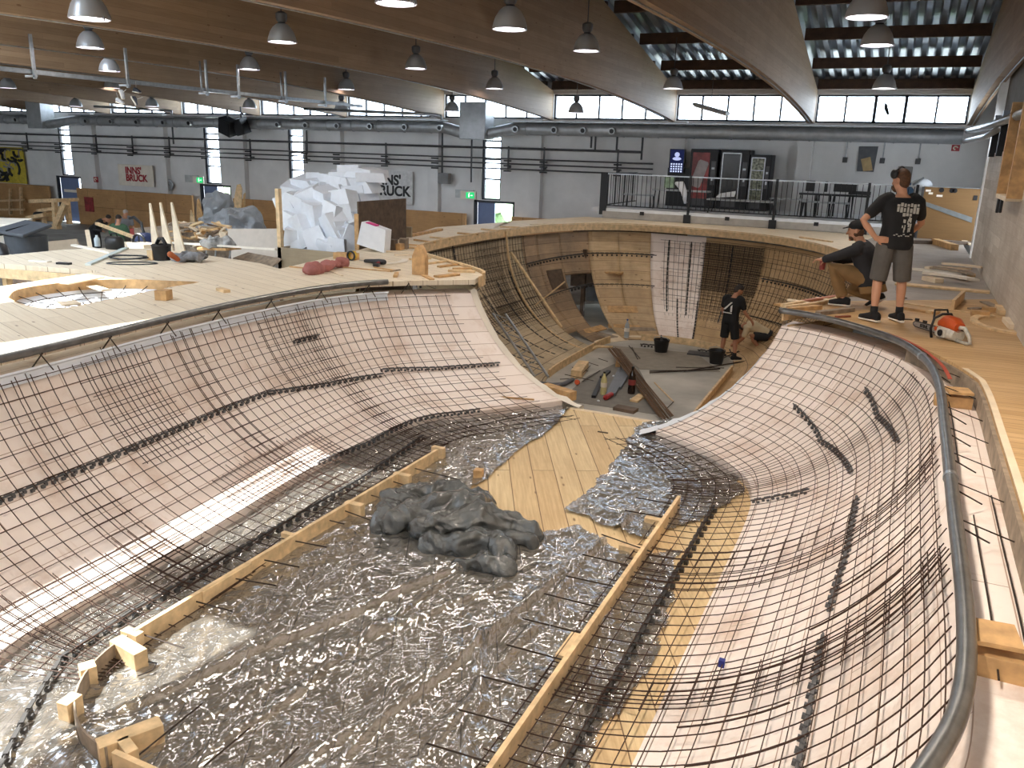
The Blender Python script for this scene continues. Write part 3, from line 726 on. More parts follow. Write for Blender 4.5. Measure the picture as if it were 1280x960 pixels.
# coping pipes
def off_path(P, N, d, z): return [V((p.x+n.x*d, p.y+n.y*d, z)) for p, n in zip(P, N)]
tag(MB().tube([V((p.x, p.y, .0)) for p in SP[0:NS//2-4]], .038, 12).build('coping_pipe', STEELP, smooth=True), 'bent steel coping pipe along the chainsaw side of the bowl', 'pipe')
tag(MB().tube([V((p.x, p.y, .0)) for p in SP[NS//2-3:NS-12]], .038, 12).build('coping_pipe', STEELP, smooth=True), 'steel coping pipe along the edge of the pale deck', 'pipe')
for i in (26, 62):
    p = SP[i]; q = SP[i+1]; tag(MB().tube([p, p.lerp(q, .5)], .044, 12).build('pipe_joint', STEEL, smooth='auto'), 'welded sleeve on the coping pipe, %s the chainsaw' % ('near' if i == 26 else 'far from'), 'pipe joint', 'coping sleeves')
# -------------------------------------------------- deep bowl
DC = [(-5.72, 11.1), (-5.85, 11.5), (-6.5, 12.05), (-7.3, 12.6), (-8.05, 13.2), (-8.5, 13.95), (-8.72, 15), (-8.8, 16.5), (-8.68, 18.5), (-8.4, 20.2), (-7.8, 21.5), (-7.0, 22.15), (-6.16, 22.35), (-4.6, 22.15), (-3.05, 21.55), (-1.85, 20.35), (-1.05, 18.7), (-.65, 17), (-.5, 15), (-.55, 13), (-.85, 11.75), (-1.25, 11.0)]
DK = [(-4.95, 12.2), (-5.2, 12.7), (-5.45, 13.3), (-5.7, 13.9), (-5.95, 14.4), (-6.08, 14.9), (-6.13, 15.5), (-6.14, 16.5), (-6.13, 17.6), (-6.1, 18.5), (-5.85, 19.1), (-5.4, 19.4), (-4.9, 19.45), (-4.2, 19.45), (-3.55, 19.2), (-3.1, 18.6), (-2.92, 17.8), (-2.9, 16.6), (-2.88, 15), (-2.85, 13.6), (-2.75, 12.6), (-2.6, 12.0)]
DP = resample(DC, .1)
ND = len(DP)-1
def _param(P):   # arclength fractions of the control points
    Q = resample(P, .02); L = len(Q)-1; fr = []
    for p in P:
        v = V((p[0], p[1], 0)); fr.append(min(range(len(Q)), key=lambda k: (Q[k]-v).length)/L)
    return fr
fr = _param(DC)
KQ = []
for i in range(ND+1):
    s = i/ND; j = 0
    while j < len(fr)-2 and fr[j+1] < s: j += 1
    k = (s-fr[j])/max(1e-6, fr[j+1]-fr[j]); a = DK[j]; b = DK[j+1]; KQ.append(V((a[0]+(b[0]-a[0])*k, a[1]+(b[1]-a[1])*k, 0)))
for _ in range(12): KQ = [KQ[0]]+[(KQ[i-1]+KQ[i]*2+KQ[i+1])/4 for i in range(1, ND)]+[KQ[-1]]
def dp(u, t, off=0.0):
    i = min(ND-1, max(0, int(u))); k = u-i
    c = DP[i].lerp(DP[i+1], k); q = KQ[i].lerp(KQ[i+1], k); w = (q-c).length; d = (q-c)/w
    th = pi/2*(1-t); ww = w+off; hh = DD+off
    h = w-ww*sin(th); z = -hh*cos(th)+off
    if t < 1e-6: z = 0
    return V((c.x+d.x*h, c.y+d.y*h, z-off*.0))
# find index by where the rim shows
def proj(P):
    v = V(P)-CAMP; c = V((v.x*AX.x+v.y*AY.x+v.z*AZ.x, v.x*AX.y+v.y*AY.y+v.z*AZ.y, v.x*AX.z+v.y*AY.z+v.z*AZ.z))
    return 640+F*c.x/-c.z, 480-F*c.y/-c.z
RIMPX = [proj(p)[0] for p in DP]
def u_at(px):
    for i in range(52, ND):
        if RIMPX[i] <= px < RIMPX[i+1]: return i+(px-RIMPX[i])/(RIMPX[i+1]-RIMPX[i])
    return ND*.5
def dpanel(name, ua, ub, ta, tb, m, label, off=.1, group=None, cat='formwork', th=.025, nt=16):
    nu = max(2, int(abs(ub-ua))); P = []; uv = []; arc = 3.3
    for i in range(nu+1):
        u = ua+(ub-ua)*i/nu; row = []
        for k in range(nt+1):
            t = ta+(tb-ta)*k/nt; row.append(dp(u, t, off)); uv.append((u*.1, t*arc))
        P.append(row)
    o = MB().grid(P).build(name, m, smooth=True, uv=uv); s = o.modifiers.new('solid', 'SOLIDIFY'); s.thickness = th; s.offset = 0
    return tag(o, label, cat, group)
OSB = planks('grey_form_boards', (186, 168, 138), (202, 184, 154), w=.25, L=2.2, coord='UV', dirt=.5, dirtc=(120, 108, 90), gap=(70, 58, 44), rough=.7)
TAN = planks('tan_form_boards', (196, 166, 122), (210, 180, 138), w=.3, L=2.6, coord='UV', dirt=.5, dirtc=(140, 112, 82), gap=(90, 70, 50))
U = [u_at(x) for x in (654, 672, 701, 737, 775, 815, 828, 884, 957, 1050)]
dpanel('formwork_panel', 0, U[0], .06, 1, OSB, 'grey board form behind the mesh on the side wall of the deep bowl')
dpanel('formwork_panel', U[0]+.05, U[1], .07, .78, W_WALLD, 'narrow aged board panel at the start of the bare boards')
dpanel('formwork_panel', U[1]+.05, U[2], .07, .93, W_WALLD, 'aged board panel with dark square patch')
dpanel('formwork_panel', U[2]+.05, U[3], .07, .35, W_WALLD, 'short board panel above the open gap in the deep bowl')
dpanel('formwork_panel', U[3]+.05, U[4], .07, 1, W_WALL, 'pale board panel beside the open gap in the deep bowl')
dpanel('formwork_panel', U[4]+.05, U[5], .07, 1, W_WALL, 'pale board panel next to the pink strip of the deep bowl')
dpanel('formwork_panel', U[5]+.05, U[7], .07, 1, PINK, 'pinkish smooth panel with two long spacer strips in the deep bowl')
dpanel('formwork_panel', U[7]+.05, U[8], .07, 1, TAN, 'tan board panel behind the darkest fine mesh')
dpanel('formwork_panel', U[8]+.05, ND, .07, 1, TAN, 'tan board panel curving round behind the two deck men')
# dark patch board
dpanel('patch_board', U[1]+2.2, U[2]-.8, .30, .44, W_DARK, 'dark square board nailed on the aged panel', off=.07, cat='board', nt=4)
# rim fascia
P = [[V((p.x, p.y, .02)), V((p.x, p.y, -.14))] for p in DP]
o = MB().grid(P).build('rim_fascia', W_CUT); s = o.modifiers.new('solid', 'SOLIDIFY'); s.thickness = .03
tag(o, 'bent pale fascia board round the rim of the deep bowl', 'fascia')
P = [[V((p.x, p.y, .05))-(q-p).normalized()*.02, V((p.x, p.y, .05))+(q-p).normalized()*.035] for p, q in zip(DP[2:], KQ[2:])]
o = MB().grid(P).build('rim_lath', W_CUT); s = o.modifiers.new('solid', 'SOLIDIFY'); s.thickness = .02
tag(o, 'thin bent lath along the top of the deep bowl rim', 'lath')
# kerb board at the bottom of the deep bowl
def kerb(name, pts, z, h, th, label, m=W_CUT):
    P = [[V((p.x, p.y, z)), V((p.x, p.y, z+h))] for p in pts]
    o = MB().grid(P).build(name, m); s = o.modifiers.new('solid', 'SOLIDIFY'); s.thickness = th; return tag(o, label, 'kerb board')
i0 = min(range(ND), key=lambda i: (KQ[i]-V((-6.1, 14.9, 0))).length); i1 = int(U[2]); i2 = int(U[4])
kerb('kerb_board', KQ[i0:i1], -DD, .16, .04, 'straight wooden kerb at the foot of the meshed deep wall')
kerb('kerb_board', KQ[i2:int(U[8])+6], -DD, .16, .04, 'wooden kerb at the foot of the bare board wall')
kerb('kerb_board', KQ[int(U[9])+10:ND-6], -DD, .14, .04, 'straight wooden kerb near the two buckets, running under the mesh')
# floors
loop = [(p.x, p.y) for p in DP[::4]]+[(p.x, p.y) for p in SP[::4]]
outl = []
cx, cy = -3.8, 11.5
outl = [(-48, 28), (-48, -1.8), (2.9, -1.8), (2.9, 28)]
struct(MB().prism(outl, FZ-.08, FZ, [loop]).build('floor', CONC))
SLAB = mat('deep_end_concrete', (176, 172, 164), .7, var=.22, sc=.9, bump=.1)
struct(MB().box((-5, 15.8, -DD-.06), (13, 17, .12)).build('floor_deep_end', SLAB))
# darker trowelled patches
P1 = [at(790, 445, -DD), at(830, 520, -DD), at(700, 500, -DD), at(735, 470, -DD)]
tag(MB().slab([p+V((0, 0, .001)) for p in P1], .004, (0, 0, 1)).build('concrete_patch', mat('dark_concrete_patch', (122, 118, 112), .75, var=.1)), 'darker grey patch on the deep end concrete', 'concrete patch')
P1 = [at(760, 432, -DD), at(870, 442, -DD), at(900, 465, -DD), at(800, 462, -DD)]
tag(MB().slab([p+V((0, 0, .006)) for p in P1], .004, (0, 0, 1)).build('concrete_patch', mat('brown_concrete_patch', (140, 132, 120), .75, var=.1)), 'brownish patch on the concrete in front of the bucket', 'concrete patch')
# shallow flat boards
FY = 10.78
PL = [(-6.2, 1.2), (-.2, 1.2), (-.2, 8.3), (-2.45, FY), (-4.75, FY), (-6.2, 9)]
tag(MB().prism(PL, -DS-.16, -DS-.1).build('flat_bottom', W_FLAT), 'wide pine boards of the shallow flat, partly under plastic', 'boarding')
ZB = -DS-.1
tag(MB().box((-3.6, FY+.02, ZB-.06), (2.6, .05, .16)).build('edge_board', W_PALE), 'pale edge board where the flat drops to the deep end', 'board')
tag(MB().box((-3.6, FY-.6, -2.1), (2.6, .04, .7)).build('riser_board', W_CUT2), 'board facing below the edge of the flat', 'board')
# shallow kerb
kp = [sh(u, 1.04) for u in range(0, NS+1)]
pts = [at(545, 565, ZB+.1), at(430, 640, ZB+.1), at(300, 715, ZB+.1), at(165, 795, ZB+.1)]
KL = -4.63; KR = -1.72
def kb(a, b, label): return tag(MB().beam(a, b, .035, .15).build('kerb_board', W_CUT), label, 'kerb board')
zk = ZB+.085
kb((KL, 8.0, zk), (KL, 3.66, zk), 'long kerb board beside the crumpled plastic, with block stakes')
kb((KR-.02, 8.05, zk), (KR, 2.2, zk), 'long kerb board along the film on the chainsaw side')
kb((-3.72, 2.72, zk), (-2.6, 2.72, zk), 'short kerb board at the near end beyond the bent strip')
P = [V((x, y, 0)) for x, y in arc_pts(-3.76, 3.6, .88, 180, 268, 14)]
kerb('bent_kerb_strip', P, ZB, .15, .012, 'thin bent plywood strip joining two kerb boards', W_GREY)
# blocks staked against the kerb boards
def block(c, rz, d, label, m=W_CUT): return tag(MB().box((0, 0, d[2]/2), d).build('wood_block', m, bevel=.004), label, 'block', 'kerb stakes') if False else _blk(c, rz, d, label, m)
def _blk(c, rz, d, label, m):
    o = MB().box((0, 0, d[2]/2), d).build('wood_block', m, bevel=.004); o.location = c; o.rotation_euler = (0, 0, rz); return tag(o, label, 'block', 'wooden blocks')
ks = [((545, 562), (.16, .07, .09)), ((500, 596), (.20, .07, .09)), ((440, 633), (.2, .08, .09)), ((358, 671), (.14, .05, .09)), ((280, 726), (.55, .05, .1)), ((163, 795), (.16, .07, .12)), ((158, 812), (.3, .1, .13)), ((107, 838), (.1, .1, .13)), ((85, 880), (.09, .12, .13)), ((160, 922), (.36, .11, .12)), ((157, 938), (.16, .07, .1))]
lab = ['far end of the kerb', 'second from the far end of the kerb', 'third from the far end of the kerb, before the crumpled plastic', 'fourth from the far end of the kerb', 'long flat piece along the middle of the kerb', 'small block where kerb meets bent strip', 'big block where kerb meets bent strip', 'first block behind the bent strip', 'second block behind the bent strip', 'long block behind the short near kerb', 'small block behind the short near kerb']
rz = [0, 0, 0, 0, pi/2, 0, -.15, -.5, .1, 1.1, -.35]
for (p, d), l, r in zip(ks, lab, rz): q = at(p[0]+3, p[1]+2, ZB+.1); q.z = ZB+.01; _blk(q, r, (d[0], d[1], .145), 'pale wood block, '+l, W_CUT)
for (p, d), l in zip((((818, 657), (.2, .08, .08)), ((790, 692), (.24, .09, .08)), ((712, 815), (.1, .34, .07))), ('pale wood block at the far end of the chainsaw side kerb', 'second pale wood block from the far end of the chainsaw side kerb', 'flat pale block halfway along the chainsaw side kerb')): _blk(at(p[0], p[1], ZB), 0, d, l, W_CUT)
_blk(at(598, 598, ZB), .2, (.1, .1, .11), 'small cube of wood standing alone on the film edge', W_CUT2)
# -------------------------------------------------- rebar mesh sheets
def mesh_sheet(surf, ua, ub, ta, tb, du, dt_, off, r, name, m, label, group, jit=.0, arc=3.0, wall=True):
    mb = MB(); nu = max(1, round((ub-ua)*.1/du)); nt = max(1, round((tb-ta)*arc/dt_))
    for i in range(nu+1):
        u = ua+(ub-ua)*i/nu; t0 = ta-random.random()*jit; t1 = tb+random.random()*jit*.5
        mb.tube([surf(u, max(.01, t0+(t1-t0)*k/14), off) for k in range(15)], r, 4, cap=False)
    for j in range(nt+1):
        t = ta+(tb-ta)*j/nt; n = max(2, int((ub-ua)/2)); a = ua-random.random()*1.2; b = ub+random.random()*1.2
        mb.tube([surf(a+(b-a)*k/n, t, off-2*r) for k in range(n+1)], r, 4, cap=False)
    return tag(mb.build(name, m, fix=False), label, 'rebar mesh', group)
random.seed(21)
arcS = RS*TH0
def sheet_run(cuts, side):
    for i in range(len(cuts)-1):
        a, b = min(cuts[i], cuts[i+1])-1.3, max(cuts[i], cuts[i+1])+1.3
        mesh_sheet(sh, max(.5, a), min(NS-1.5, b), .075, 1.02, .15, .15, .04+.012*(i % 2), .0042, 'rebar_mesh_sheet', REBAR, 'rusty rebar mesh sheet on the curved wall %s, %s from the hip' % (side, ORD[i]), 'shallow end mesh sheets', .03, arcS)
sheet_run([3, 27, 49, 70, 91, 112], 'below the chainsaw')
sheet_run([NS-6, NS-27, NS-48, NS-69, NS-90], 'opposite the chainsaw')
for k, (a, b, ta, tb) in enumerate(((NS-36, NS-28, .1, .42), (NS-62, NS-55, .08, .45), (NS-58, NS-40, .62, .8), (NS-84, NS-66, .68, .9))):
    mesh_sheet(sh, a, b, ta, tb, .15, .15, .03, .0042, 'lap_mesh_strip', REBAR, 'short doubled mesh strip tied over the wall opposite the chainsaw, %s' % ('high, nearer the hip', 'high, farther from it', 'low, in the middle', 'low, near the sunlit film')[k], 'lap mesh strips', .05, arcS)
for k, (a, b, ta, tb) in enumerate(((52, 55, .1, 1.0), (68, 71, .1, .95))):
    mesh_sheet(sh, a, b, ta, tb, .12, .3, .03, .0045, 'lap_mesh_strip', REBAR, 'narrow doubled mesh strip running up the chainsaw side wall, %s' % ('farther one', 'nearer one')[k], 'lap mesh strips', .05, arcS)
for k, (uu, t) in enumerate(((70, .62), (74, .55), (78, .5), (82, .45), (66, .3), (62, .25))):
    tag(MB().tube([sh(uu+j*.0, t-.12+.24*j/8, .03) for j in range(9)], .0065, 5).build('stub_bar', REBAR), 'short thick stub bar tied on the near chainsaw side mesh, %s' % ORD[k], 'rod', 'stub bars')
# deep meshes
mesh_sheet(dp, 6, U[0]-12, .055, .55, .13, .13, .03, .0048, 'rebar_mesh_sheet', REBARD, 'dark mesh sheet on the upper side wall of the deep bowl', 'deep bowl mesh sheets')
mesh_sheet(dp, 10, U[0]-2, .45, 1.0, .13, .13, .045, .0048, 'rebar_mesh_sheet', REBARD, 'dark mesh sheet on the lower side wall of the deep bowl', 'deep bowl mesh sheets')
mesh_sheet(dp, U[0]-22, U[0]+.5, .05, .62, .13, .13, .03, .0055, 'rebar_mesh_sheet', REBARD, 'dark mesh sheet next to the aged boards of the deep bowl', 'deep bowl mesh sheets')
mesh_sheet(dp, U[6]+1, U[8], .09, 1.0, .14, .14, .03, .0055, 'rebar_mesh_sheet', REBARD, 'dark mesh sheet over the pinkish panel of the deep bowl', 'deep bowl mesh sheets')
mesh_sheet(dp, U[7], U[8]-.5, .08, .40, .045, .045, .02, .008, 'fine_mesh_sheet', REBARD, 'dense dark fine mesh rectangle high on the deep bowl wall', 'fine mesh sheets')
mesh_sheet(dp, U[7]-.5, U[8]-1, .40, .78, .07, .07, .025, .005, 'fine_mesh_sheet', REBARD, 'medium fine mesh behind the man in black shorts', 'fine mesh sheets')
mesh_sheet(dp, U[7]-4, U[8]-1, .72, 1.0, .05, .05, .02, .0065, 'fine_mesh_sheet', REBARD, 'dense fine mesh at the foot of the deep bowl wall', 'fine mesh sheets')
mesh_sheet(dp, U[8], U[9]+25, .08, 1.0, .17, .17, .035, .006, 'rebar_mesh_sheet', REBARD, 'dark mesh sheet on the tan boards behind the two deck men', 'deep bowl mesh sheets')
mesh_sheet(dp, U[9]+22, ND-6, .4, 1.0, .12, .12, .035, .006, 'rebar_mesh_sheet', REBARD, 'dark mesh sheet down the hidden side of the deep bowl, near the buckets', 'deep bowl mesh sheets')
# -------------------------------------------------- spacer strips
def spacer(pts, name, label, m=STRIP, w=.03, tooth=.05, nrm=None, group='spacer strips'):
    pts = [V(p) for p in pts]; L = [0]
    for i in range(1, len(pts)): L.append(L[-1]+(pts[i]-pts[i-1]).length)
    mb = MB().tube(pts, w*.3, 5); n = int(L[-1]/tooth); j = 0
    for k in range(n):
        s = (k+.5)*tooth
        while j < len(L)-2 and L[j+1] < s: j += 1
        p = pts[j].lerp(pts[j+1], (s-L[j])/(L[j+1]-L[j])); d = (pts[j+1]-pts[j]).normalized(); sd = d.cross(V((0, 0, 1)))
        if sd.length < .1: sd = V((1, 0, 0))
        sd.normalize(); up = sd.cross(d)
        mb.beam(p+sd*w*(.1 if k % 2 else -.1)-up*w, p+sd*w*(1 if k % 2 else -1)-up*w*.9, tooth*.55, w*.9, up=tuple(up))
        if k % 2: mb.beam(p-d*tooth*.7+up*w*.3, p+d*tooth*.7+up*w*.3, w*.8, w*.3, up=tuple(up))
    return tag(mb.build(name, m, fix=False), label, 'spacer strip', group)
def surf_from_px(surf, pxs, N, off, ts=(0, 1)):
    """follow a drawn line on the bowl surface"""
    out = []
    for (px, py) in pxs:
        best = None
        for i in range(N[0], N[1], 1):
            for k in range(0, 41):
                t = k/40; q = proj(surf(i, t, off)); d = (q[0]-px)**2+(q[1]-py)**2
                if best is None or d < best[0]: best = (d, i, t)
        out.append((best[1], best[2]))
    P = []
    for a in range(len(out)-1):
        for k in range(8):
            s = k/8; P.append(surf(out[a][0]+(out[a+1][0]-out[a][0])*s, out[a][1]+(out[a+1][1]-out[a][1])*s, off))
    P.append(surf(out[-1][0], out[-1][1], off)); return P
S_OFF = .085
Lr = (NS-95, NS); Rr = (0, 95)
SL = [(Lr, [(-20, 628), (80, 592), (170, 552)], 'long grey spacer strip low on the wall opposite the chainsaw, nearest piece'),
      (Lr, [(160, 555), (250, 520), (340, 488)], 'long grey spacer strip on the wall opposite the chainsaw, middle piece'),
      (Lr, [(338, 492), (410, 478), (482, 465)], 'grey spacer strip on the wall opposite the chainsaw, before the last piece'),
      (Lr, [(475, 464), (550, 457), (624, 452)], 'grey spacer strip ending at the hip below the deck boards'),
      (Lr, [(398, 578), (460, 550), (520, 524)], 'dark spacer strip just above the foot of the form, nearer piece'),
      (Lr, [(518, 526), (560, 518), (600, 510)], 'dark spacer strip just above the foot of the form, farther piece'),
      (Lr, [(367, 426), (398, 419)], 'short spacer piece high on the wall opposite the chainsaw'),
      (Rr, [(990, 508), (1025, 550), (1062, 590)], 'slanting spacer strip on the chainsaw side wall, lower of two'),
      (Rr, [(1081, 487), (1100, 515), (1120, 550)], 'slanting spacer strip on the chainsaw side wall, higher of two'),
      (Rr, [(942, 626), (975, 620), (1012, 610)], 'short level spacer strip at the foot of the chainsaw side wall'),
      (Rr, [(1073, 622), (1058, 680), (1034, 765)], 'long upright spacer strip in the middle of the chainsaw side wall'),
      (Rr, [(1032, 790), (1018, 860), (995, 962)], 'long upright spacer strip at the bottom edge of the view')]
for rg, pxs, lb in SL: spacer(surf_from_px(sh, pxs, rg, S_OFF), 'spacer_strip', lb, STRIP)
zz = ZB+.06
spacer([(KL-.55, 8.6, zz), (KL-.4, 7, zz), (KL-.38, 5.5, zz), (KL-.36, 3.9, zz), (KL-.3, 3.3, zz), (-4.6, 2.8, zz), (-4.2, 2.3, zz)], 'spacer_strip', 'long spacer strip on the film outside the kerb with blocks', STRIPD, .035, .07)
spacer([(KR+.32, 8.2, zz), (KR+.33, 6.5, zz), (KR+.33, 5, zz), (KR+.34, 3.6, zz), (KR+.34, 2.4, zz)], 'spacer_strip', 'long spacer strip on the film outside the chainsaw side kerb', STRIPD, .04, .08)
# deep spacers
def dsp(pa, ta, pb, tb, lb, m=STRIPD): 
    ua = u_at(pa) if pa > 200 else pa; ub = u_at(pb) if pb > 200 else pb
    spacer([dp(ua+(ub-ua)*k/14, ta+(tb-ta)*k/14, .075) for k in range(15)], 'spacer_strip', lb, m, .05, .07, group='deep bowl spacer strips')
dsp(655, .24, 737, .21, 'dark level spacer strip on aged boards, upper row'); dsp(737, .21, 823, .21, 'dark level spacer strip on pale boards, upper row')
dsp(660, .48, 737, .42, 'dark level spacer strip on aged boards, lower row'); dsp(737, .43, 820, .43, 'dark level spacer strip on pale boards, lower row')
dsp(838, .1, 836, .62, 'upright spacer strip on the pinkish panel, beside the pale boards'); dsp(866, .1, 866, .64, 'upright spacer strip on the pinkish panel, beside the dense mesh')
dsp(852, .5, 853, .92, 'lower upright spacer strip on the pinkish panel, nearer the boards'); dsp(882, .5, 884, .95, 'lower upright spacer strip on the pinkish panel, nearer the man'); dsp(918, .1, 920, .66, 'upright spacer strip down the dense dark mesh')
dsp(960, .28, 1055, .27, 'dark level spacer strip on the tan boards, upper row'); dsp(962, .55, 1060, .52, 'dark level spacer strip on the tan boards, lower row')
for k, (uu, a, b) in enumerate(((24, .12, .6), (31, .08, .9), (39, .06, .9), (44, .4, .92), (50, .06, .88), (56, .35, .9), (63, .3, .9), (69, .25, .85))):
    uu = uu*U[0]/76.0
    dsp(uu, a, uu+.5, b, 'dark upright spacer strip on the meshed deep side wall, %s from the hip' % ORD[k])
dsp(976, .98, 60, 1.0, 'x') if False else None

for (ua, ub, lb) in ((NS-95, NS-13, 'white strip topping the form under the pale deck edge, whitened to look lit'),):  # top strip of the form; its white also carries the light it catches
    P = [[sh(u, .045, .03), sh(u, .05, .085), sh(u, .082, .1)] for u in range(int(ua), int(ub)+1)]
    o = MB().grid(P).build('form_strip_lit', FOAM); s_ = o.modifiers.new('s', 'SOLIDIFY'); s_.thickness = .02; tag(o, lb, 'form strip')
random.seed(40)
for (u, dy, lb) in ((0, .42, 'rough white foam edge of the hip below the squatting man'), (NS, .2, 'rough pinkish white edge of the hip below the radial boards')):
    P = []
    for k in range(29):
        t = .04+.80*k/28; p = sh(u, t, .12); j = .05*noise.noise(V((k*.5, u, 2)))
        P.append([p+V((0, -.02, .004)), p+V((0, dy*.6+j, .012+j*.5)), p+V((0, dy+j, -.03)), p+V((0, dy+j-.02, -.5))])
    o = MB().grid(P).build('hip_edge', W_WHITE if u else FOAM); tag(o, lb, 'foam edge')
# ================================================================== DECKS
def offp(P, N, d): return [(p.x-n.x*d, p.y-n.y*d) for p, n in zip(P, N)]
NAT = []
for i in range(NS+1):
    d = (SP[min(i+1, NS)]-SP[max(i-1, 0)]).normalized(); n = V((d.y, -d.x, 0))
    NAT.append(n)
if NAT[60].dot(V((-3, 5, 0))-SP[60]) < 0: NAT = [-n for n in NAT]
DN = []
for i in range(ND+1):
    d = (DP[min(i+1, ND)]-DP[max(i-1, 0)]).normalized(); n = V((d.y, -d.x, 0)); DN.append(n)
if DN[ND//2].dot(V((-5, 16, 0))-DP[ND//2]) < 0: DN = [-n for n in DN]
def a2(px, py): p = at(px, py); return (p.x, p.y)
iL = 110      # where the pale deck starts along the near end
edgeL = offp(SP[iL:NS+1], NAT[iL:NS+1], .03)+offp(DP[0:52], DN[0:52], .02)
pocket = [a2(*p) for p in ((8, 372), (20, 362), (60, 355), (110, 350), (160, 349), (215, 351), (250, 352.5), (215, 358.5), (175, 367), (120, 378), (85, 384.5), (55, 386), (25, 380))]
pk = [(p.x, p.y) for p in resample([(a, b) for a, b in pocket+[pocket[0]]], .15)[:-1]]
outer = edgeL+[(-8.9, 17.3), a2(640, 277), a2(545, 284), a2(500, 298), a2(440, 315), a2(350, 336), a2(325, 329), a2(265, 320), a2(200, 311), a2(131, 310), a2(80, 312), a2(15, 318), (-14.6, 8.5), (-13.9, 7.7), a2(129, 339), a2(0, 358), (-11.6, 5.2), (-11.6, -.9), (-5.5, -.9)]
tag(MB().prism(outer, -.07, 0, [pk]).build('timber_deck', W_DECK), 'pale board deck with a rounded pocket cut in it', 'deck')
# back ring deck between the deep bowl and the platform
i52 = 52
ring = offp(DP[i52:ND-12], DN[i52:ND-12], .02)
i = 0
outer = ring+[(1.33, 14.6), (1.33, 24.3), (-8.9, 24.3), (-9.9, 21), (-8.9, 17.3)]
GREYD = planks('worn_grey_deck_sheets', (158, 148, 138), (176, 166, 154), w=1.25, L=2.5, dirt=.7, dirtc=(120, 112, 102), gap=(110, 100, 90), gapw=.003, grain=.1, knots=False)
rp = [p for p in ring if True]
# pale strip near the rim + grey sheets: grey sheet polygon is the right-hand block
k0 = min(range(len(ring)), key=lambda i: (V((ring[i][0], ring[i][1], 0))-V((-1.2, 19.3, 0))).length)
tag(MB().prism(ring[:k0+1]+[(-.6, 24.3), (-8.9, 24.3), (-9.9, 21), (-8.9, 17.3)], -.07, 0).build('timber_deck', W_PALE), 'narrow pale deck strip between the deep bowl and the railing', 'deck')
tag(MB().prism(ring[k0:]+[(1.33, ring[-1][1]+1.6), (1.33, 24.3), (-.6, 24.3)], -.07, 0).build('grey_deck', GREYD), 'worn grey deck sheets in front of the plywood barrier', 'deck')
# warm deck on the chainsaw side: cut back from the coping with a vertical face
ed = []
for i in range(0, 88):
    w = 0.05+.30*min(1, max(0, (i-18)/16)) if i < 70 else .35
    ed.append((SP[i].x-NAT[i].x*w, SP[i].y-NAT[i].y*w))
tipd = offp(DP[ND-12:], DN[ND-12:], .02)
outer = tipd+ed+[(1.33, -1.4), (1.33, ring[-1][1]+1.6), ring[-1]]
tag(MB().prism(outer, -.04, 0).build('timber_deck', W_DECKR), 'warm board deck carrying the chainsaw and offcuts', 'deck')
P = [[V((x, y, -.03)), V((x, y, -.27))] for x, y in ed[20:]]
o = MB().grid(P).build('deck_face_board', W_GREY); s = o.modifiers.new('s', 'SOLIDIFY'); s.thickness = .03
tag(o, 'grey vertical face board below the warm deck edge', 'board')
P = [[V((x+.0, y, .004)), V((x+.05, y, .004))] for x, y in ed[30:]]
o = MB().grid(P).build('edge_lath', W_PALE); s = o.modifiers.new('s', 'SOLIDIFY'); s.thickness = .012
tag(o, 'pale edge lath along the warm deck beside the pipe', 'lath')
P = [[V((SP[i].x-NAT[i].x*(w_), SP[i].y-NAT[i].y*(w_), .003)) for w_ in (.09, .125)] for i in range(6, 36)]
o = MB().grid(P).build('red_chalk_line', mat('red_line', (176, 74, 52), .7)); s = o.modifiers.new('s', 'SOLIDIFY'); s.thickness = .004
tag(o, 'red curved line painted on the deck along the pipe', 'painted line')
# cross blocks under the pipe on the ledge
for (px, py, z, d, rz, l) in ((1190, 508, -.2, (.3, .1, .1), .05, 'dark-shaded timber stub crossing the ledge beside the pipe, farther one'), (1250, 845, -.22, (.3, .16, .12), 0, 'timber stub under the ply square at the near pipe bend')):
    _blk(at(px, py, z), rz, d, l, W_CUT2)
for (px, py, rz, l) in ((1198, 490, .2, 'small thin ply square lying by the pipe, farther one'), (1240, 795, .1, 'thin ply square lying by the near pipe bend')):
    o = MB().box((0, 0, .01), (.2, .2, .02)).build('ply_square', W_CUT2); o.location = at(px, py, -.06); o.rotation_euler = (0, 0, rz); tag(o, l, 'board')
# tie rods at the pipe
random.seed(4)
for k, i in enumerate((24, 31, 38, 45, 51, 57, 63, 69)):
    p = SP[i]; n = -NAT[i]; t = thing('tie_rod', 'pair of bent tie rods on the steel pipe, %s from the chainsaw' % ORD[k], 'rod', (p.x, p.y, 0), 'tie rods')
    d = V((-n.y, n.x, 0))
    part(MB().tube([(0, 0, -.03), n*.2+d*.14+V((0, 0, -.16))], .0055, 6), 'rod', REBARD, t); part(MB().tube([n*.03, n*.3+d*.05+V((0, 0, -.09))], .0045, 6), 'rod', REBARD, t)
for k, i in enumerate((NS-10, NS-16, NS-24, NS-33, NS-42, NS-50, NS-58, NS-66, NS-73)):
    p = SP[i]; n = -NAT[i]; t = thing('tie_rod', 'bent tie rod pair under the pale deck edge, %s from the hip' % ORD[k], 'rod', (p.x, p.y, 0), 'tie rods')
    d = V((-n.y, n.x, 0))
    part(MB().tube([-n*.05+V((0, 0, -.02)), n*.02+d*.1+V((0, 0, -.18))], .007, 6), 'rod', REBARD, t); part(MB().tube([V((0, 0, -.02)), -n*.05-d*.09+V((0, 0, -.2))], .006, 6), 'rod', REBARD, t)
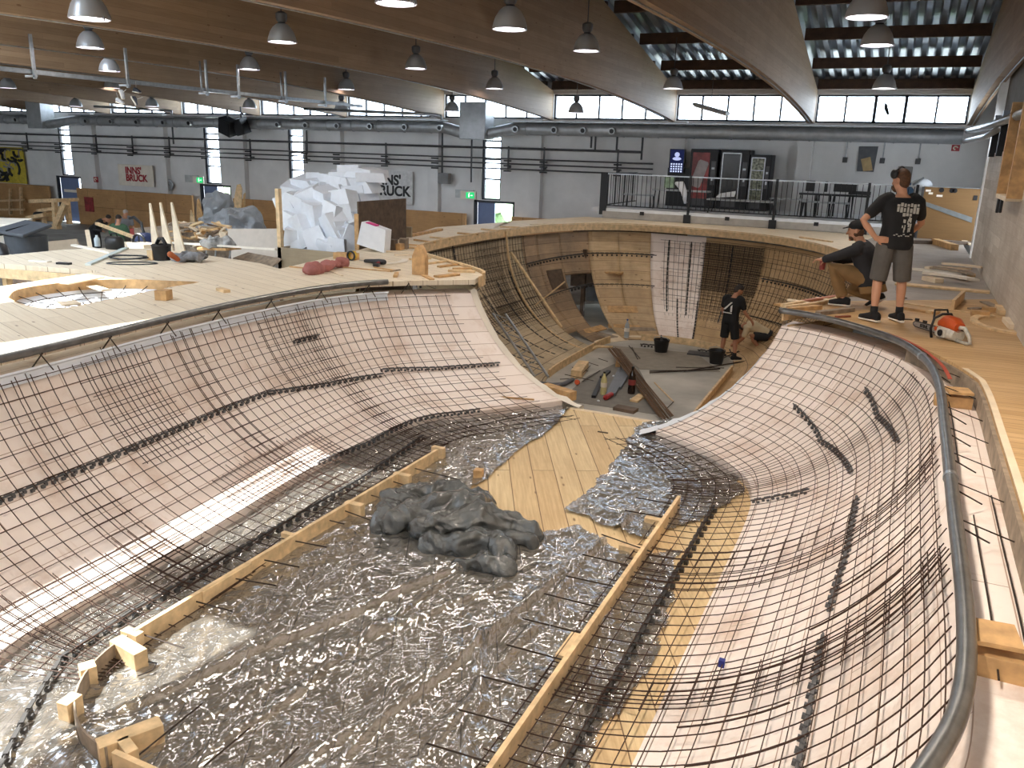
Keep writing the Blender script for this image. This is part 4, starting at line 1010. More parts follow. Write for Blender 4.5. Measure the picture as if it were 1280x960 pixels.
for k, (ia, ib, o1) in enumerate(((36, 56, .10), (60, 82, .26), (64, 84, .14))):
    pts = [V((SP[i].x-NAT[i].x*o1, SP[i].y-NAT[i].y*o1, -.15)) for i in range(ia, ib, 2)]
    tag(MB().tube(pts, .005, 6).build('loose_rebar', REBARD), 'loose bent rebar along the ledge outside the pipe, %s' % ('farthest piece' if k == 0 else 'outer near piece' if k == 1 else 'inner near piece'), 'rod')
# timber under the pale deck edge + notch framing
for k, (px, py) in enumerate(((2, 352), (45, 346), (90, 343), (112, 341))):
    p = at(px, py-18 if k < 3 else py-5, 0); p = at(px, (326+ (339-326)*px/129.0), 0)
    tag(MB().box((p.x, p.y+.05, -1.08), (.1, .1, 2.0)).build('deck_post', W_CUT), 'timber post under the far deck edge beside the dark gap, %s from the view border' % ORD[k], 'post', 'deck posts')
a = at(0, 333); b = at(129, 340)
tag(MB().beam((-14, 7.7, -.14), (b.x, b.y, -.14), .05, .14).build('deck_joist', W_CUT), 'joist along the edge of the gap in the far deck', 'joist')
tag(MB().beam((-14, 7.8, -.75), (b.x-.9, b.y+.05, -.75), .05, .12).build('deck_joist', W_CUT), 'lower rail between the posts under the far deck', 'joist')
tag(MB().box((-12.5, 9.3, -1.1), (3.2, .05, 1.9)).build('deck_shade_panel', W_DARK), 'dark panel added for the shade inside the gap under the far deck', 'panel')  # dark sheet stands in for the shade below the deck
# pocket bowl
W = [(V((x, y, 0))) for x, y in pk]
c = sum(W, V((0, 0, 0)))/len(W)
P = [[p, p+V((0, 0, -.13))] for p in W+[W[0]]]
o = MB().grid(P).build('pocket_edge', W_CUT2); s = o.modifiers.new('s', 'SOLIDIFY'); s.thickness = .02; tag(o, 'bent plywood edge round the pocket in the pale deck', 'edge board')
P = [[p+V((0, 0, -.12)), p.lerp(c, .2)+V((0, 0, -.18)), p.lerp(c, .5)+V((0, 0, -.23)), c+V((0, 0, -.25))] for p in W+[W[0]]]
tag(MB().grid(P).build('pocket_form', FOAM, smooth=True), 'white foam hollow inside the deck pocket', 'formwork')
mb = MB()
for k in range(0, len(W), 2): mb.tube([W[k]+V((0, 0, -.08)), W[k].lerp(c, .2)+V((0, 0, -.15)), W[k].lerp(c, .5)+V((0, 0, -.2)), c+V((0, 0, -.22))], .006, 4)
for f, z in ((.2, -.15), (.4, -.19), (.6, -.205), (.8, -.215)): mb.tube([p.lerp(c, f)+V((0, 0, z)) for p in W], .006, 4, closed=True)
tag(mb.build('rebar_mesh_sheet', REBARD), 'small round mesh inside the deck pocket', 'rebar mesh')
def board(p0, p1, z, w, th, name, label, m=W_CUT, cat='board', group=None, lift=0):
    a = at(p0[0], p0[1], z) if len(p0) == 2 else V(p0); b = at(p1[0], p1[1], z) if len(p1) == 2 else V(p1)
    up = V((0, 0, th/2)); mb = MB().beam(a+up, b+up+V((0, 0, lift)), w, th)
    return tag(mb.build(name, m, origin='auto', bevel=min(.003, th*.2)), label, cat, group)
board((106, 356), (135, 374), -.12, .12, .02, 'board', 'pale lath leaning in the deck pocket', W_PALE, lift=.1)
board((75, 381), (98, 379), -.05, .25, .02, 'board', 'pale ply piece on the near rim of the pocket', W_PALE)
board((80, 355.5), (126, 347), .0, .14, .02, 'board', 'pale curved lath on the far rim of the pocket', W_PALE)
_blk(at(205, 374.5), .3, (.15, .15, .12), 'short square timber block alone on the pale deck', W_CUT2)
board((274, 363), (284, 366), 0, .09, .04, 'wood_offcut', 'tiny pale offcut on the pale deck near the pipe', W_CUT)
# ================================================================== FILM
FILM = NT('plastic_film')
def _f():
    t = FILM; c = t.coord('Object')
    def vor(scl, vec):
        v = t.n('ShaderNodeTexVoronoi'); v.inputs['Scale'].default_value = scl; t.l(vec, v.inputs['Vector']); return v.outputs['Distance']
    dn = t.n('ShaderNodeTexNoise'); dn.inputs['Scale'].default_value = 1.6; dn.inputs['Detail'].default_value = 4; t.l(c, dn.inputs['Vector'])
    sc_ = t.n('ShaderNodeVectorMath', operation='SCALE'); sc_.inputs[3].default_value = .55; t.l(dn.outputs['Color'], sc_.inputs[0])
    ad_ = t.n('ShaderNodeVectorMath', operation='ADD'); t.l(c, ad_.inputs[0]); t.l(sc_.outputs[0], ad_.inputs[1])
    mp = t.n('ShaderNodeMapping'); mp.inputs['Rotation'].default_value = (0, 0, radians(-62)); t.l(ad_.outputs[0], mp.inputs[0])
    m2_ = t.n('ShaderNodeMapping'); m2_.inputs['Scale'].default_value = (.5, 3.0, 1); t.l(mp.outputs[0], m2_.inputs[0])
    m3_ = t.n('ShaderNodeMapping'); m3_.inputs['Scale'].default_value = (.7, 2.2, 1); m3_.inputs['Rotation'].default_value = (0, 0, radians(-20)); t.l(ad_.outputs[0], m3_.inputs[0])
    def mad(x, k, y):
        n = t.n('ShaderNodeMath', operation='MULTIPLY_ADD'); n.inputs[1].default_value = k; t.l(x, n.inputs[0])
        if y is None: n.inputs[2].default_value = 0
        else: t.l(y, n.inputs[2])
        return n.outputs[0]
    h = mad(vor(1.5, m2_.outputs[0]), 1.0, mad(vor(4.2, m3_.outputs[0]), .36, mad(vor(14, m2_.outputs[0]), .12, mad(t.noise(c, 30, 3), .06, None))))
    nm = t.bump(h, 1.0, .035)
    tr = t.n('ShaderNodeBsdfTransparent'); tr.inputs[0].default_value = (.68, .66, .63, 1)
    gl = t.n('ShaderNodeBsdfGlossy'); gl.inputs['Roughness'].default_value = .14; gl.inputs[0].default_value = (.95, .97, 1, 1); t.l(nm, gl.inputs['Normal'])
    df = t.n('ShaderNodeBsdfDiffuse'); df.inputs[0].default_value = lin((146, 141, 133)); t.l(nm, df.inputs['Normal'])
    fr = t.n('ShaderNodeFresnel'); fr.inputs[0].default_value = 1.9; t.l(nm, fr.inputs['Normal'])
    m1 = t.n('ShaderNodeMixShader'); m1.inputs[0].default_value = .42; t.l(tr.outputs[0], m1.inputs[1]); t.l(df.outputs[0], m1.inputs[2])
    m2 = t.n('ShaderNodeMixShader'); ad = t.n('ShaderNodeMath', operation='MULTIPLY_ADD'); ad.inputs[1].default_value = 1.1; ad.inputs[2].default_value = .22; t.l(fr.outputs[0], ad.inputs[0]); t.l(ad.outputs[0], m2.inputs[0])
    t.l(m1.outputs[0], m2.inputs[1]); t.l(gl.outputs[0], m2.inputs[2]); t.l(m2.outputs[0], t.out.inputs[0]); return t.m
FILM = _f()
def inpoly(x, y, P):
    c = False; j = len(P)-1
    for i in range(len(P)):
        if (P[i][1] > y) != (P[j][1] > y) and x < (P[j][0]-P[i][0])*(y-P[i][1])/(P[j][1]-P[i][1])+P[i][0]: c = not c
        j = i
    return c
def az(px, py): p = at(px, py, ZB); return (p.x, p.y)
FOLDS = [(az(120, 905), az(610, 700), .05), (az(60, 935), az(640, 735), .03), (az(250, 960), az(560, 730), .035), (az(430, 960), az(720, 700), .04), (az(520, 960), az(790, 640), .03), (az(590, 960), az(600, 800), .03), (az(300, 820), az(470, 700), .02), (az(380, 960), az(640, 780), .03), (az(600, 600), az(520, 520), .015), (az(700, 960), az(760, 760), .02), (az(200, 930), az(420, 820), .03)]
def filmh(x, y):
    h = 0
    for (a, b, amp) in FOLDS:
        dx, dy = b[0]-a[0], b[1]-a[1]; L = dx*dx+dy*dy; s = ((x-a[0])*dx+(y-a[1])*dy)/L
        if -.1 < s < 1.1:
            wob = noise.noise(V((s*3+a[0]*5, 1.7, a[1])))*.09
            d = abs(((x-a[0])*dy-(y-a[1])*dx)/sqrt(L)+wob)
            h += amp*1.7*max(0, 1-(d/.05)**1.5)*min(1, (s+.1)*6)*min(1, (1.1-s)*6)
    v = V((x*2.6+y*1.6, y*.55-x*.2, 0)); r = 1-abs(noise.noise(v*1.7)); h += .012*max(0, r-.72)/.28
    v2 = V((x*3.1, y*2.4, 3.3)); r2 = 1-abs(noise.noise(v2*2.1+V((noise.noise(v2)*1.5, 0, 0)))); h += .010*max(0, r2-.72)/.28
    v3 = V((x*6+y*2, y*4, 7)); r3 = 1-abs(noise.noise(v3*1.6)); h += .010*max(0, r3-.6)/.4+.003*noise.noise(V((x*9, y*9, 1)))
    return h+.012
def film(name, poly, label, step=.021, lift=0):
    xs = [p[0] for p in poly]; ys = [p[1] for p in poly]; x0, y0 = min(xs), min(ys); nx = int((max(xs)-x0)/step)+1; ny = int((max(ys)-y0)/step)+1
    idx = {}; vs = []; fs = []
    def vid(i, j):
        if (i, j) not in idx:
            x = x0+i*step+.3*step*noise.noise(V((i*.5, j*.5, 2))); y = y0+j*step
            idx[(i, j)] = len(vs); vs.append((x, y, ZB+filmh(x, y)+lift))
        return idx[(i, j)]
    for i in range(nx):
        for j in range(ny):
            x = x0+(i+.5)*step; y = y0+(j+.5)*step; w = .06*noise.noise(V((x*4, y*4, 0)))
            if inpoly(x+w, y+w, poly): fs.append((vid(i, j), vid(i+1, j), vid(i+1, j+1), vid(i, j+1)))
    mb = MB(); mb.v = [V(p) for p in vs]; mb.f = [list(f) for f in fs]
    return tag(mb.build(name, FILM, smooth=True, fix=False), label, 'plastic film')
polyA = [az(712, 505), az(690, 535), az(640, 572), az(593, 608), az(600, 650), az(668, 668), az(722, 655), az(800, 700), az(838, 645)]
polyA = [(-5.9, 10.0), (-4.65, 10.55), az(716, 508), az(690, 535), az(640, 572), az(590, 612), az(600, 650), az(668, 670), az(725, 658), az(790, 700), (-1.5, 7.1), (-1.32, 6.2), (-1.2, 5.2), (-1.3, 4.4), (-1.2, 3.4), (-1.25, 1.5), (-6.0, 1.5)]
film('plastic_film', polyA, 'wrinkled clear plastic film covering the near flat')
polyB = [az(838, 527), az(800, 531), az(770, 577), az(740, 612), az(706, 640), az(745, 655), az(800, 676), (-1.45, 7.9), (-1.2, 8.8), (-1.45, 9.5), (-2.2, 10.3)]
film('plastic_film', polyB, 'smaller wrinkled film beside the chainsaw side form', lift=.01)
# crumpled roll of grey plastic
SACK = NT('grey_crumpled_plastic')
def _s():
    t = SACK; c = t.coord('Object'); n = t.noise(c, 9, 6, .65)
    t.pbr(lin((70, 72, 71)), .24, 0, t.bump(n, .8, .03), Coat_Weight=.4, Specular_IOR_Level=.8); return t.m
SACK = _s()
def crumple(parts, name, label, cat, vox=.02, m=None, amp=.05, sc=4, seed=0, origin=None):
    mb = MB()
    for c, r in parts:
        if isinstance(r, list): mb.blob(c, r, 14)
        else: mb.ell(c, r, nu=18, nv=12)
    t_ = mb.build('tmp', None); r = t_.modifiers.new('r', 'REMESH'); r.mode = 'VOXEL'; r.voxel_size = vox
    bpy.context.view_layer.update(); me = bpy.data.meshes.new_from_object(t_.evaluated_get(bpy.context.evaluated_depsgraph_get())); bpy.data.objects.remove(t_)
    nor = [V(v.normal) for v in me.vertices]; me.name = name
    zmin = min(v.co.z for v in me.vertices)
    for v, n in zip(me.vertices, nor):
        p = v.co*(sc*.55); w = V((noise.noise(p*.8), noise.noise(p*.8+V((5, 0, 0))), noise.noise(p*.8+V((0, 9, 0)))))*.6
        q = p+w; a1 = noise.voronoi(q)[0][0]; a2 = noise.voronoi(q*2.6+V((3, 3, 3)))[0][0]
        k = amp*(2.2*a1+.8*a2+.5*noise.noise(p*2)-1.5)
        v.co = v.co+n*k
        if v.co.z < zmin: v.co.z = zmin
    me.materials.clear(); me.materials.append(m or SACK)
    for p in me.polygons: p.use_smooth = True
    me.set_sharp_from_angle(angle=radians(35))
    o = bpy.data.objects.new(name, me); COL.objects.link(o)
    return tag(o, label, cat)
def zp(px, py, h): p = at(px, py, ZB); return V((p.x, p.y, ZB+h))
def zt_(pts, h): return [zp(x, y, h*k) for x, y, k in pts]
PR = [(zt_([(478, 664, .8), (492, 645, 1.1), (525, 634, 1.5), (565, 636, 1.3), (602, 632, .9)], .11), [.10, .13, .14, .12, .08]),
      (zt_([(485, 668, .8), (520, 660, 1.3), (560, 655, 1.7), (600, 655, 1.3), (606, 640, 1.0)], .12), [.1, .14, .16, .13, .09]),
      (zt_([(525, 676, .8), (560, 672, 1.2), (600, 670, 1.4), (640, 668, 1.0), (672, 676, .6)], .12), [.12, .15, .15, .11, .06]),
      (zt_([(535, 688, .7), (570, 690, .9), (605, 688, 1.1), (628, 698, 1.0), (630, 712, .7)], .1), [.1, .12, .12, .11, .08]),
      (zt_([(572, 712, .5), (600, 712, .8), (628, 716, .8)], .09), [.06, .09, .09]),
      (zt_([(640, 680, .6), (662, 684, .6)], .09), [.09, .06])]
crumple(PR, 'crumpled_plastic', 'dark grey crumpled heap of plastic sheeting on the film', 'plastic sheeting', .013, amp=.055, sc=7)
# starter bars through the kerbs
for k, (p, q) in enumerate((((715-350, 640), (0, 0)),) if False else ()): pass
def rod(p0, p1, z, label, r=.006, group='starter bars', m=REBARD):
    a = at(p0[0], p0[1], z); b = at(p1[0], p1[1], z); return tag(MB().tube([a, b], r, 6).build('rebar_rod', m, origin='auto'), label, 'rod', group)
for k, (a, b) in enumerate((((505, 582), (575, 600)), ((480, 598), (522, 612)), ((450, 615), (478, 623)), ((427, 637), (468, 652)), ((390, 645), (430, 655)), ((352, 673), (408, 684)), ((316, 697), (374, 709)), ((275, 720), (345, 732)), ((231, 748), (290, 764)), ((166, 789), (230, 810)))):
    rod(a, b, ZB+.1, 'starter bar poking inwards from the kerb with blocks, %s from the far end' % ORD[k])
for k, (a, b) in enumerate((((795, 622), (850, 632)), ((781, 638), (838, 648)), ((752, 668), (815, 690)), ((728, 693), (790, 708)), ((708, 720), (776, 735)), ((680, 742), (752, 760)), ((653, 773), (733, 793)), ((633, 806), (712, 827)), ((601, 845), (686, 867)), ((573, 887), (655, 909)), ((533, 929), (625, 957)))):
    rod(a, b, ZB+.1, 'starter bar poking inwards from the chainsaw side kerb, %s from the far end' % ORD[k])
for k, (a, b) in enumerate((((172, 945), (252, 880)), ((255, 958), (312, 910)), ((350, 958), (373, 934)))): rod(a, b, ZB+.1, 'starter bar rising from the near kerb, %s from the bent strip' % ORD[k])
rod((560, 540), (655, 519), ZB+.1, 'long loose bar along the film edge below the hip'); rod((655, 524), (715, 520), ZB+.1, 'short loose bar crossing the film tip by the pine boards')
tag(MB().tube([at(180, 826, ZB+.05), at(196, 829, ZB+.05), at(190, 838, ZB+.06), at(172, 845, ZB+.05)], .005, 6).build('bent_wire', REBARD), 'small bent hook of wire on the sunlit film', 'wire')
board((747, 540), (760, 542), ZB, .02, .015, 'wood_offcut', 'thin dark sliver on the pine boards', W_DARK)
board((527, 489), (668, 492), ZB+.25, .03, .02, 'lath', 'long thin lath lying across the foot of the form at the hip', W_CUT2, lift=-.1)
tag(MB().box((0, 0, 0), (.04, .04, .05)).build('blue_clip', mat('blue_plastic', (30, 40, 120), .5)), 'small blue clip on the mesh low on the chainsaw side', 'clip').location = surf_from_px(sh, [(905, 827), (906, 828)], Rr, .03)[0]
# ================================================================== PLATFORM + RAILING
PZ = .3
PLATF = mat('platform_floor_grey', (226, 230, 234), .3, var=.05)
struct(MB().box((-3.4, 26.15, PZ-.06), (10.6, 3.7, .12)).build('floor_platform', PLATF))
CURBM = mat('pale_concrete_curb', (172, 168, 162), .7, var=.1)
tag(MB().box((-3.5, 24.36, .11), (9.7, .16, .2)).build('platform_curb', CURBM, bevel=.01), 'pale concrete curb under the railing', 'curb')
RX0 = -8.35; RX1 = .15; RY = 24.32; RT = 1.3
r = thing('railing', 'black metal railing with thin balusters along the platform', 'railing', (0, 0, 0))
MB().beam((RX0, RY, RT), (RX1, RY, RT), .05, .03).beam((RX0, RY, RT), (RX0, 27.6, RT), .05, .03).build('top_rail', STEEL, r)
MB().beam((RX0, RY, PZ+.08), (RX1, RY, PZ+.08), .04, .03).beam((RX0, RY, PZ+.08), (RX0, 27.6, PZ+.08), .04, .03).build('bottom_rail', BLACKM, r)
for k, x in enumerate((RX0, -5.75, -3.35, -1.0, RX1)):
    MB().box((x, RY, .72), (.22 if k == 0 else .07, .06, 1.24)).build('post', BLACKM, r)
    if k: MB().box((x, RY-.1, .12), (.2, .05, .24)).build('bracket', BLACKM, r)
for x in (-7.1, -4.6, -2.2): MB().box((x, RY-.09, .2), (.12, .04, .1)).build('bracket', BLACKM, r)
n = 62
for k in range(n):
    x = RX0+(RX1-RX0)*(k+.5)/n; MB().box((x, RY, .85), (.016, .016, .92)).build('baluster', BLACKM, r)
for k in range(14):
    y = RY+3.2*(k+.7)/14; MB().box((RX0, y, .85), (.05 if k % 4 == 0 else .016, .016, .92)).build('baluster', BLACKM, r)
# vending machines and screen at the far wall
def vending(px0, px1, pt, label, front, mfront, extra):
    a = aty(px0, 258, 27.0); b = aty(px1, 258, 27.0); zt_ = aty((px0+px1)/2, pt, 27.0).z; w = b.x-a.x
    v = thing('vending_machine', label, 'vending machine', ((a.x+b.x)/2, 27.4, PZ))
    h = zt_-PZ
    part(MB().box((0, 0, h/2), (w, .8, h)), 'cabinet', BLACKM, v, bevel=.02)
    part(MB().box((-w*.1, -.41, h*.55), (w*.62, .03, h*.78)), 'front_panel', mfront, v, bevel=.01)
    part(MB().box((w*.36, -.41, h*.6), (w*.16, .03, h*.4)), 'coin_panel', IRON, v)
    part(MB().box((w*.36, -.43, h*.68), (w*.1, .01, .06)), 'coin_slot', STEEL, v); part(MB().box((w*.36, -.43, h*.5), (w*.08, .01, .1)), 'keypad', STEEL, v)
    part(MB().box((-w*.1, -.41, h*.1), (w*.5, .04, h*.12)), 'dispensing_flap', IRON, v)
    if extra: extra(v, w, h)
GL1 = mat('vending_glass_dark', (46, 48, 52), .15); GL2 = mat('vending_glass_green', (120, 124, 104), .2, var=.5, sc=14)
REDP = mat('faded_red_panel', (150, 66, 66), .4, var=.4, sc=3)
def can(v, w, h):
    M = Matrix.Rotation(.25, 3, 'Y'); part(MB().lathe([(.0, .42), (.13, .42), (.17, .36), (.17, -.36), (.13, -.42), (0, -.42)], c=(-w*.12, -.44, h*.58), n=16, M=Matrix.Rotation(.3, 3, 'Y') @ Matrix.Diagonal((1, .12, 1))), 'can_picture', mat('can_silver', (170, 160, 158), .4), v, smooth='auto')
def glassrim(v, w, h):
    part(MB().box((-w*.1-w*.31, -.43, h*.55), (.03, .03, h*.78)).box((-w*.1+w*.31, -.43, h*.55), (.03, .03, h*.78)).box((-w*.1, -.43, h*.55+h*.39), (w*.64, .03, .03)), 'glass_rim', STEEL, v)
def shelves(v, w, h):
    glassrim(v, w, h)
    part(MB().box((-w*.1, -.43, h*.38), (w*.6, .01, .02)).box((-w*.1, -.43, h*.55), (w*.6, .01, .02)).box((-w*.1, -.43, h*.72), (w*.6, .01, .02)), 'shelf_edges', STEEL, v)
vending(858, 892, 186, 'tall black vending machine with faded red can picture', 0, REDP, can)
vending(895, 931, 187, 'tall black vending machine with dark glass front', 0, GL1, glassrim)
vending(932, 958, 193, 'shorter vending machine with stocked shelves behind glass', 0, GL2, shelves)
c, w, h = wallbox(838, 186, 855, 217, 27.2)
s = thing('info_screen', 'upright screen with a glowing portrait and grid of icons beside the vending machines', 'screen', c)
part(MB().box((0, 0, 0), (w, .1, h)), 'housing', BLACK, s, bevel=.01)
part(MB().box((0, -.055, 0), (w*.86, .01, h*.94)), 'display', emit('screen_blue', (30, 36, 70), .8), s)
part(MB().ell((0, -.065, h*.27), (w*.16, .004, h*.1)).ell((0, -.065, h*.1), (w*.28, .004, h*.07)), 'portrait', emit('screen_portrait', (170, 180, 220), 1.0), s)
mb = MB()
for i in range(5):
    for j in range(4): mb.box((w*(-.32+i*.16), -.063, h*(-.12-j*.1)), (w*.09, .006, h*.06))
part(mb, 'icons', emit('screen_icons', (190, 200, 235), 1.2), s)
tag(MB().box((c.x+.1, 27.4, .9), (.8, .3, 1.2)).build('screen_pillar', BLACKM), 'black pillar carrying the info screen', 'pillar', None, 'thing')
TABLE = mat('grey_table_top', (170, 174, 178), .3, var=.05)
def table(px0, px1, py, lab, h=.75, d=.6, Y=25.3):
    a = aty(px0, py, Y); b = aty(px1, py, Y); w = b.x-a.x; t = thing('folding_table', lab, 'table', ((a.x+b.x)/2, Y+.2, PZ))
    z = max(.4, min(.95, a.z-PZ))
    part(MB().box((0, 0, z-.02), (w, d, .04)), 'tabletop', TABLE, t, bevel=.008)
    for sx in (-1, 1):
        for sy in (-1, 1): part(MB().tube([(sx*w*.44, sy*d*.4, z-.04), (sx*w*.47, sy*d*.42, 0)], .02, 6), 'leg', BLACKM, t)
    return t
table(778, 815, 243, 'low pale bench at the railing end nearest the wall pipes', d=.4)
table(816, 886, 236, 'highest pale table, before the info screen'); table(884, 972, 248, 'pale table with folded sheets, before the vending machines', Y=24.9)
table(962, 1010, 247, 'dim brown bench behind the railing, in the middle', d=.35); table(1000, 1062, 251, 'dim brown bench behind the railing, nearest the deck men', d=.35, Y=25.2)
tag(MB().slab([aty(895, 247, 25), aty(918, 246, 25), aty(920, 240, 25.3), aty(900, 243, 25.3)], .03, (0, 0, 1)).build('folded_sheet', FOAM), 'white folded sheet lying on the pale table', 'sheet')
tag(MB().tube([aty(845, 229, 25.2), aty(851, 231, 25.1), aty(855, 240, 25), aty(857, 254, 24.9)], [.05, .12, .09, .05], 8).build('draped_cloth', FOAM, smooth=True), 'white cloth hanging over the edge of the highest table', 'cloth')
c, w, h = wallbox(832, 221, 842, 235, 25.4); tag(MB().box(c, (w, .2, h)).build('carton', mat('green_white_carton', (150, 176, 150), .6, var=.3, sc=8), origin='auto'), 'green and white carton standing on the highest table', 'carton')
# stacked furniture by the wall
for k, (px, w_) in enumerate(((1012, .5), (1032, .4), (1056, .62), (1075, .6))):
    p = aty(px, 235, 26.2); t = thing('folded_chair', 'dark folded chair stacked on trestles behind the railing, %s from the vending machines' % ORD[k], 'chair', (p.x, 26.2, PZ), 'stacked dark seats')
    part(MB().box((0, 0, .62), (w_, .4, .05)), 'seat', BLACK, t); part(MB().box((0, .18, (.84, .84, .82, .70)[k]), (w_*(.5, .2, 1, 1)[k], .05, (.3, .3, .22, .1)[k])), 'backrest', BLACK, t)
    for sx in (-1, 1): part(MB().tube([(sx*w_*.4, -.2, .6), (sx*w_*.46, -.26, 0)], .016, 6).tube([(sx*w_*.4, .2, .6), (sx*w_*.4, .25, 0)], .02, 6), 'leg', BLACKM, t)
# plywood barrier
b = thing('plywood_barrier', 'tan plywood barrier with stickers and a grey diagonal bar', 'barrier', (0, 0, 0))
BARR = planks('barrier_plywood', (122, 90, 50), (130, 98, 56), w=1.6, L=3, plane='XZ', dirt=.4, dirtc=(110, 82, 48), knots=False, grain=.2)
x0 = aty(1146, 297, 24.2).x; x1 = 1.62; zt2 = aty(1146, 233, 24.2).z
MB().box(((x0+x1)/2, 24.2, zt2/2), (x1-x0, .06, zt2)).build('panel', BARR, b); MB().box(((x0+x1)/2, 24.18, zt2+.01), (x1-x0+.05, .12, .02)).build('cap', STEEL, b); MB().box((x0-.03, 24.2, zt2/2), (.06, .1, zt2)).build('edge_post', IRON, b)
MB().slab([(x0+.05, 24.165, zt2*.72), (x0+.05, 24.165, zt2*.64), (x1-.12, 24.165, zt2*.36), (x1-.12, 24.165, zt2*.46)], .012, (0, -1, 0)).build('diagonal_bar', mat('faded_grey_paint', (112, 116, 116), .6), b)
for k, (u, v_, w_, h_) in enumerate(((.07, .93, .12, .05), (.12, .88, .1, .05), (.28, .84, .14, .05), (.9, .83, .09, .12))): MB().box((x0+(x1-x0)*u, 24.16, zt2*v_), (w_, .006, h_)).build('sticker', W_WHITE if k < 3 else BLACK, b)
for k, u in enumerate((.3, .48, .53)): MB().lathe([(0, .004), (.06, .004), (.06, 0)], c=(x0+(x1-x0)*u, 24.165, zt2*.95), n=14, M=Matrix.Rotation(pi/2, 3, 'X')).build('round_sticker', BLACK, b)
tag(MB().tube([aty(1141, 231, 24.4), aty(1155, 222, 24.4)], .03, 6).build('steel_bar', STEEL), 'light bar sticking up behind the plywood barrier', 'bar')
tag(MB().ell(aty(1152, 231, 24.6), (.25, .2, .16)).build('white_bundle', FOAM, smooth=True), 'white rounded bundle showing above the barrier', 'bundle')
tag(MB().box(aty(1133, 238, 24.8), (.35, .1, .4)).build('blue_crate', mat('blue_crate', (70, 110, 150), .5), origin='auto'), 'blue crate edge between standing man and barrier', 'crate')
tag(MB().box(V((aty(1130, 222, 27.9).x, 27.94, aty(1130, 220, 27.9).z)), (.4, .05, .55)).build('wall_mirror', mat('dull_mirror', (104, 104, 104), .3, .3), bevel=.06), 'rounded dull panel on the wall behind the standing man head', 'panel')
# ================================================================== FOAM HEAP
random.seed(31)
YB = 13.5
A0 = aty(350, 309, YB); A1 = aty(447, 318, YB); fx0, fx1 = A0.x, A1.x; fz = A1.z; fd = 2.0
WB = planks('stained_ply', (150, 136, 112), (166, 150, 124), w=1.4, L=3, plane='XZ', dirt=.7, dirtc=(108, 96, 78), knots=False, grain=.2)
bx = thing('foam_bin', 'large plywood bin holding white foam offcuts', 'bin', (0, 0, 0))
MB().box(((fx0+fx1)/2, YB, (fz+FZ)/2), (fx1-fx0+.1, .05, fz-FZ)).build('front_board', WB, bx)
ztop = aty(350, 236, YB).z
MB().box((fx0, YB+.02, (ztop+FZ)/2), (.09, .09, ztop-FZ)).build('corner_post', W_CUT, bx); MB().box((fx1, YB+.02, (.6+FZ)/2), (.09, .09, .6-FZ)).build('corner_post', W_CUT2, bx)
pz = aty(447, 252, YB).z
MB().box((fx1+.03, YB+.85, (pz+FZ)/2), (.04, 1.7, pz-FZ)).build('side_board', W_DARK, bx); MB().box((fx0, YB+1, (fz+FZ)/2), (.05, 2, fz-FZ)).build('side_board', WB, bx)
MB().box(((fx0+fx1)/2, YB+fd, (fz+FZ)/2+.2), (fx1-fx0, .05, fz-FZ+.4)).build('back_board', WB, bx)
# foam pieces: each a bevelled offcut
fprotos = []
def foam_piece(d, wedge):
    x, y, z = d[0]/2, d[1]/2, d[2]/2
    P = [(-x, -y, -z), (x, -y, -z), (-x, y, -z), (x, y, -z), (-x, -y, z), (x*wedge, -y, z), (-x, y, z), (x*wedge, y, z*.9)]
    return MB().add(P, [(0, 2, 3, 1), (4, 5, 7, 6), (0, 1, 5, 4), (2, 6, 7, 3), (0, 4, 6, 2), (1, 3, 7, 5)])
spots = []
front = [(372, 290, 40, 44), (400, 276, 34, 50), (424, 292, 32, 58), (441, 273, 24, 36), (365, 262, 36, 34), (386, 250, 38, 30), (410, 255, 34, 40), (432, 252, 36, 30), (372, 240, 48, 18), (398, 236, 52, 22), (357, 252, 28, 22), (380, 306, 40, 28), (398, 302, 26, 34), (412, 310, 28, 20), (436, 308, 26, 22), (360, 298, 20, 28), (442, 296, 16, 24), (390, 284, 34, 28), (420, 268, 30, 26), (362, 278, 26, 24), (436, 285, 20, 22),
         (408, 236, 30, 16), (425, 240, 40, 18), (445, 240, 30, 18), (455, 246, 28, 14), (430, 228, 44, 14), (448, 228, 40, 14), (465, 222, 38, 12), (450, 220, 36, 12), (428, 220, 30, 14), (415, 226, 26, 14), (455, 234, 46, 16), (466, 216, 26, 10), (440, 213, 30, 10), (380, 228, 40, 14), (395, 224, 20, 14)]
lab_i = 0
hgt = {}
for k, (px, py, w, h) in enumerate(front):
    px = px+7 if px < 385 else px
    if py > 252 and px > 425: px -= 8
    up = py < 248
    dep = YB+.42+random.random()*.2+(.45 if up else 0)+max(0, (300-py))*.008
    c = aty(px, py, dep); zd = (c-CAMP).dot(V((-.4, .87, -.27))); sx = w*zd/F*1.0; sz = h*zd/F*.95
    o = foam_piece((sx, .3+random.random()*.25, sz), .55+random.random()*.45).build('foam_offcut', FOAM)
    o.location = c; o.rotation_euler = ((random.random()-.5)*.6, (random.random()-.5)*(.9 if not up else .25), (random.random()-.5)*1.0)
    spots.append((px, py, o))
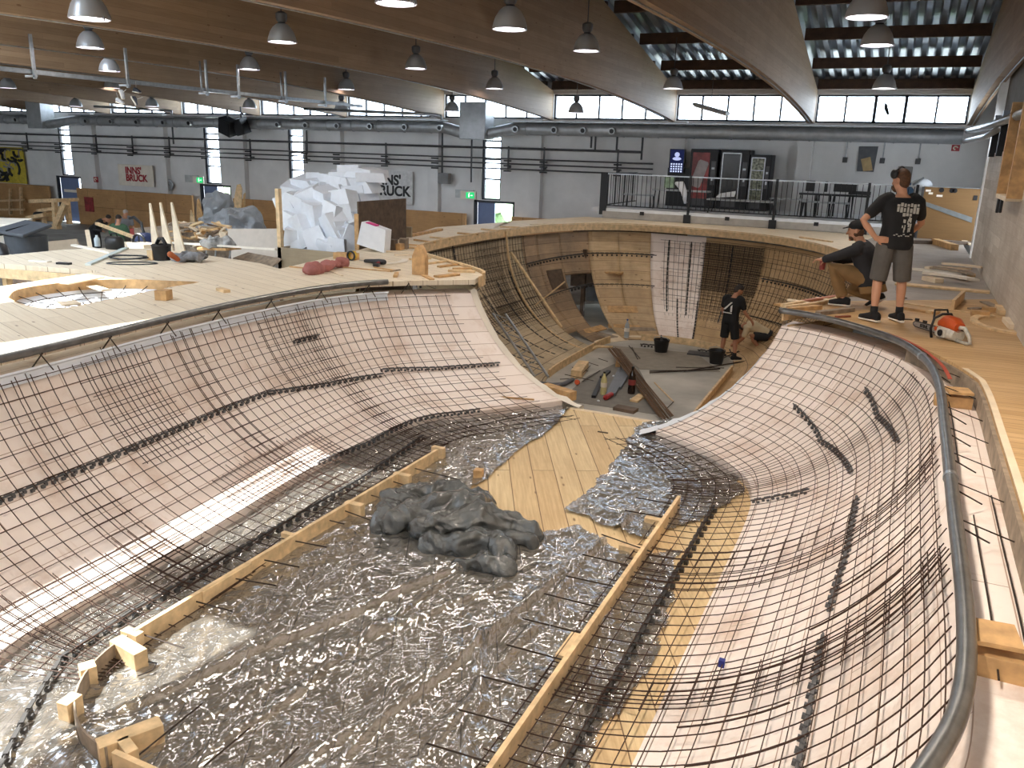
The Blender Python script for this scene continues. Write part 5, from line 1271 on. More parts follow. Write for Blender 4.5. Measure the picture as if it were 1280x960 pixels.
# fill behind
for k in range(26):
    c = V((fx0+.5+random.random()*(fx1-fx0-1.0), YB+.85+random.random()*.6, -.3+random.random()*.8)); o = foam_piece((.5+random.random()*.3, .5+random.random()*.3, .3+random.random()*.2), .7).build('foam_offcut', FOAM)
    o.location = c; o.rotation_euler = (random.random()-.5, (random.random()-.5), random.random()*3); q = proj(c); spots.append((q[0], q[1], o))
rows = {}
for s in spots: rows.setdefault(int(s[1]//14), []).append(s)
nr = sorted(rows)
hn = ['crest', 'second row down', 'third row down', 'fourth row down', 'fifth row down', 'sixth row down', 'seventh row down', 'lowest row', 'very bottom', 'bottom edge']
for ri, r_ in enumerate(nr):
    for ci, (px, py, o) in enumerate(sorted(rows[r_], key=lambda s: s[0])):
        tag(o, 'white foam offcut in the bin, %s, %s from the pale corner post' % (hn[min(ri, 9)], ORD[ci]), 'foam offcut', 'foam offcuts in the bin')
# foam block with pink end beside the bin, logs
o = foam_piece((.55, .3, .42), .75).build('foam_block', FOAM); o.location = aty(470, 296, 12.9); o.rotation_euler = (0, .25, .2); tag(o, 'white foam block with pink paint beside the dark bin side', 'foam block')
MB().box((-.1, -.05, .215), (.2, .16, .02)).build('pink_patch', mat('pink_paint', (210, 40, 130), .6), None).parent = o
bpy.data.objects['pink_patch'].location = (0, 0, 0)
def boxpx(px, py, Y, d, rz, name, m, label, cat, tilt=0):
    o = MB().box((0, 0, d[2]/2), d).build(name, m, bevel=.008); o.location = at(px, py, 0) if Y is None else aty(px, py, Y); o.rotation_euler = (0, tilt, rz); return tag(o, label, cat)
boxpx(482, 312, None, (.42, .2, .2), .2, 'timber_block', W_DARK, 'dark timber block on the deck beside the foam block', 'block')
boxpx(494, 312, None, (.3, .2, .12), .1, 'timber_block', W_CUT2, 'honey timber block between two darker ones near the foam block', 'block')
boxpx(505, 311, None, (.16, .16, .2), .4, 'timber_block', W_GREY, 'grey upright timber block at the end of the row near the foam block', 'block')
boxpx(481, 300, None, (.12, .12, .12), .4, 'timber_block', W_GREY, 'small grey cube of timber behind the row near the foam block', 'block')
boxpx(433, 324, None, (.42, .16, .11), .15, 'timber_block', W_CUT2, 'timber block under the yellow tape roll', 'block')
boxpx(425, 317.5, None, (.2, .1, .03), .1, 'white_offcut', FOAM, 'small white offcut lying on the timber block by the tape', 'offcut')
t = thing('tape_roll', 'yellow tape roll with black rim standing on the pale deck', 'tape', at(443, 325, 0)+V((0, -.05, .08)))
part(MB().lathe([(.045, -.03), (.08, -.03), (.08, .03), (.045, .03), (.045, -.03)], M=Matrix.Rotation(pi/2, 3, 'X')), 'tape', mat('tape_yellow', (214, 176, 40), .4), t, smooth='auto'); part(MB().lathe([(.06, .035), (.085, .035), (.085, .06), (.06, .06)], M=Matrix.Rotation(pi/2+.0, 3, 'X')), 'rim', BLACK, t)
d = thing('power_drill', 'dark red and black cordless drill lying on the pale deck', 'power tool', at(467, 331, 0))
part(MB().blob([(-.16, 0, .05), (.1, 0, .06), (.2, 0, .06)], [.03, .045, .045], 10), 'body', BLACK, d, smooth=True); part(MB().beam((.12, 0, .05), (.16, -.14, .03), .05, .05), 'handle', mat('drill_red', (140, 40, 40), .5), d, bevel=.01); part(MB().box((.17, -.17, .03), (.1, .07, .06)), 'battery', BLACK, d, bevel=.01); part(MB().tube([(-.17, 0, .05), (-.28, 0, .045)], .008, 6), 'bit', STEEL, d)
REDC = mat('dusty_red_cloth', (164, 104, 98), .8, var=.2)
crumple([(at(428-k*2.7, 329+k*.6, .06), (.1, .1, .05+.04*(k in (0, 1, 13, 14)))) for k in range(16)], 'red_cloth', 'dusty red cloth bundle on the pale deck edge', 'cloth', .015, REDC, .05, sc=7)
p = thing('pointed_template', 'pointed arch wood template standing on the deck near the hip', 'template', at(523, 344, 0)); p.rotation_euler = (0, 0, .1)
part(MB().slab([(-.11, 0, 0), (.11, 0, 0), (.11, 0, .28), (.06, 0, .4), (0, 0, .46), (-.06, 0, .4), (-.11, 0, .28)], .12, (0, 1, 0)), 'block', W_CUT2, p, bevel=.006)
pts = arc_pts(0, 0, .62, 0, 75, 10); o = MB().prism(pts+[(x*.82, y*.82) for x, y in reversed(pts)], 0, .02).build('curved_offcut', W_WHITE); o.location = at(492, 328, .002)-V((.45, .0, 0)); o.rotation_euler = (0, 0, -.6); tag(o, 'white curved ply strip on the pale deck before the foam block', 'offcut')
dk = [((362, 334), (412, 339), .03, .02, W_CUT2, 'long thin stick at the deck edge below the bin'), ((404, 336), (428, 345), .03, .015, W_PALE, 'pale thin stick crossing behind the red cloth'), ((412, 333), (490, 340), .025, .015, W_CUT2, 'longest thin stick lying on the pale deck'), ((468, 335), (495, 339), .03, .02, W_CUT2, 'short stick in front of the drill'), ((488, 340), (500, 338), .03, .02, W_GREY, 'stub of stick beside the short stick'), ((494, 347), (496, 343), .06, .04, W_CUT2, 'tiny yellowish offcut near the pipe end'), ((530, 345), (540, 350), .08, .02, W_CUT2, 'small board beside the pointed template'),
      ((545, 347), (572, 344), .12, .03, W_CUT2, 'radial board on the hip tip, first from the pointed template'), ((560, 340), (594, 341), .06, .04, W_CUT, 'radial board on the hip tip, second from the pointed template'), ((566, 337), (590, 336.5), .06, .03, W_CUT2, 'radial board on the hip tip, third from the pointed template'), ((548, 334.5), (575, 331), .07, .03, W_CUT2, 'radial board at the pocket rim, fourth from the pointed template'), ((530, 331), (557, 327.5), .07, .03, W_CUT, 'radial board at the pocket rim, fifth from the pointed template'), ((512, 325), (538, 323.5), .07, .03, W_CUT, 'radial board at the pocket rim, sixth from the pointed template'), ((493, 319.5), (526, 319), .06, .03, W_PALE, 'radial board at the pocket rim, seventh from the pointed template'), ((482, 315), (522, 316), .05, .03, W_PALE, 'radial board at the pocket rim, eighth from the pointed template'), ((500, 309), (522, 311), .07, .03, W_CUT, 'radial board at the pocket rim, ninth from the pointed template'), ((502, 306), (527, 308), .05, .03, W_CUT2, 'radial board at the pocket rim, tenth from the pointed template'),
      ((518, 300.5), (544, 304), .06, .03, W_CUT2, 'board on the rim lath of the deep bowl, first beyond the pocket'), ((538, 297), (565, 300), .06, .03, W_CUT, 'board on the rim lath of the deep bowl, second beyond the pocket'), ((572, 292), (598, 294), .06, .03, W_CUT2, 'board on the rim lath of the deep bowl, third beyond the pocket'), ((602, 287), (628, 289.5), .07, .03, W_CUT, 'board on the rim lath of the deep bowl, fourth beyond the pocket'), ((512, 296), (551, 288), .12, .05, W_CUT2, 'thick plank on the deck behind the bowl rim boards'), ((625, 284), (650, 285), .08, .03, W_CUT, 'board on the rim lath of the deep bowl, fifth beyond the pocket'), ((664, 281), (690, 279), .1, .02, W_PALE, 'pale board on the far rim near the aged panels'), ((676, 283.5), (700, 281.5), .08, .02, W_PALE, 'second pale board on the far rim near the aged panels'), ((720, 279), (790, 276), .15, .02, W_PALE, 'long pale board on the far rim before the railing post'), ((1000, 297), (1040, 303), .08, .03, W_CUT, 'board on the far rim before the squatting man')]
for a, b, w, th, m, l in dk: board(a, b, 0.002 if th < .045 else .001, w, th, 'deck_board_offcut', l, m, 'offcut', 'loose boards on the pale deck', lift=.0)
# far deck clutter
dk = [((92, 307.5), (140, 317), .1, .03, W_WHITE, 'white lath on the far deck, pointing at the crossing lath'), ((110, 332), (158, 311), .09, .03, mat('pale_blue_lath', (206, 216, 214), .6), 'pale bluish lath crossing the far deck')]
for a, b, w, th, m, l in dk: board(a, b, 0, w, th, 'lath', l, m, 'lath')
board((38, 326.5), (62, 328), 0, .1, .02, 'board', 'thin whitish scrap near the far deck edge', W_WHITE); board((72, 330), (88, 331), 0, .08, .03, 'dark_tool', 'small dark tool at the far deck edge', BLACK, 'tool')
# black case where the man in green stands, black bag
def bag(px, py, d, lab, Y=None, z=None):
    p = at(px, py, 0); b = thing('tool_bag', lab, 'bag', p)
    part(MB().loft([((0, 0, 0), (1, 0, 0), (0, 1, 0), d[0]/2, d[1]/2), ((0, 0, d[2]*.7), (1, 0, 0), (0, 1, 0), d[0]/2*1.03, d[1]/2*1.03), ((0, 0, d[2]*.9), (1, 0, 0), (0, 1, 0), d[0]/2*.95, d[1]/2*.8), ((0, 0, d[2]), (1, 0, 0), (0, 1, 0), d[0]/2*.8, d[1]/2*.5)], 20), 'body', BLACK, b, smooth=True)
    part(MB().tube([(-d[0]*.25, 0, d[2]*.95), (-d[0]*.2, 0, d[2]*1.2), (d[0]*.2, 0, d[2]*1.2), (d[0]*.25, 0, d[2]*.95)], .015, 6), 'handle', BLACKM, b, smooth=True)
    return b
bag(144, 311, (.33, .25, .22), 'black case on the far deck below the man in green')
bk = thing('black_bucket', 'black oval bucket with tools on the far deck beside pointed templates', 'bucket', at(203, 325, 0))
part(MB().lathe([(0, 0), (.13, 0), (.15, .22), (.16, .24), (.15, .25), (.13, .23), (0, .22)], n=20), 'body', BLACK, bk, smooth='auto'); part(MB().tube([(-.1, 0, .25), (-.06, .02, .33), (.06, -.02, .35), (.14, 0, .2)], .03, 8), 'tool_handle', BLACKM, bk, smooth=True)
boxpx(190, 325, None, (.1, .1, .16), .2, 'timber_block', W_CUT, 'upright timber block beside the black bucket', 'block')
tag(MB().blob([at(213, 318, .15), at(222, 324, .06)], [.05, .04], 8).build('orange_cloth', mat('dark_orange_strap', (170, 92, 50), .7), smooth=True), 'orange strap end drooping from the black bucket', 'strap')
random.seed(8)
CAB = mat('dark_cable', (58, 62, 66), .6)
tag(MB().tube([at(160+22*cos(t)+random.random()*8-4, 321+2.4*sin(t)+random.random()*1.0, .02+.04*random.random()) for t in [i*.5 for i in range(36)]], .012, 5).build('cable_coil', CAB, smooth=True), 'tangle of dark cable on the far deck', 'cable')
tag(MB().tube([at(165+32*cos(t), 329+1.6*sin(t), .012) for t in [i*.4 for i in range(17)]], .009, 5).build('cable_loop', CAB, smooth=True), 'long thin cable loop on the far deck', 'cable')
# sheets and clothes heap at the deck end
crumple([(at(232, 322, .06), (.25, .15, .06)), (at(246, 321, .08), (.2, .14, .08)), (at(240, 323, .05), (.3, .12, .05))], 'tool_heap', 'heap of grey straps and cables beyond the black bucket', 'straps', .02, mat('grey_straps', (150, 150, 152), .7, var=.5, sc=5), .06, sc=9)
# pointed plywood templates standing on the hall floor / far deck edge
for k, (bx0, bx1, by, tx, ty) in enumerate(((189, 201, 309, 186, 254), (205, 217, 313, 199, 253), (219, 232, 314, 213, 253))):
    Yp = 11.6; a = aty(bx0, by, Yp); b2 = aty(bx1, by, Yp); tp = aty(tx, ty, Yp+.15)
    a.z = -.35; b2.z = -.35
    tag(MB().slab([a-V((0, 0, .4)), b2-V((0, 0, .4)), a.lerp(b2, 1)+V((0, 0, .1)), tp+V((.03, 0, 0)), tp], .03, (0, 1, 0)).build('pointed_template', W_PALE), 'tall pointed plywood template leaning upright, %s from the man in green' % ORD[k], 'template', 'pointed templates')
# wheelie bin, sheet stacks at the left
p = at(34, 312, -1.15); p = atd(35, 318, 17.0)
bn = thing('wheelie_bin', 'big dark grey wheeled bin with its lid shut', 'bin', (p.x, p.y, FZ)); bn.scale = (.66, .66, 1.0)
hz = atd(35, 287, 17).z-FZ
part(MB().loft([((0, 0, .25), (1, 0, 0), (0, 1, 0), .52, .38), ((0, 0, hz-.1), (1, 0, 0), (0, 1, 0), .66, .5)], 24), 'body', mat('bin_grey', (58, 62, 68), .5), bn, smooth='auto')
part(MB().slab([(-.74, -.58, hz-.06), (.72, -.58, hz-.1), (.6, .5, hz+.06), (-.62, .5, hz+.1)], .07, (0, 0, 1)), 'lid', mat('bin_lid', (66, 70, 76), .45), bn, bevel=.03)
part(MB().box((-.1, -.1, hz+.06), (.04, .9, .03), M=Matrix.Rotation(.12, 3, 'X')), 'lid_rib', BLACK, bn)
part(MB().tube([(-.76, -.4, hz-.1), (-.76, .4, hz-.1)], .03, 8), 'handle', BLACK, bn)
for sx in (-.45, .45): part(MB().lathe([(0, -.04), (.12, -.04), (.12, .04), (0, .04)], c=(sx, -.3, .12), M=Matrix.Rotation(pi/2, 3, 'Y')), 'wheel', BLACK, bn)
def sheet(P, th, nrm, name, m, lab, cat='board'): return tag(MB().slab(P, th, nrm).build(name, m), lab, cat)
KR_ = mat('kraft_sheet', (150, 132, 110), .7, var=.08)
Y1 = 13.2
sheet([aty(31, 304, Y1), aty(36, 320, Y1-.1), aty(100, 313, Y1-.1), aty(95, 298.5, Y1), aty(58, 302, Y1)], .03, (0, 1, 0), 'brown_board', KR_, 'brown fibre board leaning behind the far deck, beside the wheeled bin')
sheet([aty(-4, 276, 16), aty(-4, 330, 16), aty(14, 318, 16), aty(9, 290, 16)], .04, (0, 1, 0), 'white_board', W_WHITE, 'white board cut off by the view border beside the wheeled bin')
tag(MB().blob([atd(1, 312, 13.5), atd(4, 320, 13.4)], [.12, .1], 8).build('black_machine', BLACK, smooth=True), 'small black machine at the very border beside the wheeled bin', 'machine')
board(tuple(atd(-6, 283, 20)), tuple(atd(17, 275, 21)), 0, .9, .05, 'stacked_sheet', 'whitish sheet lying flat behind the wheeled bin', W_WHITE)
# timber frame structure by the blue door
yt = 20.5
t = thing('timber_trestle', 'raw timber frame table with a diagonal brace before the blue door', 'trestle', (0, 0, 0))
def tb(p0, p1, w, h, nm='beam', dy=0): MB().beam(aty(p0[0], p0[1], yt+dy), aty(p1[0], p1[1], yt+dy), w, h).build(nm, W_CUT, t)
tb((50, 251), (85, 250), .9, .12, 'tabletop'); tb((52, 263), (82, 259), .4, .1, 'shelf'); tb((40, 272), (62, 268), .5, .12, 'shelf', -.3)
tb((84, 251), (87, 280), .14, .14, 'leg'); tb((68, 252), (70, 284), .14, .14, 'leg', -.4); tb((54, 262), (56, 282), .12, .12, 'leg', .2); tb((40, 270), (42, 280), .12, .12, 'leg'); tb((82, 254), (71, 280), .14, .2, 'brace', -.45); tb((55, 282), (74, 284), .2, .14, 'foot_rail', -.4)
tag(MB().blob([aty(45, 268, 20.1), aty(52, 267.5, 20.1)], [.1, .08], 8).build('dark_tool', BLACK, smooth=True), 'dark hand tool lying on the timber frame shelf', 'tool')
# wall frame lattice at the dado left
t = thing('timber_ladder_frame', 'flat timber lattice leaning on the dado below the graffiti', 'frame', (0, 0, 0))
for p0, p1 in (((13, 236), (13, 268)), ((26, 234), (27, 268)), ((0, 251), (30, 250)), ((0, 262), (30, 262))): MB().beam(aty(p0[0], p0[1], 27.4), aty(p1[0], p1[1], 27.4), .12, .1).build('bar', W_CUT, t)
# bright floor strip at the open blue door comes from daylight. wood scraps heap behind the templates
sc_ = []
random.seed(17)
for k in range(70):
    px = 218+random.random()*62; py = 277+random.random()*34+max(0, abs(px-246)-22)*.4
    c = aty(px, py, 15.5+random.random()*1.2+(300-py)*.02)
    a = random.random()*3.14; L = .25+random.random()*.4; o = MB().box((0, 0, 0), (L, .08+random.random()*.08, .04)).build('wood_scrap', [W_CUT, W_CUT2, W_GREY, W_PALE][k % 4]); o.location = c; o.rotation_euler = ((random.random()-.5)*.9, (random.random()-.5)*.9, a); sc_.append((px, py, o))
tag(MB().box(aty(248, 305, 16.6)-V((0, 0, .6)), (3.3, 1.2, 1.9)).build('scrap_crate', W_GREY), 'grey timber crate filled with wood scraps beyond the templates', 'crate')
sc_.sort(key=lambda s: (int(s[1]//9), s[0])); rr = {}
for s in sc_: rr.setdefault(int(s[1]//9), []).append(s)
for ri, kx in enumerate(sorted(rr)):
    for ci, (px, py, o) in enumerate(rr[kx]): tag(o, 'wood scrap in the crate heap, %s layer from the top, %s from the templates' % (ORD[ri], ORD[ci]), 'wood scrap', 'wood scraps')
# boards leaning at the exit doors and rubbish sacks
def lean(P, Y, nm, m, lab): sheet([aty(px, py, Y) for px, py in P], .04, (0, 1, 0), nm, m, lab)
lean([(289, 300), (293, 245), (296, 231), (300, 230), (302, 236), (301, 300)], 25, 'leaning_board', W_CUT, 'rounded tall board leaning beside the exit door')
lean([(301, 300), (304, 243), (306, 241), (305, 300)], 25.2, 'leaning_board', W_CUT, 'narrow board leaning behind the rounded tall board')
lean([(245, 302), (246, 250), (248, 248), (256, 280), (259, 302)], 22, 'leaning_board', W_CUT2, 'wedge of board leaning left of the blue leaf near the scraps')
lean([(236, 300), (238, 262), (243, 275), (248, 300)], 21.5, 'leaning_board', W_CUT, 'pale pointed board standing in the wood scraps')
SACKL = NT('clear_rubbish_sack')
def _s2():
    t = SACKL; n = t.noise(t.coord('Object'), 4, 6, .65); t.pbr(lin((150, 154, 158)), .3, 0, t.bump(n, .7, .06), Alpha=1.0); return t.m
SACKL = _s2()
crumple([(aty(273, 268, 21), (.5, .5, .75)), (aty(270, 285, 21), (.6, .5, .6))], 'rubbish_sack', 'tall grey plastic sack before the exit door', 'sack', .05, SACKL, .14)
crumple([(aty(300, 280, 20), (.75, .6, .5)), (aty(285, 290, 20), (.6, .5, .5))], 'rubbish_sack', 'wide grey plastic sack next to the leaning boards', 'sack', .05, SACKL, .14)
sheet([aty(284, 286, 14.6), aty(290, 330, 14.4), aty(350, 330, 14.4), aty(350, 286, 14.6)], .04, (0, 1, 0), 'pale_panel', mat('pale_grey_board', (196, 186, 174), .6, var=.05), 'big pale panel leaning against the foam bin')
sheet([aty(291, 324, 13.6), aty(310, 317, 13.8), aty(352, 325, 13.4), aty(340, 335, 13.2)], .03, (0, 0, 1), 'grey_sheet', W_GREY, 'grey sheet lying before the pale panel')
board(tuple(aty(216, 304.5, 13.5)), tuple(aty(345, 313, 12.6)), 0, .06, .04, 'long_lath', 'long white lath bridging from templates to the pale panel', W_WHITE, 'lath')
crumple([(aty(268, 303, 13.2), (.35, .25, .12)), (aty(280, 306, 13.2), (.3, .2, .1))], 'dust_sheet', 'grey and white crumpled sheets on a trestle before the scraps', 'sheet', .03, mat('mixed_sheets', (182, 182, 180), .7, var=.5, sc=4), .09, sc=7)
tr = thing('small_trestle', 'small metal trestle under the crumpled sheets', 'trestle', (0, 0, 0))
MB().beam(aty(256, 310, 13.3), aty(292, 311, 13.2), .4, .05).build('tabletop', W_CUT2, tr)
for px in (258, 270, 288): MB().tube([aty(px, 311, 13.3), aty(px-2, 330, 13.3)], .02, 6).build('leg', STEEL, tr)
# workbench planks at the men on the far side
board(tuple(atd(121, 281, 22.5)), tuple(atd(197, 309, 20)), 0, .09, .07, 'long_beam', 'long pale beam being worked by the stooping men', W_CUT, 'beam')
board(tuple(atd(160, 309, 18)), tuple(atd(193, 313, 16.5)), 0, .4, .12, 'pale_beam', 'thick pale beam end lying behind the far deck', W_PALE, 'beam')
board(tuple(atd(109, 290, 21)), tuple(atd(113, 312, 20)), 0, .1, .06, 'lath', 'upright pale lath before the man in black', W_PALE, 'lath')
vb = thing('vacuum_cleaner', 'dark blue vacuum cleaner near the bending men', 'vacuum', atd(181, 300, 19)+V((0, 0, -.4)))
part(MB().lathe([(0, 0), (.26, 0), (.28, .3), (.24, .5), (.1, .56), (0, .56)]), 'drum', mat('vacuum_blue', (44, 56, 96), .4), vb, smooth='auto'); part(MB().tube([(0, 0, .5), (-.3, .2, .75), (-.75, .4, .85), (-1.0, .5, .8)], .035, 8), 'hose', BLACK, vb, smooth=True)
w = thing('cable_reel', 'small black wheel shaped cable reel near the pointed templates', 'reel', atd(174, 303, 17.5))
part(MB().tube([(.17*cos(t), 0, .17*sin(t)) for t in [i*pi/10 for i in range(20)]], .025, 6, closed=True), 'rim', BLACK, w); part(MB().box((0, 0, 0), (.34, .02, .03)).box((0, 0, 0), (.03, .02, .34)), 'spokes', BLACK, w)
tag(MB().box(atd(168, 290, 23), (.16, .16, .2)).build('red_crate', mat('red_crate', (150, 60, 52), .6), origin='auto'), 'red crate on the hall floor behind the vacuum hose', 'crate')
tag(MB().lathe([(0, 0), (.09, 0), (.09, .25), (.04, .32), (.04, .36), (0, .36)], c=at(122, 308, 0)-V((0,0,.0)), n=12, M=Matrix.Diagonal((.55, .55, .55))).build('water_bottle', mat('clear_plastic_bottle', (190, 204, 210), .2), smooth='auto'), 'clear water bottle on the far deck edge', 'bottle')
# ================================================================== DEEP BOWL CLUTTER
Z2 = -DD
def bucket(px, py, lab):
    b = thing('bucket', lab, 'bucket', at(px, py, Z2))
    part(MB().lathe([(0, 0), (.14, 0), (.175, .26), (.185, .27), (.185, .3), (.17, .3), (.16, .26), (.13, .03), (0, .03)], n=22), 'body', BLACK, b, smooth='auto')
    part(MB().tube([(-.18, 0, .28), (-.14, -.1, .36), (0, -.14, .4), (.14, -.1, .36), (.18, 0, .28)], .008, 6), 'handle', STEEL, b, smooth=True)
    return b
bucket(826, 440, 'black bucket on the concrete alone before the pinkish panel'); bucket(895, 454, 'black bucket at the heels of the man in black shorts')
part(MB().blob([(0, 0, .25), (-.02, 0, .38)], [.04, .02], 6), 'trowel', IRON, [o for o in bpy.data.objects if o.name.startswith('bucket')][0])
def rodz(p0, p1, z0, z1, r, lab, m=REBARD, name='rebar_rod', group='loose bars in the deep end'):
    return tag(MB().tube([at(p0[0], p0[1], z0), at(p1[0], p1[1], z1)], r, 6).build(name, m, origin='auto'), lab, 'rod', group)
random.seed(12)
RUSTB = mat('brown_bar', (118, 90, 66), .65, .3, var=.3, sc=20)
for k in range(20):
    o_ = (k % 7)*2.6-8; rodz((766+o_*.9+random.random()*3, 434+random.random()*3), (832+o_+random.random()*4, 519+random.random()*6), Z2+.03+.02*(k//7)+.12, Z2+.03+.02*(k//7), .008, 'rusty bar in the slanting bundle, layer %d, %s across' % (k//7+1, ORD[k % 7]), RUSTB)
for k, (a, b, l) in enumerate((((812, 464), (858, 463), 'short thick dark bar on the concrete'), ((812, 466), (900, 461), 'long dark bar continuing towards the crouching man'), ((855, 464), (965, 446), 'long dark bar running under the kerb near the crouching man'), ((845, 459), (905, 460), 'thin bar behind the thick dark bar'), ((728, 477), (750, 463), 'bar pointing from the orange cap box'), ((786, 432), (800, 448), 'bar leaning beside the rusty bundle top'), ((790, 434), (797, 449), 'second bar leaning beside the rusty bundle top'))): rodz(a, b, Z2+.03, Z2+.03, .014 if k < 3 else .008, l)
rodz((818, 478), (842, 502), Z2+.05, Z2+.05, .012, 'pale lath along the rusty bar bundle', W_CUT, 'lath')
tag(MB().tube([at(842, 502, Z2+.05), at(832, 512, Z2+.02), at(838, 520, Z2+.02)], .008, 5).build('bent_bar', REBARD), 'bent bar hook at the lower end of the rusty bundle', 'rod')
for k, (a, b, w, th, m, l) in enumerate((((775, 445), (772, 459), .1, .06, W_CUT2, 'honey board stub standing near the rusty bundle'), ((792, 503), (803, 495), .16, .04, W_CUT, 'pale board stub beside the cola bottle'), ((680, 490), (716, 501), .16, .14, W_CUT2, 'thick honey plank end at the drop of the flat'), ((769, 511), (795, 516), .18, .05, W_DARK, 'dark plank leaning at the drop of the flat'), ((720, 473), (729, 460), .22, .16, W_CUT, 'cut timber box beside the orange cap'))):
    board(a, b, Z2 if k not in (2, 3) else ZB, w, th, 'board', l, m)
for k, (a, b) in enumerate((((759, 494), (775, 461)), ((763, 494), (779, 462)), ((767, 493), (783, 462)), ((774, 485), (787, 464)))):
    tag(MB().beam(at(*a, Z2+.04), at(*b, Z2+.04), .07, .05).build('grey_profile', mat('grey_profile', (112, 116, 124), .5, .2) if k == 0 else bpy.data.materials['grey_profile'], origin='auto', bevel=.006), 'grey plastic channel on the concrete, %s from the dark pair' % ORD[k], 'profile', 'grey channels')
for k, (a, b) in enumerate((((742, 496), (752, 474)), ((752, 472), (761, 464)))): tag(MB().beam(at(*a, Z2+.03), at(*b, Z2+.03), .08, .05).build('dark_profile', BLACKM, origin='auto'), 'dark channel on the concrete, %s one' % ('nearer' if k == 0 else 'farther'), 'profile', 'dark channels')
def bottle(px, py, z, s, lab, body, cap, liquid=None):
    b = thing('bottle', lab, 'bottle', at(px, py, z))
    part(MB().lathe([(0, 0), (.045, 0), (.048, .03), (.045, .12), (.048, .2), (.04, .25), (.016, .3), (.014, .33)], n=16), 'body', body, b, smooth='auto'); part(MB().lathe([(.018, .33), (.018, .355), (0, .355)], n=12), 'cap', cap, b)
    part(MB().lathe([(.049, .12), (.049, .19)], n=16), 'label_band', W_WHITE if liquid is None else liquid, b); b.scale = (s, s, s); return b
COLA = mat('cola_dark', (38, 24, 20), .15)
bottle(789, 492, Z2, 1.5, 'dark cola bottle standing on the concrete', COLA, BLACK, REDP); bottle(783, 422, Z2+.05, 1.3, 'clear water bottle before the pale bare boards', mat('clear_bottle', (170, 176, 180), .15), mat('blue_cap', (60, 90, 150), .5))
bottle(754, 493, Z2, 1.25, 'pale yellow tall bottle with black cap', mat('pale_yellow_bottle', (216, 208, 150), .4), BLACK)
tag(MB().blob([at(757, 497, Z2+.05), at(764, 493, Z2+.05)], [.05, .05], 10).build('red_white_can', mat('red_white_can', (170, 48, 50), .4, var=.5, sc=20), smooth=True), 'red and white can lying at the end of the grey channels', 'can')
tag(MB().lathe([(0, 0), (.05, 0), (.05, .05), (0, .05)], c=at(722, 478, Z2+.05), M=Matrix.Rotation(1.2, 3, 'X')).build('orange_disc', mat('orange_disc_paint', (206, 88, 48), .5)), 'orange round disc on the end of the cut timber box', 'disc')
tag(MB().tube([at(668, 478, Z2+.1), at(690, 481, Z2+.06), at(704, 480, Z2+.05), at(716, 474, Z2+.05)], .04, 8).tube([at(680, 488, Z2+.1), at(700, 481, Z2+.05)], .03, 8).build('grey_hose', mat('grey_hose', (96, 98, 104), .5), smooth=True), 'grey bent hose pieces at the foot of the hip', 'hose')
for k, (px, py) in enumerate(((748, 501), (796, 481), (789, 499), (767, 470))): tag(MB().ell(at(px, py, Z2+.02), (.03, .02, .02), nu=8, nv=5).build('white_scrap', FOAM), 'tiny white scrap on the concrete, %s' % ('nearest the flat edge', 'beside the cola bottle top', 'beside the cola bottle foot', 'above the grey channels')[k], 'scrap', 'white scraps')
for k, (p, q) in enumerate((((729, 466), (738, 457)), ((700, 474), (722, 473)), ((706, 468), (742, 476)), ((715, 459), (735, 464)), ((735, 453), (748, 457)), ((748, 448), (760, 452)))): rodz(p, q, Z2+.08, Z2+.06, .007, 'starter bar from the kerb of the meshed deep wall, %s from the hip' % ORD[k])
# steel lattice girder leaning on the meshed wall by the hip
g = thing('lattice_girder', 'galvanised lattice girder lying on the mesh beside the hip', 'girder', (0, 0, 0))
q0 = dp(10, .6, -.1); 
G0 = at(616, 392, -1.45); G1 = at(668, 470, Z2+.15); sd = V((.25, .1, 0))
MB().tube([G0, G1], .025, 6).build('chord', STEEL, g); MB().tube([G0+sd, G1+sd], .025, 6).build('chord', STEEL, g)
mb = MB()
for k in range(6): a = G0.lerp(G1, k/6); b = G0.lerp(G1, (k+1)/6); mb.tube([a, b.lerp(a, .5)+sd, b], .012, 5)
mb.build('web', STEEL, g)
# laths bent against the deep wall
def bent(us_ts, w, name, lab, m, off=-.06):
    P = [dp(u, t, off) for u, t in us_ts]; return tag(MB().tube(P, w, 6).build(name, m, smooth=True), lab, 'lath')
def ts(ua, ub, ta, tb, n=14): return [(ua+(ub-ua)*k/n, ta+(tb-ta)*k/n) for k in range(n+1)]
ua = u_at(631)
tag(MB().tube([dp(ua+1.5*k/14, .0+1.0*k/14, -.06) for k in range(15)]+[at(745, 433, Z2+.1), at(766, 434, Z2+.1)], .03, 6).build('bent_lath', W_CUT, smooth=True), 'long bent lath following the curve of the deep wall', 'lath')
a = dp(ua+1, .1, -.12); b = at(686, 393, -1.9); tag(MB().beam(a, at(702, 409, -2.0), .05, .04).build('straight_lath', W_CUT), 'straight lath braced down the deep wall', 'lath'); tag(MB().beam(at(661, 388, -1.9), at(706, 352, -1.15), .05, .03).build('cross_lath', W_CUT), 'short lath crossing the straight brace', 'lath')
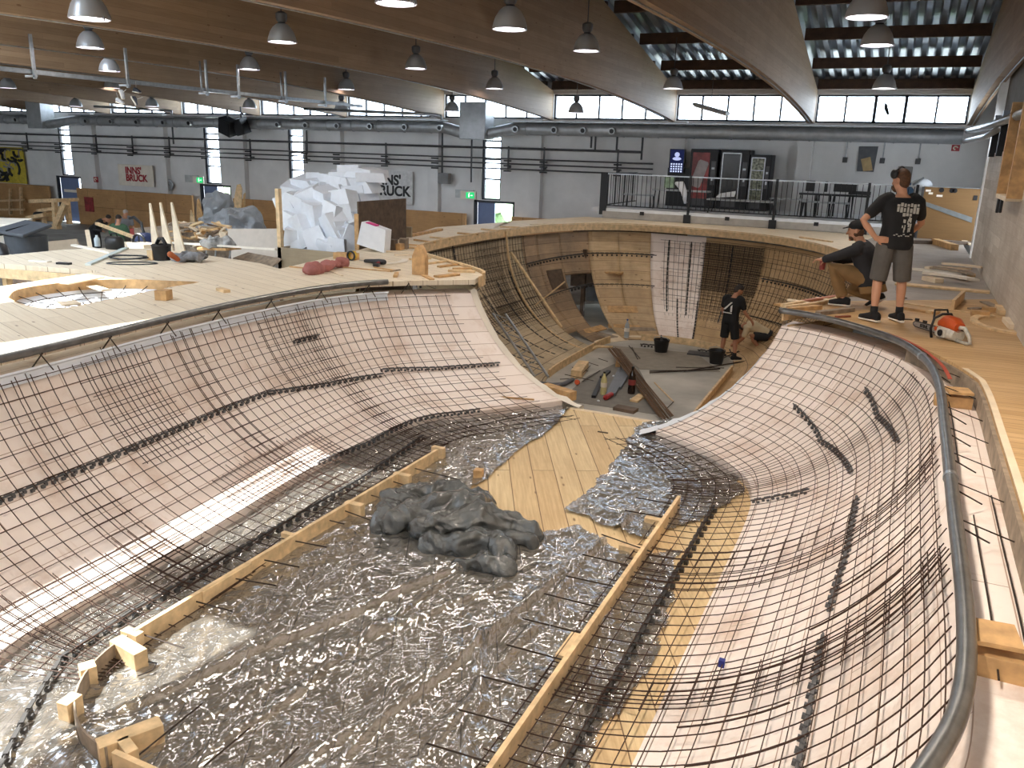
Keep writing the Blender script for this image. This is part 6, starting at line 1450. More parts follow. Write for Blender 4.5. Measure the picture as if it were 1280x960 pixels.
# loose boards at the gap
def dboard(px, py, t, L, w, th, rot, lab, m):
    u = u_at(px); c = dp(u, t, -.06); du = (dp(u+1, t, -.06)-dp(u-1, t, -.06)).normalized(); dt = (dp(u, t+.03, -.06)-dp(u, t-.03, -.06)).normalized(); n = du.cross(dt)
    a = du*cos(rot)+dt*sin(rot); mb = MB().beam(c-a*L/2, c+a*L/2, w, th, up=tuple(n)); tag(mb.build('loose_board', m, bevel=.003), lab, 'board', 'loose boards in the deep bowl')
dboard(768, 0, .62, .8, .28, .04, 0, 'aged short plank fixed across the pale boards', W_DARK if False else W_CUT2); dboard(765, 0, .80, 1.0, .2, .04, .12, 'honey plank sliding at the foot of the pale boards', W_CUT2); dboard(783, 0, .83, 1.1, .22, .05, -.05, 'darker plank end at the foot of the pale boards', W_GREY); dboard(770, 0, .94, 1.2, .4, .03, 0, 'pale ply sheet propped at the foot of the bare boards', W_PALE)
dboard(700, 0, .80, .9, .22, .03, -.1, 'aged plank at the lower end of the dark patch panel', W_CUT2); dboard(712, 0, .9, .7, .3, .03, .9, 'grey plank leaning in the open gap', W_GREY); dboard(705, 0, .97, 1.0, .3, .03, .2, 'pale ply lying at the bottom of the open gap', W_PALE)
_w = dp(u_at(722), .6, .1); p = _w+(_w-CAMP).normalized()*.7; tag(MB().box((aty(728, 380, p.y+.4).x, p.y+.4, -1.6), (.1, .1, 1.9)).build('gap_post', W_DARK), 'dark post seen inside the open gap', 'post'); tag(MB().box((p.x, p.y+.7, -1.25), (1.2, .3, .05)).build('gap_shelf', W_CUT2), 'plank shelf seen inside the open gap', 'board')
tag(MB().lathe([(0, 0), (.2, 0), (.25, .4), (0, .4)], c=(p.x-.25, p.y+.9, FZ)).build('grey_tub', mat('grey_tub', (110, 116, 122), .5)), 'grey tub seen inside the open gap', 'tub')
tag(MB().box((p.x, p.y+3.0, -1.2), (3.5, .06, 2.2)).build('gap_shade_panel', W_DARK), 'dark panel added for the shade far inside the open gap', 'panel')  # dark backing added to give the shade seen through the opening
# dark debris by the two men
boxpx(0, 0, None, (.1, .1, .1), 0, 'x', BLACK, 'x', 'x') if False else None
o = MB().box((0, 0, .02), (.8, .35, .04)).build('dark_plate', IRON); o.location = at(882, 444, Z2); o.rotation_euler = (0, 0, .1); tag(o, 'dark steel plate on the concrete beside the bucket', 'plate')
spacer([at(800, 430, Z2+.06), at(825, 432, Z2+.06)], 'spacer_strip', 'loose spacer strip lying before the lone bucket', STRIPD, .04, .08, group='deep bowl spacer strips'); spacer([at(872, 437, Z2+.06), at(905, 441, Z2+.06)], 'spacer_strip', 'loose spacer strip lying before the kerb beside the man in shorts', STRIPD, .04, .08, group='deep bowl spacer strips')
for k, (a, b) in enumerate((((908, 441), (925, 440)), ((905, 447), (928, 437)), ((912, 437), (918, 449)), ((925, 433), (938, 447)), ((945, 440), (975, 438)), ((950, 447), (975, 440)))): rodz(a, b, Z2+.05, Z2+.05, .014, 'dark bar in the litter between the bowl men, %s' % ORD[k])
# ================================================================== CHAINSAW SIDE CLUTTER
rd = [((978, 384), (1003, 379), .07, .04, W_CUT, 'offcut on the hip point, first from its tip'), ((968, 382), (1016, 382), .05, .03, W_CUT2, 'long offcut lying along the hip point'), ((985, 376), (1013, 381), .06, .03, W_PALE, 'pale offcut crossing the hip point'), ((1003, 378), (1050, 371), .07, .03, mat('reddish_offcut', (186, 120, 88), .6), 'reddish long offcut towards the squatting man'), ((988, 389), (1025, 386), .08, .05, W_CUT2, 'thick offcut on the pipe end'), ((1022, 394), (1065, 389), .08, .05, W_GREY, 'grey stick on the deck before the squatting man foot'), ((1048, 368), (1080, 372), .06, .03, W_CUT, 'offcut behind the shoe of the squatting man'), ((1020, 373), (1046, 377), .08, .02, W_PALE, 'flat pale offcut under the squatting man hand'), ((1045, 397), (1062, 396), .05, .02, mat('red_brown_offcut', (150, 84, 60), .6), 'small red brown offcut near the red line'),
      ((1124, 385), (1172, 393), .09, .03, W_CUT2, 'long honey offcut behind the chainsaw'), ((1160, 392), (1172, 391), .08, .04, W_CUT, 'small stub at the end of the long honey offcut'), ((1120, 378), (1212, 391), .04, .012, W_CUT, 'thin batten across the deck behind the chainsaw'), ((1118, 399), (1140, 400), .05, .012, W_DARK, 'dark thin strip beside the shoe of the standing man'), ((1124, 373), (1133, 373), .04, .01, W_DARK, 'short dark sliver on the deck behind the standing man'), ((1190, 388), (1203, 375), .04, .14, W_CUT, 'upright square offcut beside the thin batten'), ((1213, 394), (1236, 396), .12, .07, W_CUT2, 'thick block near the arch ring'), ((1212, 387), (1226, 386), .08, .02, W_GREY, 'flat grey scrap near the thick block'), ((1230, 378), (1249, 387), .12, .02, W_GREY, 'grey ply scrap leaning on the board wall'), ((1248, 386), (1252, 394), .1, .06, W_CUT, 'stub against the board wall'), ((1228, 389), (1243, 390), .1, .06, W_CUT2, 'honey stub behind the thick block'), ((1257, 402), (1266, 412), .09, .06, W_PALE, 'pale stub on the arch ring by the board wall'),
      ((1140, 304.5), (1214, 306), .12, .08, W_DARK, 'dark long beam before the plywood barrier'), ((1168, 305), (1193, 313), .16, .13, W_CUT2, 'thick beam end lying across the dark long beam'), ((1205, 303), (1214, 307), .12, .05, W_PALE, 'pale scrap beside the board wall end'), ((1157, 350), (1174, 354), .16, .07, W_PALE, 'pale block on the grey deck before the curved offcuts'), ((1120, 343), (1123, 344), .05, .02, W_DARK, 'tiny dark scrap on the grey deck')]
for a, b, w, th, m, l in rd: board(a, b, .001, w, th, 'wood_offcut', l, m, 'offcut', 'offcuts on the warm deck')
board((1119, 355.5), (1237, 366.5), .001, .22, .03, 'edge_plank', 'long pale plank along the edge of the grey deck', W_CUT); 
for k, (px, py, R0, a0, a1, rz, z, m) in enumerate(((1176, 341, .9, 0, 60, .6, .0, W_WHITE), (1190, 345, 1.0, 0, 55, .25, .03, W_WHITE), (1195, 336, .6, 0, 90, 1.2, .06, W_PALE), (1204, 341, .8, 0, 70, .1, .08, W_GREY), (1182, 345, 1.1, 0, 45, .7, .1, W_WHITE), (1212, 343, .9, 0, 50, -.2, .02, W_CUT2), (1200, 347, 1.0, 0, 60, .35, .0, W_WHITE), (1208, 333, .7, 0, 60, .8, .12, W_PALE))):
    pts = arc_pts(0, 0, R0, a0, a1, 10); o = MB().prism([(x-R0*.85, y-R0*.4) for x, y in pts+[(x*.86, y*.86) for x, y in reversed(pts)]], 0, .035).build('curved_offcut', m); o.location = at(px, py, .001+z); o.rotation_euler = (0, 0, rz); tag(o, 'curved white cut template in the pile by the board wall, %s from its nearer end' % ORD[k], 'offcut', 'curved offcuts')
pts = arc_pts(0, 0, .62, 95, 350, 24); c = at(1256, 408, 0); o = MB().prism(pts+[(x*.78, y*.78) for x, y in reversed(pts)], 0, .025).build('arch_ring', W_CUT); o.location = (c.x+.02, c.y+.1, .001); o.scale = (.62, 1.0, 1); o.rotation_euler = (0, 0, .1); tag(o, 'flat cut ring template lying beside the board wall', 'template')
# chainsaw
cs = thing('chainsaw', 'orange and grey chainsaw standing on the warm deck', 'chainsaw', at(1186, 425, 0)); cs.rotation_euler = (0, 0, radians(-52)); cs.scale = (1.0,)*3
OR_ = mat('saw_orange', (192, 80, 30), .4); GR_ = mat('saw_light_grey', (190, 186, 176), .5, var=.15, sc=30)
part(MB().loft([((-.13, 0, .07), (0, 1, 0), (0, 0, 1), .09, .06), ((-.08, 0, .085), (0, 1, 0), (0, 0, 1), .1, .075), ((.06, 0, .085), (0, 1, 0), (0, 0, 1), .1, .075), ((.13, 0, .075), (0, 1, 0), (0, 0, 1), .08, .06)], 16), 'crankcase', GR_, cs, smooth='auto')
part(MB().loft([((-.12, 0, .17), (0, 1, 0), (0, 0, 1), .08, .045), ((-.06, 0, .19), (0, 1, 0), (0, 0, 1), .09, .075), ((.06, 0, .185), (0, 1, 0), (0, 0, 1), .09, .075), ((.13, 0, .16), (0, 1, 0), (0, 0, 1), .07, .05)], 16), 'top_cover', OR_, cs, smooth='auto')
part(MB().box((-.02, -.1, .08), (.13, .02, .09)).box((.02, -.105, .08), (.01, .02, .07)), 'starter_cover', GR_, cs, bevel=.008); part(MB().lathe([(0, .02), (.035, .02), (.04, 0)], c=(-.02, -.1, .08), n=16, M=Matrix.Rotation(pi/2, 3, 'X')), 'starter_disc', BLACKM, cs)
part(MB().lathe([(0, .015), (.022, .012), (.024, 0)], c=(-.1, -.1, .11), n=14, M=Matrix.Rotation(pi/2, 3, 'X')), 'fuel_cap', OR_, cs)
part(MB().tube([(-.14, -.11, .0), (-.15, -.13, .1), (-.13, -.12, .22), (-.1, -.05, .27), (-.1, .06, .27), (-.12, .12, .2), (-.13, .11, .05)], .014, 8), 'front_handle', BLACK, cs, smooth=True)
part(MB().tube([(-.16, -.1, .2), (-.19, -.08, .3), (-.19, .08, .3), (-.16, .1, .2)], .012, 8), 'hand_guard', BLACK, cs, smooth=True)
part(MB().tube([(.1, 0, .16), (.2, 0, .17), (.28, 0, .1), (.31, 0, .03), (.26, 0, .015), (.1, 0, .02)], [.025, .022, .02, .018, .018, .02], 8), 'rear_handle', GR_, cs, smooth=True); part(MB().box((.2, 0, .145), (.09, .02, .02)), 'trigger', BLACK, cs)
bp = [(-.12, 0, .045), (-.12, 0, .115), (-.5, 0, .11), (-.53, 0, .095), (-.54, 0, .08), (-.53, 0, .065), (-.5, 0, .05)]
bar_ = part(MB().slab([(x, -.045, z) for x, _, z in bp], .008, (0, 1, 0)), 'guide_bar', STEEL, cs)
part(MB().tube([(x*1.005, -.041, z) for x, _, z in bp[1:]]+[(-.12, -.041, .045)], .008, 5), 'chain', IRON, cs)
text('STIHL', 'bar_lettering', .05, BLACK, cs, (-.42, -.047, .063), RX, .002)
for sx in (-.49, -.36): part(MB().box((sx, -.041, .13), (.05, .02, .03)), 'chain_tensioner', BLACK, cs)
# ================================================================== PEOPLE
SKIN = mat('skin', (198, 146, 116), .55, var=.06); SKIN2 = mat('skin_tan', (170, 120, 92), .55, var=.06)
def remesh(o, v, smooth=3):
    r = o.modifiers.new('r', 'REMESH'); r.mode = 'VOXEL'; r.voxel_size = v; r.use_smooth_shade = True
    s = o.modifiers.new('s', 'SMOOTH'); s.iterations = smooth; s.factor = .5
def orth(f, up=V((0, 0, 1))):
    f = V(f).normalized(); r = f.cross(up).normalized(); u = r.cross(f); return f, r, u
def hand(mb, w, d, palm, thumb, curl=.5, s=1.0):
    """w wrist, d pointing direction, palm = palm normal, thumb = side the thumb is on"""
    d = V(d).normalized(); n = (V(palm)-d*d.dot(V(palm))).normalized(); t = V(thumb); t = (t-d*d.dot(t)-n*n.dot(t)).normalized()
    w = V(w)
    mb.loft([(w+d*x*s, t, n, a*s, b*s) for x, a, b in ((-.02, .027, .02), (.02, .034, .02), (.06, .042, .017), (.09, .042, .015), (.1, .036, .01))], 12)
    for k, (off, L) in enumerate(((.03, .072), (.01, .08), (-.011, .074), (-.031, .058))):
        p = w+d*.092*s+t*off*s; P = [p-d*.02*s]; a = curl*.35; 
        P.append(p)
        for q in range(3):
            a += curl*.55; p = p+(d*cos(a)+n*sin(a))*L*s*(.42, .32, .26)[q]; P.append(p)
        mb.blob(P, [.010*s, .0095*s, .009*s, .0082*s, .0075*s], 7)
    p = w+d*.03*s+t*.032*s; P = [p-t*.01*s, p, p+(t*.7+d*.7+n*.25).normalized()*.035*s, p+(t*.7+d*.7+n*.25).normalized()*.035*s+(d*.9+t*.2+n*.4).normalized()*.03*s]
    mb.blob(P, [.012*s, .012*s, .0105*s, .009*s], 7)
def head(mb, c, f, up, s=1.0):
    """c head centre"""
    f = V(f).normalized(); up = V(up); up = (up-f*f.dot(up)).normalized(); r = f.cross(up)
    M = Matrix((r, f, up)).transposed(); c = V(c)
    mb.ell(c+up*.025*s, (.076*s, .095*s, .1*s), M, 18, 12)
    mb.ell(c+f*.02*s-up*.05*s, (.06*s, .07*s, .075*s), M, 16, 10)
    mb.blob([c+f*.088*s+up*.02*s, c+f*.104*s-up*.018*s, c+f*.112*s-up*.028*s], [.010*s, .014*s, .013*s], 8)
    mb.ell(c+f*.07*s+up*.035*s, (.055*s, .025*s, .012*s), M, 12, 6)
    mb.ell(c+f*.082*s-up*.06*s, (.026*s, .012*s, .010*s), M, 10, 6); mb.ell(c+f*.07*s-up*.1*s, (.03*s, .025*s, .02*s), M, 10, 6)
    for sg in (-1, 1): mb.ell(c+r*sg*.078*s-f*.005*s, (.010*s, .022*s, .032*s), M, 10, 7)
    return M, r, f, up
def torso_secs(pel, chest, neck, hr, sr, fw, fw2, g=0.0, k=1.0, low=-.06):
    pel = V(pel); chest = V(chest); neck = V(neck)
    up1 = (chest-pel).normalized(); up2 = (neck-chest).normalized(); S = []
    for (t, a, b) in ((low/.4, .168, .115), (0, .172, .12), (.25, .162, .112), (.55, .152, .105), (.85, .165, .115), (1, .178, .12)):
        p = pel+(chest-pel)*t; rr = (V(hr)*(1-t)+V(sr)*t).normalized(); ff = (V(fw)*(1-max(0, t))+V(fw2)*max(0, t)).normalized(); S.append((p, rr, ff, (a+g)*k, (b+g)*k))
    for (t, a, b) in ((.35, .19, .115), (.62, .178, .1), (.8, .12, .08), (.92, .075, .065)):
        S.append((chest+(neck-chest)*t, V(sr), V(fw2), (a+g)*k, (b+g)*k))
    return S
def person(name, label, J, k=1.0, skin=SKIN, vox=.009, hands=True):
    """J: world joints. returns root body object; clothing lofts are made by the caller through the same joints"""
    mb = MB()
    hr = (V(J['hipR'])-V(J['hipL'])).normalized(); sr = (V(J['shR'])-V(J['shL'])).normalized()
    mb.loft(torso_secs(J['pel'], J['chest'], J['neck'], hr, sr, J['fw'], J['fw2'], 0, k), 20)
    hd = V(J['head']); nk = V(J['neck'])
    mb.blob([nk-(hd-nk)*.35, nk, nk.lerp(hd, .55)], [.062*k, .058*k, .056*k], 12)
    M, r, f, up = head(mb, hd, J['look'], J.get('hup', (0, 0, 1)), k*1.02)
    for s in 'LR':
        sh_, el, wr = V(J['sh'+s]), V(J['el'+s]), V(J['wr'+s])
        mb.blob([sh_, sh_.lerp(el, .5), el, el.lerp(wr, .3), wr], [.055*k, .048*k, .040*k, .041*k, .027*k], 12)
        if hands: hand(mb, wr, J['hd'+s], J['hn'+s], J['ht'+s], J.get('curl'+s, .5), k)
        h, kn, an = V(J['hip'+s]), V(J['kn'+s]), V(J['an'+s])
        mb.blob([h, h.lerp(kn, .4), kn, kn.lerp(an, .3), kn.lerp(an, .7), an], [.088*k, .078*k, .056*k, .056*k, .042*k, .035*k], 14)
        td = V(J['toe'+s]); hl = an-V((0, 0, .05))
        mb.blob([hl-td*.04*k, hl+td*.08*k, hl+td*.16*k], [.038*k, .036*k, .028*k], 10)
    o = mb.build('person', skin, smooth=True); remesh(o, vox); tag(o, label, 'person')
    return o, (M, r, f, up), hr, sr
def cloth(parts, name, m, o, vox=.011, lab=None, smooth=3):
    mb = MB()
    for fn in parts: fn(mb)
    c = mb.build(name, m, o, smooth=True); remesh(c, vox, smooth)
    if lab: c['label'] = lab
    return c
def sleeve(J, s, k, fr, g): 
    sh_, el, wr = V(J['sh'+s]), V(J['el'+s]), V(J['wr'+s])
    P = [sh_.lerp(V(J['neck']), .3), sh_]+([sh_.lerp(el, fr)] if fr <= 1 else [el, el.lerp(wr, fr-1)]); R = [.085*k, .07*k+g]+([.058*k+g] if fr <= 1 else [.05*k+g, .038*k+g])
    return lambda mb: mb.blob(P, R, 12)
def legcl(J, s, k, fr, g):
    h, kn, an = V(J['hip'+s]), V(J['kn'+s]), V(J['an'+s])
    P = [h]+([h.lerp(kn, .5), h.lerp(kn, fr)] if fr <= 1 else [h.lerp(kn, .5), kn, kn.lerp(an, .5), kn.lerp(an, fr-1)]); R = [.1*k+g]+([.092*k+g, .085*k+g] if fr <= 1 else [.09*k+g, .07*k+g, .062*k+g, .055*k+g])
    return lambda mb: mb.tube(P, R, 14)
def shoes(J, s, o, m, k=1.0, sock=None):
    an = V(J['an'+s]); td = V(J['toe'+s]).normalized(); sd = td.cross(V((0, 0, 1))); up = sd.cross(td)*-1 if False else V((0, 0, 1)); up = sd.cross(td); b = an-up*.075*k
    mb = MB().loft([(b+td*x*k+up*z*k, sd, up, a*k, h*k) for x, z, a, h in ((-.085, .05, .03, .045), (-.06, .055, .04, .058), (.0, .06, .044, .06), (.07, .045, .048, .045), (.13, .035, .05, .034), (.18, .03, .036, .026))], 14)
    sh_ = mb.build('shoe', m, o, smooth=True)
    MB().loft([(b+td*x*k+up*.005*k, sd, up, a*k, .014*k) for x, a in ((-.09, .03), (-.05, .043), (.05, .048), (.13, .053), (.185, .034))], 12).build('sole', W_WHITE, sh_)
    if sock: MB().tube([an-up*.02, an+(V(J['kn'+s])-an).normalized()*.1*k], [.046*k, .044*k], 12).build('sock', sock, o, smooth=True)
BLK = mat('black_cotton', (24, 24, 26), .85, var=.1); BLK2 = mat('black_cotton_faded', (36, 36, 40), .85, var=.12); GRS = mat('grey_shorts', (92, 88, 84), .85, var=.12); KHA = mat('khaki_trousers', (134, 104, 66), .85, var=.12)
HAIRB = mat('brown_hair', (92, 62, 40), .7, var=.25, sc=40); HAIRD = mat('dark_hair', (44, 34, 28), .7, var=.25, sc=40); WTEE = mat('cream_tee', (206, 190, 160), .85, var=.08); GTEE = mat('green_tee', (70, 102, 76), .85, var=.08); GREYT = mat('grey_tee', (150, 154, 162), .85, var=.1)
def basis(h): f = V((cos(h), sin(h), 0)); r = V((f.y, -f.x, 0)); return f, r
# 1: standing man, hands on hips, back to the camera
B = at(1103, 402, 0)
f, r = basis(radians(108)); up = V((0, 0, 1))
def W_(x, y, z): return B+r*x+f*y+up*z
J = dict(hipL=W_(-.09, 0, .93), hipR=W_(.1, 0, .92), knL=W_(-.12, .02, .5), knR=W_(.16, .03, .5), anL=W_(-.13, -.05, .09), anR=W_(.19, .03, .09), toeL=(f-r*.75).normalized(), toeR=(f-r*.2).normalized(),
         pel=W_(.01, 0, .97), chest=W_(.0, -.03, 1.28), neck=W_(.0, .0, 1.52), head=W_(-.02, .03, 1.66), shL=W_(-.2, 0, 1.42), shR=W_(.2, 0, 1.42), elL=W_(-.42, -.1, 1.2), elR=W_(.30, .1, 1.18), wrL=W_(-.25, -.12, 1.0), wrR=W_(.2, .25, 1.02), fw=f, fw2=f, look=(f*.75-r*.55-up*.12).normalized(),
         hdL=(r*.9-up*.1+f*-.1).normalized(), hnL=(f*1), htL=up*-1, hdR=(f*.7-r*.5-up*.2).normalized(), hnR=-r, htR=-up, curlL=.35, curlR=.4)
o, hd, hr, sr = person('person', 'standing man in black printed T-shirt and grey shorts with hands on his hips', J)
cloth([lambda mb: mb.loft(torso_secs(J['pel'], J['chest'], J['neck'], hr, sr, J['fw'], J['fw2'], .022, 1, -.12)[:-1], 24), sleeve(J, 'L', 1, .62, .01), sleeve(J, 'R', 1, .62, .01)], 'shirt', BLK, o)
cloth([lambda mb: mb.loft(torso_secs(J['pel'], J['chest'], J['neck'], hr, sr, J['fw'], J['fw2'], .012, 1, -.1)[:3], 20), legcl(J, 'L', 1, 1.0, .016), legcl(J, 'R', 1, 1.0, .016)], 'shorts', GRS, o)
for s in 'LR': shoes(J, s, o, BLK, 1.0, BLK)
M, r_, f_, u_ = hd; H0 = V(J['head'])
cloth([lambda mb: mb.ell(H0+u_*.05-f_*.012, (.083, .098, .092), M, 16, 10), lambda mb: mb.ell(H0-f_*.045+u_*.0, (.074, .062, .1), M, 14, 9)], 'hair', HAIRB, o, .012)
cloth([lambda mb: mb.ell(H0+f_*.06-u_*.075, (.058, .052, .055), M, 14, 9)], 'beard', HAIRB, o, .012)
ep = MB()
for sg in (-1, 1): ep.ell(H0+r_*sg*.1+u_*.075+f_*.02, (.028, .05, .055), M, 14, 9)
ep.tube([H0+r_*.1*cos(t)+u_*(.03+.13*sin(t)) for t in [pi*i/12 for i in range(13)]], .009, 6)
ep.build('ear_protectors', BLACK, o, smooth=True)
# print on the shirt back
mb = MB(); random.seed(2)
bk0 = lambda x, z: W_(x, -.158-.012*cos(x*6), z)
def patch(x, z, w, h): mb.slab([bk0(x-w/2, z-h/2), bk0(x+w/2, z-h/2), bk0(x+w/2, z+h/2), bk0(x-w/2, z+h/2)], .006, -f)
for row, (z, h, n) in enumerate(((1.40, .035, 7), (1.345, .06, 7), (1.29, .03, 3))):
    for c in range(n): patch(.04+(c-(n-1)/2)*.036, z-random.random()*.012, .018+random.random()*.012, h*(.7+random.random()*.6))
for c in range(16): patch(.0+(random.random())*.1, 1.24-random.random()*.14, .008+random.random()*.012, .02+random.random()*.04)
for c in range(8): patch(-.07+c*.026, 1.05+.012*sin(c*2), .02, .012)
mb.build('shirt_print', mat('faded_white_print', (186, 184, 176), .8), o)
# 2: squatting man with cap
B = at(1070, 383, 0)
f, r = basis(radians(172)); 
J = dict(hipL=W_(.06, -.08, .36), hipR=W_(-.08+.0, -.0, .36), knL=W_(-.16, .34, .52), knR=W_(.16, .12, .2), anL=W_(-.14, .14, .09), anR=W_(.18, -.22, .13), toeL=(f-r*.05).normalized(), toeR=(f*.8-up*.5).normalized(),
         pel=W_(0, -.12, .4), chest=W_(.0, -.02, .66), neck=W_(.0, .06, .86), head=W_(-.01, .13, .985), shL=W_(-.2, .03, .77), shR=W_(.2, .03, .77), elL=W_(-.24, .24, .68), elR=W_(.2, .16, .6), wrL=W_(-.2, .44, .60), wrR=W_(.02, .38, .56), fw=(f*.95+up*-.2).normalized(), fw2=(f*.96-up*.2).normalized(), look=(f*.92-r*.2-up*.15).normalized(),
         hdL=(f-up*.1).normalized(), hnL=(-up), htL=r, hdR=(f*.9-r*.3).normalized(), hnR=-up, htR=-r, curlL=.5, curlR=.6)
J['hipL'] = W_(-.09, -.08, .38); J['hipR'] = W_(.09, -.1, .38)
o, hd, hr, sr = person('person', 'squatting man in black cap, black sweater and khaki trousers at the bowl edge', J)
cloth([lambda mb: mb.loft(torso_secs(J['pel'], J['chest'], J['neck'], hr, sr, J['fw'], J['fw2'], .036, 1, -.16), 22), sleeve(J, 'L', 1, 1.9, .016), sleeve(J, 'R', 1, 1.9, .012)], 'sweater', BLK2, o)
cloth([lambda mb: mb.loft(torso_secs(J['pel'], J['chest'], J['neck'], hr, sr, J['fw'], J['fw2'], .03, 1, -.3)[:4], 20), legcl(J, 'L', 1, 1.9, .02), legcl(J, 'R', 1, 1.9, .02)], 'trousers', KHA, o)
for s in 'LR': shoes(J, s, o, BLK)
M, r_, f_, u_ = hd; H0 = V(J['head'])
cp = cloth([lambda mb: mb.ell(H0+u_*.06-f_*.01, (.088, .105, .085), M, 18, 10)], 'cap', BLK, o, .012)
MB().loft([(H0+u_*.06+f_*.08, r_, u_, .07, .008), (H0+u_*.05+f_*.16, r_, u_, .055, .006)], 14).build('cap_peak', BLK, cp, smooth=True)
cloth([lambda mb: mb.ell(H0+f_*.045-u_*.075, (.056, .05, .05), M, 14, 9), lambda mb: mb.ell(H0-f_*.045-u_*.02, (.075, .055, .075), M, 14, 9), lambda mb: mb.ell(H0-u_*.03, (.082, .05, .06), M, 14, 9)], 'hair', HAIRB, o, .012)
g = thing('drink_carton', 'small red and white drink cup held by the squatting man', 'cup', W_(.02, .50, .44))
part(MB().lathe([(0, 0), (.035, 0), (.045, .14), (0, .14)], n=14), 'cup', mat('cup_red', (150, 60, 56), .5), g, smooth='auto'); part(MB().lathe([(0, .14), (.048, .14), (.048, .155), (0, .16)], n=14), 'lid', W_WHITE, g)
# 3: man in black shorts standing in the bowl
B = at(908, 449, -DD); k = .97
f, r = basis(radians(70))
def W_(x, y, z): return B+(r*x+f*y+up*z)*k
J = dict(hipL=W_(-.09, 0, .9), hipR=W_(.09, 0, .9), knL=W_(-.13, .02, .48), knR=W_(.15, .04, .48), anL=W_(-.15, 0, .09), anR=W_(.2, 0, .09), toeL=f, toeR=(f+r*.5).normalized(), pel=W_(0, 0, .94), chest=W_(.01, .02, 1.25), neck=W_(.03, .07, 1.49), head=W_(.06, .13, 1.6), shL=W_(-.19, .02, 1.4), shR=W_(.21, .05, 1.4), elL=W_(-.24, .02, 1.12), elR=W_(.28, .12, 1.12), wrL=W_(-.22, .14, .92), wrR=W_(.38, .25, .95), fw=f, fw2=f, look=(f*.6+r*.6-up*.5).normalized(), hdL=(-up+f*.3).normalized(), hnL=r, htL=f, hdR=(r*.4-up*.7+f*.3).normalized(), hnR=-r, htR=f, curlR=.6)
o, hd, hr, sr = person('person', 'standing man in black T-shirt with white mark and black shorts inside the deep bowl', J, k, SKIN2, .012)
cloth([lambda mb: mb.loft(torso_secs(J['pel'], J['chest'], J['neck'], hr, sr, J['fw'], J['fw2'], .02, k, -.08)[:-1], 20), sleeve(J, 'L', k, .6, .01), sleeve(J, 'R', k, .6, .01)], 'shirt', BLK, o, .014)
cloth([lambda mb: mb.loft(torso_secs(J['pel'], J['chest'], J['neck'], hr, sr, J['fw'], J['fw2'], .012, k, -.1)[:3], 20), legcl(J, 'L', k, .95, .014), legcl(J, 'R', k, .95, .014)], 'shorts', BLK, o, .014)
for s in 'LR': shoes(J, s, o, BLK, k, BLK)
M, r_, f_, u_ = hd; H0 = V(J['head'])
cloth([lambda mb: mb.ell(H0+u_*.05-f_*.012, (.082, .098, .09), M, 16, 10), lambda mb: mb.ell(H0-f_*.045, (.074, .06, .09), M, 14, 9)], 'hair', HAIRD, o, .014)
mb = MB(); bk0 = lambda x, z: W_(x, -.15, z)
mb.slab([bk0(-.12, 1.18), bk0(-.07, 1.18), bk0(.1, 1.36), bk0(.06, 1.36)], .006, -f); mb.slab([bk0(.06, 1.14), bk0(.1, 1.14), bk0(.1, 1.3), bk0(.06, 1.26)], .006, -f); mb.slab([bk0(-.12, 1.1), bk0(.1, 1.1), bk0(.1, 1.12), bk0(-.12, 1.12)], .006, -f)
mb.build('shirt_mark', mat('white_print', (226, 226, 222), .7), o)
# 4: crouching man in cream shirt
B = at(945, 440, -DD); k = .97
f, r = basis(radians(190))
J = dict(hipL=W_(-.1, -.22, .42), hipR=W_(.1, -.22, .42), knL=W_(-.2, .18, .42), knR=W_(.16, .16, .14), anL=W_(-.18, -.1, .09), anR=W_(.16, -.24, .1), toeL=f, toeR=(f*.7-up*.5).normalized(), pel=W_(0, -.2, .46), chest=W_(0, .1, .62), neck=W_(0, .34, .62), head=W_(0, .45, .52), shL=W_(-.19, .26, .6), shR=W_(.19, .26, .6), elL=W_(-.26, .34, .36), elR=W_(.24, .36, .34), wrL=W_(-.08, .48, .18), wrR=W_(.1, .5, .16), fw=(f*.5-up*.85).normalized(), fw2=(-up+f*.1).normalized(), look=(f*.5-up*.8).normalized(), hup=f, hdL=(f-up*.3+r*.4).normalized(), hnL=-up, htL=r, hdR=(f-up*.3-r*.3).normalized(), hnR=-up, htR=-r, curlL=.8, curlR=.8)
o, hd, hr, sr = person('person', 'crouching man in cream T-shirt and dark shorts bent over his work in the bowl', J, k, SKIN2, .012)
cloth([lambda mb: mb.loft(torso_secs(J['pel'], J['chest'], J['neck'], hr, sr, J['fw'], J['fw2'], .02, k, 0)[1:-1], 20), sleeve(J, 'L', k, .7, .012), sleeve(J, 'R', k, .7, .012)], 'shirt', WTEE, o, .014)
cloth([lambda mb: mb.loft(torso_secs(J['pel'], J['chest'], J['neck'], hr, sr, J['fw'], J['fw2'], .016, k, -.1)[:3], 20), legcl(J, 'L', k, .8, .014), legcl(J, 'R', k, .8, .014)], 'shorts', BLK2, o, .014)
for s in 'LR': shoes(J, s, o, BLK, k)
M, r_, f_, u_ = hd; H0 = V(J['head'])
cloth([lambda mb: mb.ell(H0+u_*.045-f_*.012, (.083, .098, .092), M, 16, 10), lambda mb: mb.ell(H0-f_*.05, (.07, .05, .08), M, 14, 9)], 'hair', HAIRD, o, .014)
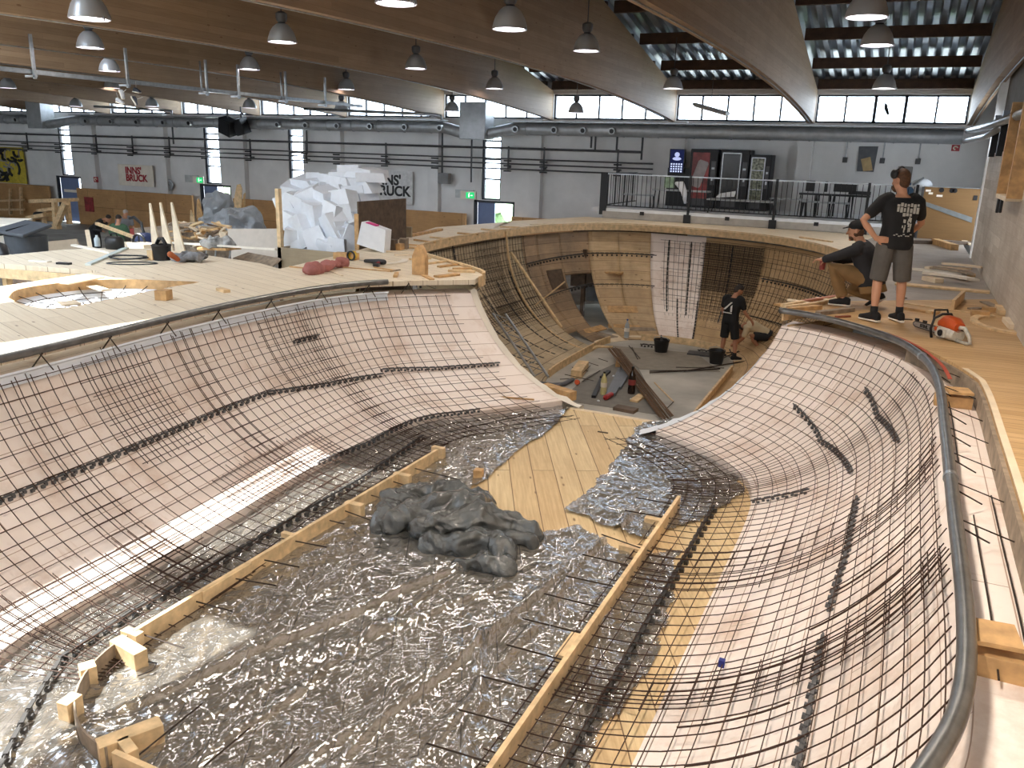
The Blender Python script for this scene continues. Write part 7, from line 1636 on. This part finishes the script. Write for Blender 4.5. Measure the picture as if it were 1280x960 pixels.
# 5-7: three men working on the hall floor
def far_man(px, zd, heading, bend, label, top, mtop, mleg, hairm, capm=None, k=1.0, arm=.5):
    global B, f, r
    p = atd(px, 290, zd); B = V((p.x, p.y, FZ)); f, r = basis(heading)
    def W_(x, y, z): return B+(r*x+f*y+up*z)*k
    c, s_ = cos(bend), sin(bend)
    def T(x, y, z): return W_(x, (z-.95)*s_+y*c, .95+(z-.95)*c-y*s_)
    J = dict(hipL=W_(-.1, 0, .9), hipR=W_(.1, 0, .9), knL=W_(-.13, .04, .48), knR=W_(.13, .04, .48), anL=W_(-.14, 0, .09), anR=W_(.14, 0, .09), toeL=f, toeR=f, pel=W_(0, 0, .95), chest=T(0, 0, 1.26), neck=T(0, 0, 1.5), head=T(0, .05, 1.64), shL=T(-.2, 0, 1.41), shR=T(.2, 0, 1.41), fw=(f*c-up*s_).normalized(), fw2=(f*c-up*s_).normalized(), look=(f*.8-up*(.2+s_*.6)).normalized(), hup=(up*c+f*s_))
    for s, sg in (('L', -1), ('R', 1)):
        J['el'+s] = T(sg*.27, .08, 1.16)+up*(-.02); J['wr'+s] = V(J['el'+s])+(f*arm-up*.12-r*sg*.06)*.5; J['hd'+s] = (f-up*.3).normalized(); J['hn'+s] = -up; J['ht'+s] = -r*sg
    o, hd, hr, sr = person('person', label, J, k, SKIN, .022)
    cloth([lambda mb: mb.loft(torso_secs(J['pel'], J['chest'], J['neck'], hr, sr, J['fw'], J['fw2'], .024, k, -.08)[:-1], 18), sleeve(J, 'L', k, .7 if top == 'shirt' else 1.9, .016), sleeve(J, 'R', k, .7 if top == 'shirt' else 1.9, .016)], top, mtop, o, .022, smooth=2)
    cloth([lambda mb: mb.loft(torso_secs(J['pel'], J['chest'], J['neck'], hr, sr, J['fw'], J['fw2'], .018, k, -.1)[:3], 18), legcl(J, 'L', k, 1.95, .016), legcl(J, 'R', k, 1.95, .016)], 'trousers', mleg, o, .022, smooth=2)
    M, r_, f_, u_ = hd; H0 = V(J['head'])
    cloth([lambda mb: mb.ell(H0+u_*.05-f_*.015, (.086, .1, .094), M, 14, 9)], 'cap' if capm else 'hair', capm or hairm, o, .02)
    for s in 'LR': shoes(J, s, o, BLK, k)
far_man(118, 28.5, radians(15), radians(52), 'man in black clothes stooping over the long beam', 'jacket', BLK2, BLK2, HAIRD)
far_man(147, 25.0, radians(115), radians(8), 'man in green T-shirt seen from behind on the hall floor', 'shirt', GTEE, BLK, HAIRD)
far_man(154, 28.5, radians(-20), radians(28), 'man in grey shirt and pale cap behind the man in green', 'shirt', GREYT, GRS, HAIRD, mat('pale_cap', (176, 168, 160), .8))
# ================================================================== LIGHT
wd = bpy.data.worlds.new('sky'); SC.world = wd; wd.use_nodes = True
bg = wd.node_tree.nodes['Background']; bg.inputs[0].default_value = (.82, .91, 1, 1); bg.inputs[1].default_value = 9.0
sn = bpy.data.lights.new('sun', 'SUN'); sn.energy = 20; sn.angle = radians(.6); sn.color = (1, .95, .86)
so = bpy.data.objects.new('sun', sn); COL.objects.link(so)
sd_ = V((.60, .14, -.79)).normalized(); so.rotation_euler = sd_.to_track_quat('-Z', 'Y').to_euler()
def portal(c, sx, sy, rot):
    l = bpy.data.lights.new('portal', 'AREA'); l.shape = 'RECTANGLE'; l.size = sx; l.size_y = sy; l.cycles.is_portal = True
    o = bpy.data.objects.new('portal', l); COL.objects.link(o); o.location = c; o.rotation_euler = rot
for b in range(len(BX)-1): portal(((BX[b]+BX[b+1])/2, YW+.3, 3.4), 4.1, .9, (-pi/2, 0, 0)); portal(((BX[b]+BX[b+1])/2, -1.85, 3.45), 4.1, .8, (pi/2, 0, 0))
for i, (xa, xb, ya, yb) in enumerate(ADDED_SKYL): portal(((xa+xb)/2, (ya+yb)/2, roofz((ya+yb)/2)+.6), xb-xa, yb-ya, (0, 0, 0))
for a, b in strips: portal(((a+b)/2, YW+.3, 1.4), b-a, 2.6, (-pi/2, 0, 0))
for a, b in doors: portal(((a+b)/2, YW+.3, -1.0), b-a, 2.1, (-pi/2, 0, 0))
SC.view_settings.view_transform = 'Standard'; SC.view_settings.look = 'None'; SC.view_settings.exposure = 0.36; SC.view_settings.gamma = 1
SC.view_settings.use_curve_mapping = False
cy = SC.cycles; cy.max_bounces = 8; cy.diffuse_bounces = 4; cy.glossy_bounces = 3; cy.transparent_max_bounces = 12; cy.use_denoising = True; cy.sample_clamp_indirect = 6; cy.caustics_reflective = False; cy.caustics_refractive = False
